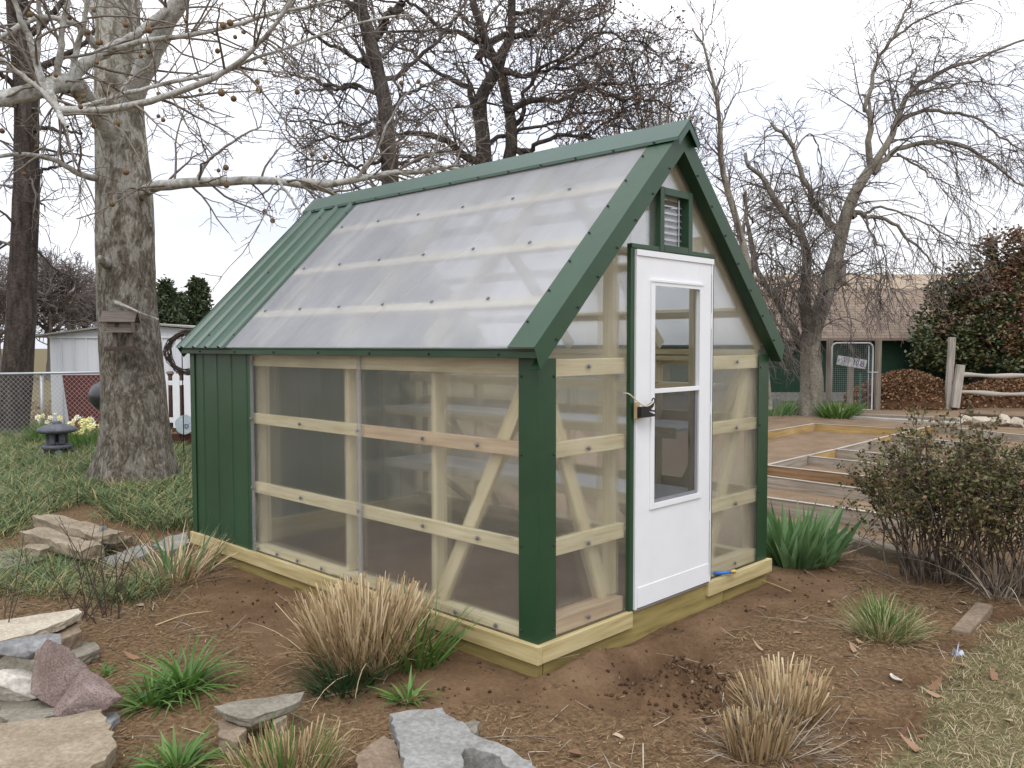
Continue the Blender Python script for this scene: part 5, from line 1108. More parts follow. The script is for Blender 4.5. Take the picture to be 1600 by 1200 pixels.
def slab(poly, ztop, thick, mk, label, tilt=(0, 0), seed=0, name='flat_stone', rough=0.006, group=None, cat='stone'):
    """a flagstone: outline on its top face, broken edges, uneven top"""
    P = [G(a, c, ztop) for a, c in poly]; q = []
    for i in range(len(P)):
        a, c = P[i], P[(i + 1) % len(P)]; k = max(2, int(np.linalg.norm(c - a) / 0.035))
        for j in range(k): q.append(a + (c - a) * j / k)
    cen = np.mean(P, 0); bm_ = bmesh.new(); r_ = np.random.default_rng(seed + 5)
    top = [bm_.verts.new((p[0] - cen[0] + r_.normal() * 0.005, p[1] - cen[1] + r_.normal() * 0.005, 0)) for p in q]
    f_ = bm_.faces.new(top)
    if f_.normal.z < 0: f_.normal_flip()
    bmesh.ops.triangulate(bm_, faces=[f_]); 
    bmesh.ops.subdivide_edges(bm_, edges=[e for e in bm_.edges if e.calc_length() > 0.08], cuts=3, use_grid_fill=True)
    bmesh.ops.triangulate(bm_, faces=bm_.faces)
    ex = bmesh.ops.extrude_face_region(bm_, geom=list(bm_.faces)); low = [g_ for g_ in ex['geom'] if isinstance(g_, bmesh.types.BMVert)]
    for v_ in low: v_.co.z -= thick; v_.co.x *= 0.97; v_.co.y *= 0.97
    sides_ = [f2 for f2 in bm_.faces if abs(f2.normal.z) < 0.5]
    bmesh.ops.subdivide_edges(bm_, edges=list({e for f2 in sides_ for e in f2.edges if abs(e.verts[0].co.z - e.verts[1].co.z) > thick * 0.5}), cuts=3, use_grid_fill=True)
    for v_ in bm_.verts:
        c = v_.co; n1_ = noise.noise(Vector((c.x * 7 + seed, c.y * 7, c.z * 9))); n2_ = noise.noise(Vector((c.x * 24, c.y * 24 + seed, c.z * 60)))
        v_.co += Vector((n2_ * 0.007, noise.noise(Vector((c.y * 25, c.x * 25, c.z * 60))) * 0.007, (n1_ * 1.4 + n2_ * 0.7) * rough))
        v_.co.z += tilt[0] * c.x + tilt[1] * c.y
    bmesh.ops.recalc_face_normals(bm_, faces=bm_.faces)
    me = bpy.data.meshes.new(name); bm_.to_mesh(me); bm_.free(); me.materials.append(M[mk])
    o = link(name, me, None, 0.004, False); o.location = (cen[0], cen[1], ztop); return tag(o, label, cat, group)
for i, (x_, y_, w_) in enumerate(((1512, 657, 22), (1532, 660, 20), (1551, 658, 17), (1569, 660, 18), (1590, 661, 20), (1611, 662, 20))):
    p = G(x_, y_ + 6, 0.0); d = np.linalg.norm(p - CAM)
    boulder((p[0], p[1], 0.08), (px_r(w_ * 0.62, d), 0.16, 0.12), 'pale_stone', 'pale rounded edging stone in the row below the dark timber', 'stone', 'edging_stone', 'pale stones in the edging row', seed=40 + i)
p = G(1207, 640, 0); cb = thing('concrete_block', 'grey hollow concrete block at the foot of the green wall', 'block', (p[0], p[1], 0.0), -YAW + 0.3)
MB().box(-0.2, 0.2, -0.1, -0.065, 0, 0.30).box(-0.2, 0.2, 0.065, 0.1, 0, 0.30).box(-0.2, -0.16, -0.064, 0.064, 0, 0.298).box(0.16, 0.2, -0.064, 0.064, 0, 0.298).box(-0.02, 0.02, -0.064, 0.064, 0, 0.298).build('shell', M['concrete'], cb, 0.004)

# ---------------------------------------------------------------- left background: shed, fences, wreath, lantern
loc, rz = frame_at(185, 17.5)
def sx(px, d=17.5, c=185): return (px - c) * d / FPX
sh = thing('shed', 'low white ribbed metal shed with shallow roof behind the sycamore', 'shed', loc, rz)
zw = D(185, 525, 17.5)[2]; xa, xb = sx(78), sx(345); xm = sx(215); zr = D(215, 506, 17.5)[2]
M['siding'] = speckled('aged_white_siding', [(0.25, (0.56, 0.58, 0.60)), (0.55, (0.70, 0.72, 0.745))], 1.2, 4, 0.55, mscale=(3, 3, 0.35))
q = MB(); x = xa; step = 0.26
prof = []
while x < xb: prof += [(x, 0), (x + step - 0.05, 0), (x + step - 0.035, 0.022), (x + step - 0.015, 0.022)]; x += step
prof.append((x, 0))
for (a, h), (c, h2) in zip(prof[:-1], prof[1:]): q.face([(a, -h, -0.1), (c, -h2, -0.1), (c, -h2, zw), (a, -h, zw)])
q.box(xa, xb, 0.03, 3.8, -0.1, zw - 0.02)
for i in range(14): y = 0.1 + i * 0.27; q.box(xa - 0.018, xa - 0.001, y, y + 0.03, -0.1, zw)
q.build('wall', M['siding'], sh)
MB().prism([(xa - 0.02, 0.0, zw + 0.002), (xb, 0.0, zw + 0.002), (xb, 0.0, zw + 0.09), (xm, 0.0, zr - 0.02), (xa - 0.02, 0.0, zw + 0.03)], (0, 1, 0), 3.8).build('gable', M['siding'], sh)
q = MB()
for x0_, z0_, x1_, z1_ in ((xa - 0.42, zw - 0.03, xm, zr), (xm, zr, xb + 0.3, zw + 0.09)):
    q.prism([(x0_, -0.15, z0_), (x1_, -0.15, z1_), (x1_, 4, z1_), (x0_, 4, z0_)], (-(z1_ - z0_), 0, x1_ - x0_), 0.035)
q.build('roof', speckled('grey_metal_roof', [(0.3, (0.22, 0.21, 0.19)), (0.7, (0.36, 0.345, 0.32))], 3, 5, 0.6), sh)
MB().box(xa - 0.01, xb, -0.030, -0.024, zw - 0.045, zw).build('trim_strip', M['siding'], sh)
# dark red sheet wall leaning in front of the shed
loc, rz = frame_at(200, 16.75)
s2 = lambda px: (px - 200) * 16.75 / FPX
za_ = D(200, 586, 16.75)[2]
rw_ = MB().prism([(s2(107), 0.0, -0.05), (s2(335), 0.0, -0.05), (s2(335), -0.03, za_ + 0.03), (s2(97), -0.03, za_)], (0, 1, 0), 0.05)
o = rw_.build('red_board_wall', speckled('dull_red_paint', [(0.3, (0.10, 0.022, 0.018)), (0.7, (0.17, 0.040, 0.030))], 2.5, 5, 0.65, mscale=(1, 1, 2), fine=30), None, 0.004, loc=loc); o.rotation_euler = (0, 0, rz)
tag(o, 'dull red board wall with slanted left end in front of the white shed', 'wall')
# chain link fence
loc, rz = frame_at(62, 14.8)
s3 = lambda px: (px - 62) * 14.8 / FPX
cf = thing('chain_link_fence', 'silver chain link fence with top rail left of the sycamore', 'fence', loc, rz)
zt = D(62, 586, 14.8)[2]; x0_, x1_ = s3(-130), s3(195)
MB().tube([(x0_, 0, zt), (x1_, 0, zt + 0.05)], 0.022, 8).build('top_rail', M['galv'], cf, smooth=True)
for px_ in (62, -90, 190): q = MB().tube([(s3(px_), 0.03, -0.1), (s3(px_), 0.03, zt + 0.02)], 0.032, 8); q.lathe([(0.036, 0), (0.03, 0.02), (0, 0.035)], (s3(px_), 0.03, zt + 0.02), 8); q.build('post', M['galv'], cf, smooth=True)
ml = []
for x in np.arange(x0_ - zt, x1_, 0.085):
    for s_ in (1, -1):
        pts_ = []
        for t in np.linspace(0, 1, 6):
            xx = x + t * zt if s_ == 1 else x + zt - t * zt
            pts_.append((min(max(xx, x0_), x1_), 0.004 * s_, t * zt * 0.985 + 0.02))
        ml.append((np.array(pts_), np.full(6, 0.0026)))
v, f = tubes_np(ml, 3); raw('wire_mesh', v, f, M['galv'], cf)
# white picket fence
loc, rz = frame_at(282, 16.0)
s4 = lambda px: (px - 282) * 16.0 / FPX
pf = thing('picket_fence', 'white picket fence section between sycamore and greenhouse', 'fence', loc, rz)
pz = D(282, 584, 16)[2]; pw = 0.128
for i, px_ in enumerate((238, 255.7, 273.5, 291.2, 309, 326.6)):
    x = s4(px_); q = MB(); tz = pz + (0.05 if i == 3 else 0.0)
    q.prism([(x - pw / 2, 0, 0.12), (x + pw / 2, 0, 0.12), (x + pw / 2, 0, tz - 0.05), (x + pw / 2 - 0.03, 0, tz), (x - pw / 2 + 0.03, 0, tz), (x - pw / 2, 0, tz - 0.05)], (0, 1, 0), 0.022); q.build('picket', M['white'], pf, 0.002)
for za_, zb_ in ((D(282, 602, 16)[2], D(282, 595, 16)[2]), (D(282, 661, 16)[2], D(282, 653, 16)[2])): MB().box(s4(232), s4(336), 0.0225, 0.06, za_, zb_).build('rail', M['white'], pf, 0.002)
for px_ in (232, 336): MB().box(s4(px_) - 0.045, s4(px_) + 0.045, 0.0605, 0.15, -0.1, pz - 0.02).build('post', M['white'], pf, 0.003)
# brown posts with flat caps seen between the pickets
for px_, d, lab in ((264.5, 16.45, 'brown post with flat cap seen in the left gap of the picket fence'), (280.5, 16.45, 'dark post with flat cap seen in the right gap of the picket fence')):
    loc, rz = frame_at(px_, d); zt_ = D(px_, 584, d)[2]; t = thing('capped_post', lab, 'post', loc, rz)
    MB().box(-0.035, 0.035, -0.035, 0.035, -0.1, zt_).build('shaft', speckled('brown_post_paint', [(0.3, (0.07, 0.04, 0.03)), (0.7, (0.14, 0.08, 0.06))], 8), t, 0.003); MB().box(-0.06, 0.06, -0.06, 0.06, zt_ + 0.001, zt_ + 0.03).box(-0.045, 0.045, -0.045, 0.045, zt_ + 0.031, zt_ + 0.05).build('cap', M['old_wood'], t, 0.004)
# low brick edge and the pale plaque leaning over it
loc, rz = frame_at(290, 13.9); zb_ = D(290, 678, 13.9)[2]
be = thing('brick_edging', 'low dark red brick edging beneath the pale plaque', 'edging', loc, rz); k = 0
for row in range(2):
    for j in range(6):
        x = -0.42 + j * 0.215 + (0.1 if row else 0); hh = zb_ / 2
        MB().box(x, x + 0.205, 0, 0.1, row * hh + 0.001 - (0.03 if row == 0 else 0), row * hh + hh - 0.004).build('brick', speckled('dark_brick', [(0.3, (0.07, 0.028, 0.02)), (0.7, (0.13, 0.05, 0.04))], 9, fine=60) if k == 0 else bpy.data.materials['dark_brick'], be, 0.006); k += 1
loc, rz = frame_at(285, 13.82)
pq = thing('plaque', 'round pale blue grey stone plaque with a small dark mark against the picket fence', 'plaque', (loc[0], loc[1], zb_ - 0.005), rz); pq.rotation_euler = (-0.18, 0, rz)
pr_ = px_r(15.5, 13.8); q = MB()
q.prism([(pr_ * (1 + 0.05 * math.sin(5 * a)) * math.cos(a), 0, pr_ + pr_ * 0.98 * (1 + 0.04 * math.cos(4 * a)) * math.sin(a)) for a in np.linspace(0, 2 * PI, 22, endpoint=False)], (0, 1, 0), 0.04)
q.build('disc', speckled('pale_blue_grey_stone', [(0.3, (0.34, 0.40, 0.44)), (0.7, (0.47, 0.53, 0.56))], 9, fine=60), pq, 0.006)
q = MB(); c = (0.035, -0.006, pr_ * 0.82)
q.tube([(c[0] - 0.025, c[1], c[2] - 0.03), (c[0] - 0.028, c[1], c[2] + 0.03), (c[0] + 0.025, c[1], c[2] + 0.028), (c[0] + 0.027, c[1], c[2] - 0.01), (c[0] + 0.012, c[1], c[2] - 0.012), (c[0] + 0.01, c[1], c[2] - 0.03), (c[0] - 0.025, c[1], c[2] - 0.03)], 0.006, 5)
q.build('mark', plain('dark_slate_mark', (0.05, 0.06, 0.09), 0.8), pq)
# wreath of vines on an iron hook
loc, rz = frame_at(284, 12.6)
zc = D(292, 551, 12.6)[2]; zt_ = D(284, 527, 12.6)[2]
ik = thing('garden_hook', 'thin dark iron hook holding the vine wreath', 'hook', loc, rz)
MB().tube([(-0.01, 0.03, -0.15), (-0.01, 0.03, zt_ - 0.05), (0.0, 0.02, zt_ + 0.03), (0.04, 0.0, zt_ + 0.06), (0.085, -0.03, zt_ + 0.05), (0.095, -0.05, zt_ + 0.015)], 0.007, 6).build('rod', M['black'], ik, smooth=True)
wx = (294 - 284) * 12.6 / FPX; wr = px_r(31, 12.6)
wreath = thing('vine_wreath', 'dark ring of twisted grapevine twigs hanging beside the green shed end', 'wreath', (loc[0], loc[1], zc), rz)
ml = []
for i in range(46):
    a0 = rng.random() * 2 * PI; span = 2.2 + 3.2 * rng.random(); r0_ = wr * (0.88 + 0.20 * rng.random()); ph = rng.random() * 6
    th = np.linspace(a0, a0 + span, 16)
    r_ = r0_ + 0.025 * np.sin(th * (2 + i % 3) + ph)
    ml.append((np.stack([wx + r_ * np.cos(th), -0.04 + 0.035 * np.sin(th * 3 + ph), r_ * np.sin(th)], 1), np.full(16, 0.0035 + 0.004 * rng.random())))
v, f = tubes_np(ml, 5); raw('twig_ring', v, f, speckled('grapevine', [(0.3, (0.035, 0.025, 0.021)), (0.7, (0.11, 0.082, 0.068))], 9), wreath, smooth=True)
# black drum on legs, half behind the trunk
loc, rz = frame_at(163, 11.9); zc = D(160, 619, 11.9)[2]
dr_ = thing('drum', 'shiny black round drum showing left of the sycamore trunk', 'drum', (loc[0], loc[1], 0.0), rz)
R0 = px_r(25, 11.9); q = MB(); q.lathe([(0.0, -0.30), (R0 * 0.45, -0.285), (R0 * 0.8, -0.22), (R0 * 0.97, -0.12), (R0, 0.0), (R0, 0.45), (R0 * 0.9, 0.55), (0.0, 0.6)], (0, 0, 0), 24)
o = q.build('barrel', plain('worn_black_enamel', (0.014, 0.014, 0.019), 0.3, 0, 0.6, 0.5, 9), dr_, smooth=True); o.rotation_euler = (0, PI / 2, -0.5); o.location = (0.06, 0, zc)
for x in (0.0, 0.42):
    for y in (-0.13, 0.13): MB().tube([(x, y * 1.4, -0.05), (x + 0.02, y, zc - R0 * 0.72)], 0.016, 6).build('leg', M['black'], dr_)
# stone lantern
p = ground_at(90, 716)
lan = thing('stone_lantern', 'small grey stone lantern with wide round roof in the ground cover', 'lantern', (p[0], p[1], p[2] - 0.01), -YAW)
u_ = px_r(1, 12.57)
M['lantern'] = speckled('grey_lantern_stone', [(0.3, (0.075, 0.08, 0.095)), (0.55, (0.13, 0.135, 0.155)), (0.75, (0.21, 0.215, 0.235))], 7, 6, 0.95, 0.4, 0.01, fine=50)
z_ = lambda y: (718 - y) * u_
MB().lathe([(0.0, z_(678)), (26 * u_, z_(675.5)), (29.5 * u_, z_(671.5)), (28 * u_, z_(669.5)), (19 * u_, z_(664.5)), (10 * u_, z_(662.5)), (7 * u_, z_(662)), (7.5 * u_, z_(660)), (5.5 * u_, z_(657.5)), (0, z_(656.5))], seg=20).build('roof', M['lantern'], lan, smooth=True)
q = MB()
for k in range(6):
    a = k * PI / 3 + 0.5; c, s_ = math.cos(a) * 13 * u_, math.sin(a) * 13 * u_; q.beam((c, s_, z_(693)), (c, s_, z_(677)), 8 * u_, 5 * u_, up=(math.cos(a), math.sin(a), 0))
q.lathe([(13 * u_, z_(694)), (13 * u_, z_(690.5)), (0, z_(690))], seg=6); q.build('light_box', M['lantern'], lan, 0.004)
MB().lathe([(8 * u_, z_(689.9)), (8 * u_, z_(678.5))], seg=6).build('light_core', M['washer'], lan)
MB().lathe([(14 * u_, z_(703)), (22 * u_, z_(700)), (23 * u_, z_(697)), (20 * u_, z_(694.6)), (0, z_(694.4))], seg=20).build('collar', M['lantern'], lan, 0.003)
for k in range(4):
    a = k * PI / 2 + 0.6; ca_, sa_ = math.cos(a), math.sin(a)
    pts_ = [(8 * u_ * ca_, 8 * u_ * sa_, z_(704)), (16 * u_ * ca_, 16 * u_ * sa_, z_(706)), (23 * u_ * ca_, 23 * u_ * sa_, z_(711)), (27 * u_ * ca_, 27 * u_ * sa_, z_(719))]
    MB().tube(smooth_path(pts_, 10), [5.5 * u_] * 4 + [6 * u_] * 3 + [6.5 * u_] * 3, 8).build('leg', M['lantern'], lan, smooth=True)
# birdhouse on the trunk
bd = 9.86; p = D(190, 520, bd)
bh = thing('birdhouse', 'weathered wooden birdhouse with feeding tray fixed to the sycamore trunk', 'birdhouse', p, -YAW + 0.16)
ub = px_r(1, bd); bz = lambda y: (520 - y) * ub
M['bird_wood'] = wood('birdhouse_grey_wood', (0.20, 0.17, 0.15), (0.12, 0.10, 0.09), (0.29, 0.26, 0.235), 0.9, False, 3, 30)
M['bird_roof'] = wood('birdhouse_roof_wood', (0.165, 0.138, 0.125), (0.10, 0.082, 0.074), (0.24, 0.205, 0.187), 0.9, False, 3, 30)
M['bird_tray'] = wood('birdhouse_tray_wood', (0.085, 0.062, 0.053), (0.05, 0.038, 0.032), (0.12, 0.09, 0.078), 0.9, False, 3, 30)
q = MB(); x0_, x1_ = -19 * ub, 17 * ub; y0_, y1_ = -0.075, 0.075
q.box(x0_, x1_, y0_, y1_, bz(518), bz(503.5))
for x in (x0_, x1_ - 0.012): q.prism([(x, y0_, bz(503.4)), (x, y1_, bz(503.4)), (x, 0, bz(489))], (1, 0, 0), 0.012)
q.build('body', M['bird_wood'], bh, 0.002)
MB().lathe([(0.026, 0), (0.026, 0.004), (0, 0.004)], seg=14).build('entrance_hole', M['washer'], bh, loc=(-4 * ub, y0_ - 0.0015, bz(508))).rotation_euler = (PI / 2, 0, 0)
q = MB()
for s_ in (-1, 1):
    q.prism([(x0_ - 8 * ub, s_ * 0.001, bz(487)), (x1_ + 7 * ub, s_ * 0.001, bz(487)), (x1_ + 7 * ub, s_ * 0.125, bz(504.5)), (x0_ - 8 * ub, s_ * 0.125, bz(504.5))], (0, s_ * 0.125, 0.125), 0.014)
q.build('roof', M['bird_roof'], bh, 0.002)
MB().box(x0_ - 0.01, x1_ + 0.02, y0_ - 0.03, y1_, bz(519.8), bz(518.1)).build('floor_board', M['bird_wood'], bh, 0.002)
for xa_, xb_ in ((-14, -8), (6, 15)): MB().box(xa_ * ub, xb_ * ub, 0.02, 0.045, bz(541), bz(519.9)).build('support', M['bird_wood'], bh, 0.002)
MB().box(-22 * ub, 24 * ub, -0.10, 0.09, bz(548), bz(546)).box(-22 * ub, 24 * ub, -0.112, -0.101, bz(548), bz(541.5)).build('feeding_tray', M['bird_tray'], bh, 0.002)

# ---------------------------------------------------------------- stones
slab([(-60, 1140), (30, 1128), (100, 1119), (160, 1107), (168, 1128), (184, 1165), (160, 1188), (118, 1214), (70, 1260), (-60, 1260)], 0.12, 0.075, 'tan_stone', 'large tan flagstone in the lower left corner', (0.0, 0.0), 3)
slab([(150, 1112), (178, 1111), (190, 1117), (176, 1132), (160, 1150), (140, 1130)], 0.03, 0.05, 'slate', 'small grey flat stone poking out beside the large tan flagstone', seed=4)
slab([(0, 1092), (40, 1086), (95, 1092), (112, 1110), (70, 1122), (20, 1132), (0, 1118)], 0.06, 0.05, 'olive_stone', 'grey flat stone below the white rock', seed=5)
pg = G(92, 1092, 0.06)
boulder((pg[0], pg[1], 0.17), (0.105, 0.10, 0.13), 'pink_granite', 'upright pink granite rock in the pile at the left', seed=61, planes=7, rz=0.4)
pg = G(136, 1108, 0.05); boulder((pg[0], pg[1], 0.13), (0.115, 0.09, 0.09), 'pink_granite', 'right hand pink granite rock touching the large tan flagstone', seed=72, planes=7, rz=-0.5)
pg = G(28, 1092, 0.05); boulder((pg[0], pg[1], 0.12), (0.19, 0.12, 0.08), 'white_stone', 'creamy white rock at the left edge of the pile', seed=13, planes=10, rz=-0.6)
pg = G(58, 1080, 0.05); boulder((pg[0] + 0.02, pg[1] + 0.05, 0.245), (0.13, 0.07, 0.065), 'slate', 'blue grey rock balanced on top of the white rock', seed=14, planes=10, rz=-0.35, tilt=-0.3)
pg = G(42, 1050, 0.02); boulder((pg[0], pg[1], 0.07), (0.12, 0.10, 0.08), 'olive_stone', 'dull grey rock behind the stone pile at the left', seed=15, planes=9)
slab([(-60, 975), (0, 966), (60, 960), (122, 951), (127, 958), (100, 972), (50, 992), (0, 1002), (-60, 1008)], 0.19, 0.045, 'pale_stone', 'pale sandstone slab propped up at the left edge', (0.02, -0.03), 6)
pg = G(95, 1005, 0.0)
q = slab([(62, 992), (120, 968), (128, 985), (70, 1010)], 0.135, 0.10, 'brown_stone', 'brown block holding up the pale sandstone slab', seed=7)
slab([(10, 1014), (90, 1000), (150, 1003), (156, 1014), (130, 1026), (80, 1036), (20, 1040)], 0.05, 0.06, 'olive_stone', 'grey green flat stone under the propped slab', seed=8)
slab([(-40, 1012), (20, 1005), (50, 1018), (10, 1034), (-40, 1034)], 0.03, 0.05, 'brown_stone', 'brown flat stone at the left edge below the pale slab', seed=81)
def bar_stone(a, c, z0_, z1_, w_, th_, mk, label, seed):
    p0, p1 = G(*a, z0_), G(*c, z1_); d = p1 - p0; L = np.linalg.norm(d); bm_ = bmesh.new(); bmesh.ops.create_cube(bm_, size=1.0)
    for v_ in bm_.verts: v_.co = Vector((v_.co.x * L, v_.co.y * w_, v_.co.z * th_))
    bmesh.ops.subdivide_edges(bm_, edges=bm_.edges, cuts=9, use_grid_fill=True)
    for v_ in bm_.verts:
        k = v_.co; e = abs(k.y) / w_ * 2 > 0.9 and abs(k.z) / th_ * 2 > 0.9
        nn_ = noise.noise_vector(Vector((k.x * 6 + seed, k.y * 9, k.z * 9))) * 0.026 + noise.noise_vector(Vector((k.x * 25 + seed, k.y * 25, k.z * 25))) * 0.010
        v_.co = k * (0.985 if e else 1) + nn_
    me = bpy.data.meshes.new('bar_stone'); bm_.to_mesh(me); bm_.free(); me.materials.append(M[mk]); o = link('bar_stone', me)
    o.location = tuple((p0 + p1) / 2); o.rotation_euler = Vector(d).to_track_quat('X', 'Z').to_euler(); return tag(o, label, 'stone', 'stacked stones at the edge of the ground cover')
bar_stone((68, 812), (176, 842), 0.19, 0.15, 0.19, 0.075, 'tan_stone', 'upper long bar of tan stone in the stack by the ground cover', 3)
bar_stone((50, 833), (146, 864), 0.13, 0.10, 0.19, 0.085, 'tan_stone', 'lower long bar of tan stone in the stack, nearer than the upper one', 8)
bar_stone((44, 862), (76, 866), 0.06, 0.06, 0.16, 0.11, 'tan_stone', 'short squared tan block at the left foot of the stack', 12)
bar_stone((165, 851), (196, 843), 0.06, 0.06, 0.14, 0.10, 'brown_stone', 'short brown block at the right end of the stack', 15)
pg = G(157, 866, 0.0); boulder((pg[0], pg[1], 0.07), (0.085, 0.07, 0.11), 'slate', 'blue grey speckled rock leaning on the end of the stack', seed=21, planes=9)
slab([(-50, 866), (0, 862), (40, 855), (58, 866), (66, 874), (0, 890), (-50, 895)], 0.05, 0.06, 'olive_stone', 'flat grey brown stone at the left of the stack', seed=22)
slab([(160, 872), (200, 858), (232, 848), (236, 862), (205, 876), (175, 882)], 0.04, 0.05, 'grey_stone', 'pale grey flat stone right of the stack', seed=23)
slab([(238, 852), (262, 838), (292, 832), (296, 848), (262, 862)], 0.04, 0.05, 'grey_stone', 'grey flat stone half hidden by dry leaves at the greenhouse corner', seed=24)
slab([(331, 1106), (372, 1096), (428, 1087), (474, 1079), (470, 1094), (432, 1108), (388, 1124), (352, 1116)], 0.115, 0.035, 'olive_stone', 'pointed grey slab lying on two stones near the tan grass clump', (-0.02, 0.03), 25)
slab([(340, 1126), (372, 1124), (384, 1142), (368, 1160), (342, 1150)], 0.07, 0.085, 'brown_stone', 'brown stone under the left end of the pointed grey slab', seed=26)
slab([(420, 1112), (446, 1104), (450, 1120), (428, 1132)], 0.07, 0.08, 'tan_stone', 'small tan stone under the right end of the pointed grey slab', seed=27)
slab([(609, 1113), (640, 1107), (690, 1106), (706, 1120), (722, 1128), (738, 1144), (765, 1154), (800, 1172), (836, 1196), (880, 1240), (850, 1262), (815, 1232), (796, 1200), (770, 1178), (722, 1168), (726, 1186), (714, 1210), (722, 1262), (640, 1262), (628, 1180)], 0.10, 0.14, 'grey_stone', 'big broken grey flagstone at the bottom of the picture', (0.0, 0.0), 31, rough=0.009)
slab([(708, 1130), (752, 1124), (746, 1142), (738, 1152), (715, 1146)], 0.07, 0.06, 'olive_stone', 'small olive triangle of stone behind the big grey flagstone', seed=32)
slab([(556, 1182), (600, 1152), (616, 1158), (634, 1210), (640, 1262), (560, 1262)], 0.06, 0.12, 'brown_stone', 'brown slanting stone left of the big grey flagstone', (0.0, 0.05), 33)

# ---------------------------------------------------------------- plants
def clump(name, label, cat, p, spec, group=None):
    """spec: list of (part name, material, n, disc radius, (len lo, hi), (width lo, hi), lean per radius, lean jitter, curl lo, hi, seg, tip)"""
    t = thing(name, label, cat, (p[0], p[1], p[2] - 0.01), 0, group)
    for nm, mk, n_, rad, ln, wd, lk, lj, c0, c1, sg_, tip, off in spec:
        a = rng.random(n_) * 2 * PI; r_ = np.sqrt(rng.random(n_)); x, y = rad * r_ * np.cos(a) + off[0], rad * r_ * np.sin(a) * 0.85 + off[1]
        az = a + rng.normal(size=n_) * 0.5; lean = lk * r_ + np.abs(rng.normal(size=n_)) * lj
        v, f = blades(np.stack([x, y, np.zeros(n_)], 1), az, ln[0] + (ln[1] - ln[0]) * rng.random(n_), wd[0] + (wd[1] - wd[0]) * rng.random(n_), lean, c0 + (c1 - c0) * rng.random(n_), sg_, tip)
        o = raw(nm, v, f, M[mk], t, smooth=False)
        if n_ > 100: o['kind'] = 'stuff'
    return t
M['straw'] = island('dry_straw', [(0.0, (0.24, 0.16, 0.085)), (0.35, (0.45, 0.33, 0.185)), (0.7, (0.62, 0.49, 0.30)), (1.0, (0.74, 0.63, 0.43))], 0.8, 0.2, 0.15)
M['straw_dk'] = island('brown_straw', [(0.0, (0.17, 0.11, 0.055)), (0.5, (0.34, 0.245, 0.13)), (1.0, (0.52, 0.40, 0.24))], 0.85, 0.2, 0.1)
M['straw_grey'] = island('grey_dead_straw', [(0.0, (0.10, 0.085, 0.065)), (0.5, (0.27, 0.23, 0.18)), (1.0, (0.48, 0.42, 0.34))], 0.85, 0.2)
M['blade_g'] = island('fresh_blade', [(0.0, (0.055, 0.125, 0.024)), (0.5, (0.10, 0.20, 0.040)), (1.0, (0.17, 0.28, 0.07))], 0.5, 0.4, 0.25)
M['blade_dk'] = island('dark_blade', [(0.0, (0.018, 0.048, 0.016)), (0.5, (0.035, 0.08, 0.028)), (1.0, (0.06, 0.115, 0.04))], 0.5, 0.4, 0.2)
M['iris'] = island('iris_blade', [(0.0, (0.085, 0.175, 0.065)), (0.5, (0.155, 0.275, 0.11)), (1.0, (0.27, 0.41, 0.20))], 0.5, 0.4, 0.3)
M['lily'] = island('ground_cover_blade', [(0.0, (0.055, 0.10, 0.036)), (0.45, (0.13, 0.19, 0.078)), (0.74, (0.22, 0.275, 0.12)), (0.88, (0.36, 0.30, 0.135)), (1.0, (0.46, 0.35, 0.18))], 0.6, 0.3, 0.15)
M['vari'] = island('pale_striped_blade', [(0.0, (0.10, 0.16, 0.05)), (0.5, (0.27, 0.30, 0.13)), (1.0, (0.50, 0.44, 0.25))], 0.6, 0.3, 0.2)
Z2 = (0, 0)
cpos = ground_at(568, 1040)
t = clump('grass_clump', 'large tan cut back ornamental grass clump in front of the clear side wall', 'grass clump', cpos, [
    ('stalks', 'straw', 1150, 0.22, (0.24, 0.46), (0.006, 0.011), 0.27, 0.13, -0.15, 0.35, 3, 0.75, Z2),
    ('dead_base', 'straw_dk', 800, 0.25, (0.15, 0.33), (0.005, 0.010), 0.5, 0.25, 0.0, 0.5, 3, 0.6, Z2),
    ('curled_straw', 'straw', 60, 0.24, (0.32, 0.52), (0.004, 0.008), 0.5, 0.25, 0.6, 2.2, 6, 0.3, Z2),
    ('green_blades', 'blade_g', 90, 0.14, (0.24, 0.46), (0.012, 0.022), 0.5, 0.2, 0.1, 0.6, 4, 0.05, (0.20, -0.20)),
    ('dark_blades', 'blade_dk', 260, 0.14, (0.14, 0.30), (0.006, 0.010), 0.7, 0.2, 0.3, 1.0, 4, 0.05, (-0.24, -0.17))])
t = clump('grass_clump', 'cut tan reed stubble clump at the bottom right, taller rear half', 'grass clump', ground_at(1226, 1112), [
    ('stalks', 'straw', 260, 0.16, (0.10, 0.25), (0.006, 0.010), 0.24, 0.14, -0.08, 0.12, 2, 0.85, Z2), ('dead_base', 'straw_dk', 260, 0.17, (0.08, 0.2), (0.005, 0.009), 0.5, 0.2, 0.0, 0.4, 2, 0.6, Z2)])
t = clump('grass_clump', 'cut tan reed stubble clump at the bottom right, nearer front half', 'grass clump', ground_at(1182, 1172), [
    ('stalks', 'straw_dk', 260, 0.13, (0.09, 0.18), (0.006, 0.010), 0.28, 0.08, -0.08, 0.12, 2, 0.85, Z2), ('dead_base', 'straw_grey', 170, 0.22, (0.10, 0.26), (0.004, 0.008), 1.35, 0.2, 0.0, 0.2, 2, 0.5, (0.05, -0.03))])
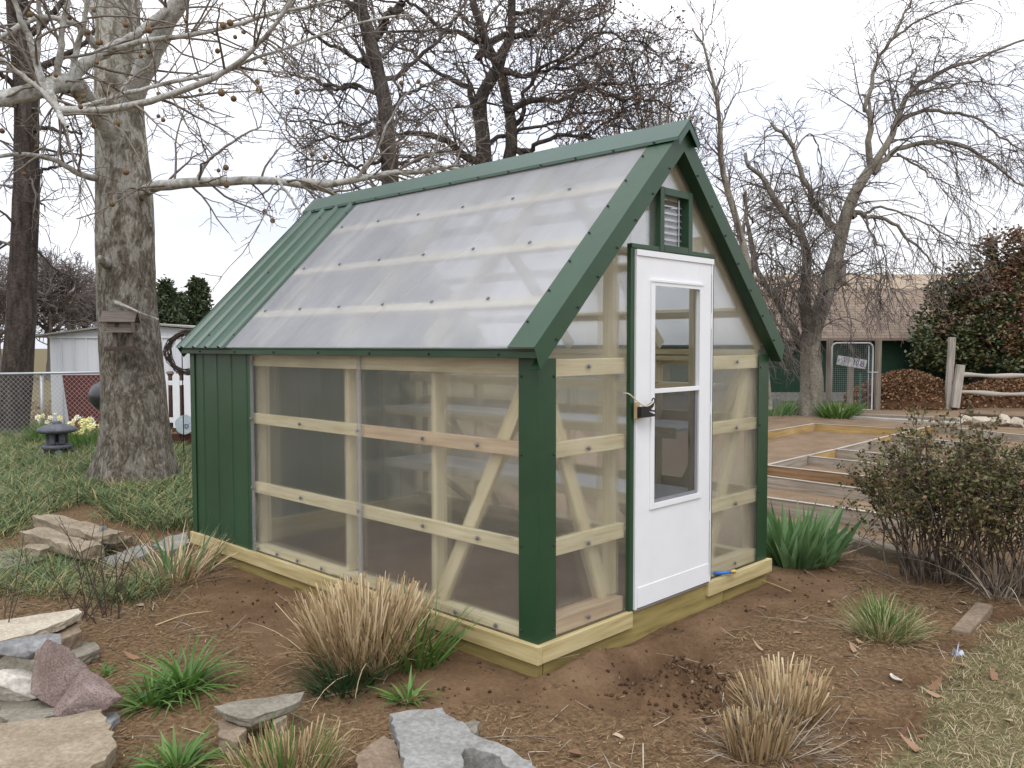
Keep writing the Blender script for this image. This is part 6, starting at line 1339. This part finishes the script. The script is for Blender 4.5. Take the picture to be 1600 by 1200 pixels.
clump('grass_clump', 'pale green and tan striped grass clump right of the door', 'grass clump', ground_at(1384, 994), [
    ('blades', 'vari', 380, 0.17, (0.10, 0.26), (0.005, 0.010), 0.45, 0.35, 0.1, 1.0, 4, 0.2, Z2), ('green_blades', 'blade_g', 150, 0.11, (0.14, 0.26), (0.005, 0.009), 0.4, 0.15, 0.1, 0.8, 4, 0.1, (0.12, 0.06)), ('dead_base', 'straw', 220, 0.22, (0.1, 0.2), (0.004, 0.007), 1.1, 0.3, 0.1, 0.6, 3, 0.4, Z2)])
clump('grass_clump', 'tan and green grass clump at the bottom edge left of centre', 'grass clump', ground_at(450, 1212), [
    ('stalks', 'straw_dk', 380, 0.20, (0.09, 0.19), (0.005, 0.009), 0.4, 0.15, -0.05, 0.4, 3, 0.6, Z2), ('green_blades', 'blade_g', 110, 0.18, (0.14, 0.25), (0.006, 0.012), 0.35, 0.15, 0.1, 0.6, 4, 0.1, Z2), ('curled_straw', 'straw', 40, 0.20, (0.14, 0.28), (0.003, 0.005), 0.4, 0.2, 1.0, 3.0, 7, 0.3, Z2)])
clump('iris_clump', 'dry iris clump with a few green blades at the left greenhouse corner', 'iris', ground_at(268, 902), [
    ('dry_blades', 'straw', 170, 0.30, (0.20, 0.46), (0.006, 0.014), 0.5, 0.25, 0.1, 1.3, 5, 0.2, Z2), ('green_blades', 'iris', 26, 0.26, (0.28, 0.48), (0.014, 0.026), 0.25, 0.15, 0.1, 0.7, 4, 0.03, (0.05, 0.03)), ('lying_straw', 'straw_grey', 120, 0.34, (0.2, 0.45), (0.004, 0.010), 1.3, 0.2, 0.0, 0.4, 3, 0.3, Z2)])
clump('iris_clump', 'lush green iris clump at the right greenhouse corner', 'iris', ground_at(1243, 872), [
    ('blades', 'iris', 150, 0.33, (0.28, 0.50), (0.06, 0.085), 0.42, 0.10, 0.0, 0.45, 4, 0.02, Z2), ('short_blades', 'iris', 80, 0.36, (0.16, 0.34), (0.04, 0.06), 0.6, 0.15, 0.1, 0.5, 4, 0.02, Z2), ('dry_blades', 'straw_grey', 40, 0.36, (0.25, 0.5), (0.008, 0.016), 1.3, 0.2, 0.0, 0.4, 4, 0.1, Z2)])
clump('iris_clump', 'distant green iris clump left of the arching tree trunk', 'iris', ground_at(1212, 648), [('blades', 'iris', 150, 0.55, (0.35, 0.62), (0.03, 0.05), 0.5, 0.15, 0.2, 0.7, 4, 0.02, Z2)])
clump('iris_clump', 'distant green iris clump right of the arching tree trunk', 'iris', ground_at(1311, 652), [('blades', 'blade_g', 220, 0.45, (0.35, 0.60), (0.03, 0.05), 0.6, 0.15, 0.2, 0.8, 4, 0.02, Z2)])
for (px_, py_, n_, rad, ln, lab) in ((288, 1078, 130, 0.07, (0.22, 0.36), 'bright green daylily with arching blades in the bare soil at left'), (236, 1100, 70, 0.05, (0.14, 0.26), 'smaller daylily touching the left side of the bright green one'), (276, 1196, 90, 0.07, (0.12, 0.22), 'daylily tuft at the bottom edge near the large tan flagstone'), (638, 1094, 46, 0.05, (0.10, 0.19), 'small green tuft between tan grass clump and big grey flagstone'), (158, 1052, 40, 0.05, (0.05, 0.11), 'tiny green weed beside the pink granite rocks')):
    clump('daylily', lab, 'plant', ground_at(px_, py_), [('blades', 'blade_g', n_, rad, ln, (0.014, 0.024), 0.85, 0.2, 0.5, 1.4, 5, 0.03, Z2)])
for k, (px_, py_, lab) in enumerate(((215, 925, 'bluish grassy tuft in the litter left of the bare soil'), (180, 935, 'small bluish grassy tuft next to thin bare stems'), (135, 876, 'bright green mossy tuft in front of the stone stack'), (80, 905, 'bluish grassy tuft behind the propped pale slab'), (20, 925, 'bluish grassy tuft at the left edge above the pale slab'), (40, 880, 'low grassy tuft left of the stone stack foot'))):
    clump('grass_tuft', lab, 'grass tuft', ground_at(px_, py_), [('blades', 'blade_g' if k == 2 else 'lily', 130, 0.14, (0.10, 0.26), (0.006, 0.010), 0.9, 0.3, 0.3, 1.5, 4, 0.1, Z2)])
# daffodils: clumps with leaves and nodding flowers
fm = MB()
for k in range(6):
    a = k * PI / 3; c, s_ = math.cos(a), math.sin(a); e = (-s_, c)
    fm.face([(0.008 * c, 0.008 * s_, 0), (0.026 * c + 0.014 * e[0], 0.026 * s_ + 0.014 * e[1], 0.004), (0.046 * c, 0.046 * s_, -0.004), (0.026 * c - 0.014 * e[0], 0.026 * s_ - 0.014 * e[1], 0.004)])
fm.lathe([(0.010, 0.0), (0.013, 0.016), (0.019, 0.028), (0.017, 0.027), (0.010, 0.012), (0.0, 0.008)], seg=9)
M['daff'] = plain('pale_yellow_petal', (0.78, 0.74, 0.36), 0.6); M['daff2'] = plain('cream_petal', (0.80, 0.78, 0.58), 0.6)
fl_mesh = {}
for px_, py_, w_, nf, lab in ((148, 704, 0.34, 20, 'pale yellow daffodil clump against the sycamore trunk'), (112, 700, 0.30, 13, 'cream daffodil clump right of the stone lantern'), (74, 694, 0.24, 7, 'sparse daffodil clump behind the lantern roof')):
    p = ground_at(px_, py_); t = clump('daffodil_clump', lab, 'daffodils', p, [('leaves', 'blade_g', 230, w_, (0.26, 0.46), (0.010, 0.016), 0.3, 0.12, 0.0, 0.5, 4, 0.3, Z2)], 'daffodils by the stone lantern')
    for i in range(nf):
        x, y = rng.uniform(-w_, w_), rng.uniform(-w_, w_) * 0.7; zf = 0.34 + 0.18 * rng.random()
        key = 'daff' if rng.random() < 0.6 else 'daff2'
        if key not in fl_mesh: o = fm.build('flower', M[key], t); fl_mesh[key] = o
        else: o = fl_mesh[key].copy(); C.objects.link(o); o.parent = t
        o.location = (x, y, zf); o.rotation_euler = (PI / 2 - 0.2 + rng.normal() * 0.3, rng.normal() * 0.3, -YAW + rng.normal() * 0.8); s_ = 1.0 + 0.5 * rng.random(); o.scale = (s_,) * 3
# thin bare stems near the left slabs
for (px_, py_, k_, lab) in ((130, 968, 9, 'thin dark bare stems beside the propped pale slab'), (178, 962, 10, 'thin reddish bare stems left of the bare soil'), (8, 1020, 4, 'thin dark twig stem at the left edge by the rock pile')):
    p = ground_at(px_, py_); t = thing('bare_shrub', lab, 'shrub', p); out_ = {}
    for i in range(k_):
        d = unit(np.array([rng.normal() * 0.35, rng.normal() * 0.35, 1.0])); q_ = path((rng.normal() * 0.06, rng.normal() * 0.06, -0.01), d, 0.35 + 0.35 * rng.random(), 7, 0.08, 0.02); ra = np.linspace(0.0038, 0.0018, 7)
        out_.setdefault(0, []).append((q_, ra)); sprout(out_, q_, ra, 1, [None, dict(per_m=6, len=0.16, ang=0.6, wob=0.1, grav=0.03, n=4, rk=0.7, rmin=0.0014)], 0.3)
    v, f = tubes_np([q for k in out_.values() for q in k], 4); raw('stems', v, f, speckled('dark_stem', [(0.3, (0.045, 0.030, 0.024)), (0.7, (0.10, 0.07, 0.055))], 9) if 'dark_stem' not in bpy.data.materials else bpy.data.materials['dark_stem'], t, smooth=True)

# leafy shrub at the right
M['az'] = island('small_shrub_leaf', [(0.0, (0.05, 0.052, 0.022)), (0.35, (0.095, 0.105, 0.036)), (0.7, (0.155, 0.145, 0.055)), (0.88, (0.18, 0.115, 0.06)), (1.0, (0.24, 0.13, 0.08))], 0.6, 0.35, 0.1)
M['az_stem'] = speckled('shrub_stem', [(0.3, (0.08, 0.06, 0.045)), (0.7, (0.20, 0.16, 0.125))], 12, 4, 0.9)
def leafy(px_, py_, label, nst, spread, hgt, nleaf, seed_dir):
    p = ground_at(px_, py_); t = thing('shrub', label, 'shrub', p, -YAW); out_ = {}; ends = []
    for i in range(nst):
        a = rng.random() * 2 * PI; rr = math.sqrt(rng.random()); tgt = np.array([seed_dir + spread * rr * math.cos(a), 0.55 * spread * rr * math.sin(a), hgt * (0.72 + 0.30 * rng.random()) * (1 - 0.38 * rr ** 2.2)])
        base = np.array([tgt[0] * 0.42 + rng.normal() * 0.08, tgt[1] * 0.35 + rng.normal() * 0.05, -0.02]); mid = base * 0.45 + tgt * 0.55 + np.array([0, 0, 0.10 * hgt]) + rng.normal(size=3) * 0.09
        q_ = smooth_path([base, base * 0.75 + mid * 0.25 + np.array([0, 0, 0.05]), mid, tgt], 12) + np.cumsum(rng.normal(size=(12, 3)) * 0.012, 0); ra = np.linspace(0.008, 0.003, 12)
        out_.setdefault(0, []).append((q_, ra)); sprout(out_, q_, ra, 1, [None, dict(per_m=13, len=0.30, ang=0.75, wob=0.2, grav=0.05, n=6, rk=0.6, rmin=0.0022, tip=0.55), dict(per_m=9, len=0.13, ang=0.7, wob=0.2, grav=0.04, n=4, rk=0.7, rmin=0.0016)], 0.28)
    al = [q for k in out_.values() for q in k]; v, f = tubes_np(al, 4); raw('stems', v, f, M['az_stem'], t, smooth=True)
    tw_ = [q[0] for k in (1, 2) for q in out_.get(k, [])]; pick = rng.integers(0, len(tw_), nleaf); P = np.array([tw_[i][rng.integers(1, len(tw_[i]))] for i in pick]) + rng.normal(size=(nleaf, 3)) * 0.014
    keep = rng.random(nleaf) < np.clip((P[:, 2] / hgt - 0.02) * 2.0, 0.08, 1); P = P[keep]
    v, f = leaves(P, 0.018 + 0.026 * rng.random(len(P)), 0.4, 0.55); raw('foliage', v, f, M['az'], t); return t
leafy(1465, 905, 'leafy reddish green shrub nearest the iris clump, with bare stems below', 70, 0.62, 1.14, 10500, 0.03)
leafy(1590, 925, 'reddish green shrub at the right edge of the picture', 62, 0.62, 1.10, 10000, 0.1)
clump('dry_grass_tuft', 'pale dry grass stems bending out of the right edge shrub', 'dry grass', ground_at(1560, 935), [('stems', 'straw_grey', 60, 0.12, (0.3, 0.75), (0.004, 0.008), 0.7, 0.3, 0.2, 1.4, 6, 0.2, Z2)])

# ---------------------------------------------------------------- loose ground stuff
def in_any(x, y, *polys):
    r = np.zeros(x.shape, bool)
    for p in polys: r |= cover(x, y, p)
    return r
def near_pts(n_, d0, d1, half=0.66):           # more per square metre close by, where single pieces can be told apart
    d = d0 + (d1 - d0) * rng.random(n_); a = YAW + (rng.random(n_) * 2 - 1) * half
    return CAM[0] + d * np.sin(a), CAM[1] + d * np.cos(a)
gh_mask = lambda x, y: (x > -0.07) & (x < 2.48) & (y > -0.07) & (y < 3.9)
def flat_bits(x, y, ln, wd, mk, name, label, cat=None, lift=0.004, tilt=0.16, seg=1, curl=0.25, tip=0.6):
    n_ = len(x); base = np.stack([x, y, height(x, y) + lift + 0.006 * rng.random(n_)], 1)
    v, f = blades(base, rng.random(n_) * 2 * PI, ln, wd, PI / 2 - tilt * rng.random(n_), curl * (rng.random(n_) - 0.3), seg, tip)
    return tag(raw(name, v, f, M[mk]), label, cat, kind='stuff')
M['chip'] = island('mulch_chip', [(0.0, (0.085, 0.052, 0.028)), (0.5, (0.165, 0.108, 0.058)), (0.85, (0.255, 0.178, 0.10)), (1.0, (0.40, 0.30, 0.18))], 0.9, 0.15)
x, y = near_pts(60000, 2.7, 8.5); soil_ = in_any(x, y, BED_SOIL); k = ~gh_mask(x, y) & ~in_any(x, y, LAWN, LILY) & (~soil_ | (rng.random(len(x)) < 0.03)) & ((0.25 + 0.5 * (fbm(x, y, 2.1, 3) + 0.6)) > rng.random(len(x)))
x, y = x[k], y[k]; n_ = len(x)
flat_bits(x, y, 0.014 + 0.042 * rng.random(n_) ** 2, 0.003 + 0.007 * rng.random(n_), 'chip', 'wood_chip_mulch', 'tan shredded wood mulch scattered over the soil', 'mulch')
x, y = near_pts(900, 2.8, 8.0); k = ~gh_mask(x, y) & ~in_any(x, y, LILY) & (~in_any(x, y, BED_SOIL) | (rng.random(len(x)) < 0.12)); x, y = x[k], y[k]; n_ = len(x)
flat_bits(x, y, 0.10 + 0.30 * rng.random(n_) ** 2, 0.003 + 0.004 * rng.random(n_), 'straw_grey', 'loose_straw', 'pale loose straws lying on the soil and mulch', 'straw', 0.008, 0.05, 5, 0.5, 0.4)
M['dleaf'] = island('dead_leaf', [(0.0, (0.10, 0.05, 0.03)), (0.5, (0.22, 0.12, 0.07)), (0.85, (0.34, 0.22, 0.14)), (1.0, (0.46, 0.36, 0.26))], 0.8, 0.25)
x, y = near_pts(1500, 3.0, 12.0); bx, by = G(1450, 930)[:2]; gk = np.exp(-((x - bx) ** 2 + (y - by) ** 2) / 1.4)
k = ~gh_mask(x, y) & (rng.random(len(x)) < 0.10 + 0.7 * gk + 0.35 * in_any(x, y, LAWN)) & ~(in_any(x, y, BED_SOIL) & (rng.random(len(x)) < 0.8)); x, y = x[k], y[k]; n_ = len(x)
v, f = blades(np.stack([x, y, height(x, y) + 0.006 + 0.01 * rng.random(n_)], 1), rng.random(n_) * 2 * PI, 0.04 + 0.06 * rng.random(n_), 0.022 + 0.035 * rng.random(n_), PI / 2 - 0.5 * rng.random(n_), 1.2 * (rng.random(n_) - 0.5), 4, 0.1)
tag(raw('fallen_leaves', v, f, M['dleaf']), 'brown fallen leaves scattered on soil and lawn', 'leaf litter', kind='stuff')
# crumbs of soil
x, y = near_pts(7000, 2.8, 8.0); k = ~gh_mask(x, y) & in_any(x, y, BED_SOIL); x, y = x[k], y[k]
px2 = PIT2[0] + rng.normal(size=900) * 0.15; py2 = PIT2[1] + rng.normal(size=900) * 0.12; x = np.concatenate([x, px2]); y = np.concatenate([y, py2]); n_ = len(x)
r_ = 0.003 + 0.011 * rng.random(n_) ** 4; r_[-900:] = 0.003 + 0.014 * rng.random(900) ** 5
oc = np.array([(1, 0, 0), (0, 1, 0), (-1, 0, 0), (0, -1, 0), (0, 0, 1), (0, 0, -1)], float); of = np.array([(0, 1, 4), (1, 2, 4), (2, 3, 4), (3, 0, 4), (1, 0, 5), (2, 1, 5), (3, 2, 5), (0, 3, 5)])
cen = np.stack([x, y, height(x, y) + r_ * 0.3], 1); vv_ = cen[:, None, :] + oc[None] * r_[:, None, None] * (0.6 + 0.8 * rng.random((n_, 6, 1)))
M['crumb'] = island('soil_crumb', [(0.0, (0.045, 0.026, 0.016)), (0.6, (0.085, 0.050, 0.029)), (0.985, (0.14, 0.09, 0.056)), (1.0, (0.36, 0.31, 0.25))], 0.95, 0.1)
tag(raw('soil_crumbs', vv_.reshape(-1, 3), (of[None] + (np.arange(n_) * 6)[:, None, None]).reshape(-1, 3), M['crumb'], smooth=False), 'small crumbs of brown soil and grit on the bare earth', 'soil', kind='stuff')
# arching grassy ground cover round the sycamore and at the left
LOW = [G(*p)[:2] for p in ((-200, 880), (0, 868), (90, 872), (170, 890), (240, 905), (250, 935), (180, 955), (110, 945), (40, 945), (-200, 955))]
def tufts(poly, nt_, per, ln, wd, mk, name, label, cat, dmax=1e9, spread=0.07, c0=0.8, c1=2.0, lean=0.25):
    P = np.array(poly); lo, hi = P.min(0), P.max(0); X_, Y_ = [], []
    while len(X_) < nt_:
        x = lo[0] + (hi[0] - lo[0]) * rng.random(4000); y = lo[1] + (hi[1] - lo[1]) * rng.random(4000); dd = np.hypot(x - CAM[0], y - CAM[1])
        k = cover(x, y, poly) & ~gh_mask(x, y) & (dd < dmax) & (rng.random(4000) < np.clip(7.0 / dd, 0, 1)); X_ += list(x[k]); Y_ += list(y[k])
    X_, Y_ = np.array(X_[:nt_]), np.array(Y_[:nt_]); x = np.repeat(X_, per) + rng.normal(size=nt_ * per) * spread; y = np.repeat(Y_, per) + rng.normal(size=nt_ * per) * spread; n_ = len(x)
    az = np.arctan2(y - np.repeat(Y_, per), x - np.repeat(X_, per)) + rng.normal(size=n_) * 0.7
    v, f = blades(np.stack([x, y, height(x, y) - 0.01], 1), az, (ln[0] + (ln[1] - ln[0]) * rng.random(n_)), wd[0] + (wd[1] - wd[0]) * rng.random(n_), lean + 0.3 * rng.random(n_), c0 + (c1 - c0) * rng.random(n_), 4, 0.15)
    return tag(raw(name, v, f, M[mk]), label, cat, kind='stuff')
tufts(LILY, 3500, 24, (0.16, 0.33), (0.008, 0.015), 'lily', 'grassy_ground_cover', 'grey green arching ground cover round the sycamore', 'ground cover', 20.0, 0.07)
tufts(LOW, 150, 22, (0.12, 0.26), (0.005, 0.009), 'lily', 'grassy_ground_cover', 'patchy arching ground cover at the left edge above the slabs', 'ground cover', 20.0, 0.06)
M['litter'] = island('dry_litter', [(0.0, (0.10, 0.07, 0.04)), (0.5, (0.22, 0.16, 0.09)), (1.0, (0.40, 0.31, 0.19))], 0.9, 0.15)
LW = [G(*p)[:2] for p in ((-300, 845), (60, 835), (150, 850), (240, 845), (300, 880), (330, 940), (250, 960), (130, 1000), (-300, 1100))]
tufts(LW, 700, 9, (0.05, 0.18), (0.003, 0.007), 'litter', 'dry_litter', 'tangled dry blades and litter left of the bare soil', 'litter', 20.0, 0.06, 0.2, 1.2, 0.9)
# lawn corner
M['lawn'] = island('lawn_blade', [(0.0, (0.07, 0.105, 0.03)), (0.22, (0.15, 0.165, 0.06)), (0.45, (0.33, 0.275, 0.15)), (1.0, (0.55, 0.46, 0.30))], 0.8, 0.2, 0.1)
tufts(LAWN, 2600, 14, (0.025, 0.075), (0.0028, 0.0045), 'lawn', 'lawn_grass', 'short half dry lawn grass in the lower right corner', 'grass', 8.5, 0.045, 0.2, 1.6, 0.5)
FAR = [G(*p)[:2] for p in ((-400, 628), (290, 628), (292, 690), (150, 700), (40, 664), (-400, 664))]
tufts(FAR, 700, 16, (0.10, 0.24), (0.012, 0.02), 'litter', 'dry_litter', 'dry grass and litter under the chain link fence', 'litter', 30.0, 0.10, 0.3, 1.3, 0.5)
# small odds and ends in the soil
p = ground_at(1398, 1056); q = MB(); rw2 = 0.036
q.tube([(rw2 * math.cos(a), rw2 * 0.75 * math.sin(a), 0.012 + 0.005 * math.sin(2 * a)) for a in np.linspace(0, 2 * PI, 20)], 0.006, 6).tube([(0.6 * rw2 * math.cos(a), 0.5 * rw2 * math.sin(a), 0.016) for a in np.linspace(0, 2 * PI, 16)], 0.004, 5)
o = q.build('plastic_ring', plain('dirty_white_plastic', (0.55, 0.53, 0.47), 0.6, vary=0.3, vscale=30), None, loc=tuple(p), smooth=True); o.rotation_euler = (0.5, 0.2, 0.6); tag(o, 'dirty white twisted plastic ring half sunk in the soil at lower right', 'litter')
p = ground_at(1498, 1020); q = MB()
for i in range(7):
    a = rng.random() * PI; q.face([(0.05 * math.cos(a) - 0.01, 0.03 * math.sin(a), 0.012 + 0.01 * i % 3), (0.05 * math.cos(a) + 0.015, 0.03 * math.sin(a) + 0.01, 0.015), (-0.05 * math.cos(a) + 0.012, -0.03 * math.sin(a) + 0.014, 0.02), (-0.05 * math.cos(a) - 0.01, -0.03 * math.sin(a), 0.010)])
o = q.build('plastic_scrap', plain('bluish_clear_plastic', (0.45, 0.50, 0.62), 0.3), None, loc=tuple(p)); tag(o, 'small bluish plastic scrap in the soil by the lawn edge', 'litter')
p0, p1 = G(1500, 985, 0.03), G(1538, 942, 0.03); log('edging_brick', p0, p1, 0.10, 0.07, 'red_edge' if 'red_edge' in M else 'brown_stone', 'brown half buried edging piece right of the striped grass clump', 'edging', bev=0.01)
for a, c, lab in (((243, 977), (330, 957), 'long pale dry stalk lying on the bare soil at left'), ((1170, 905), (1236, 930), 'pale curved dry stalk on the soil below the right greenhouse corner')):
    p0, p1 = G(*a), G(*c); mid = (p0 + p1) / 2 + np.array([0.02, 0.03, 0.01]); q = MB().tube(smooth_path([(p0[0], p0[1], hz(p0[0], p0[1]) + 0.008), (mid[0], mid[1], hz(mid[0], mid[1]) + 0.014), (p1[0], p1[1], hz(p1[0], p1[1]) + 0.008)], 12), np.linspace(0.006, 0.003, 12), 5)
    tag(q.build('dry_stalk', M['straw'], None, smooth=True), lab, 'stalk')
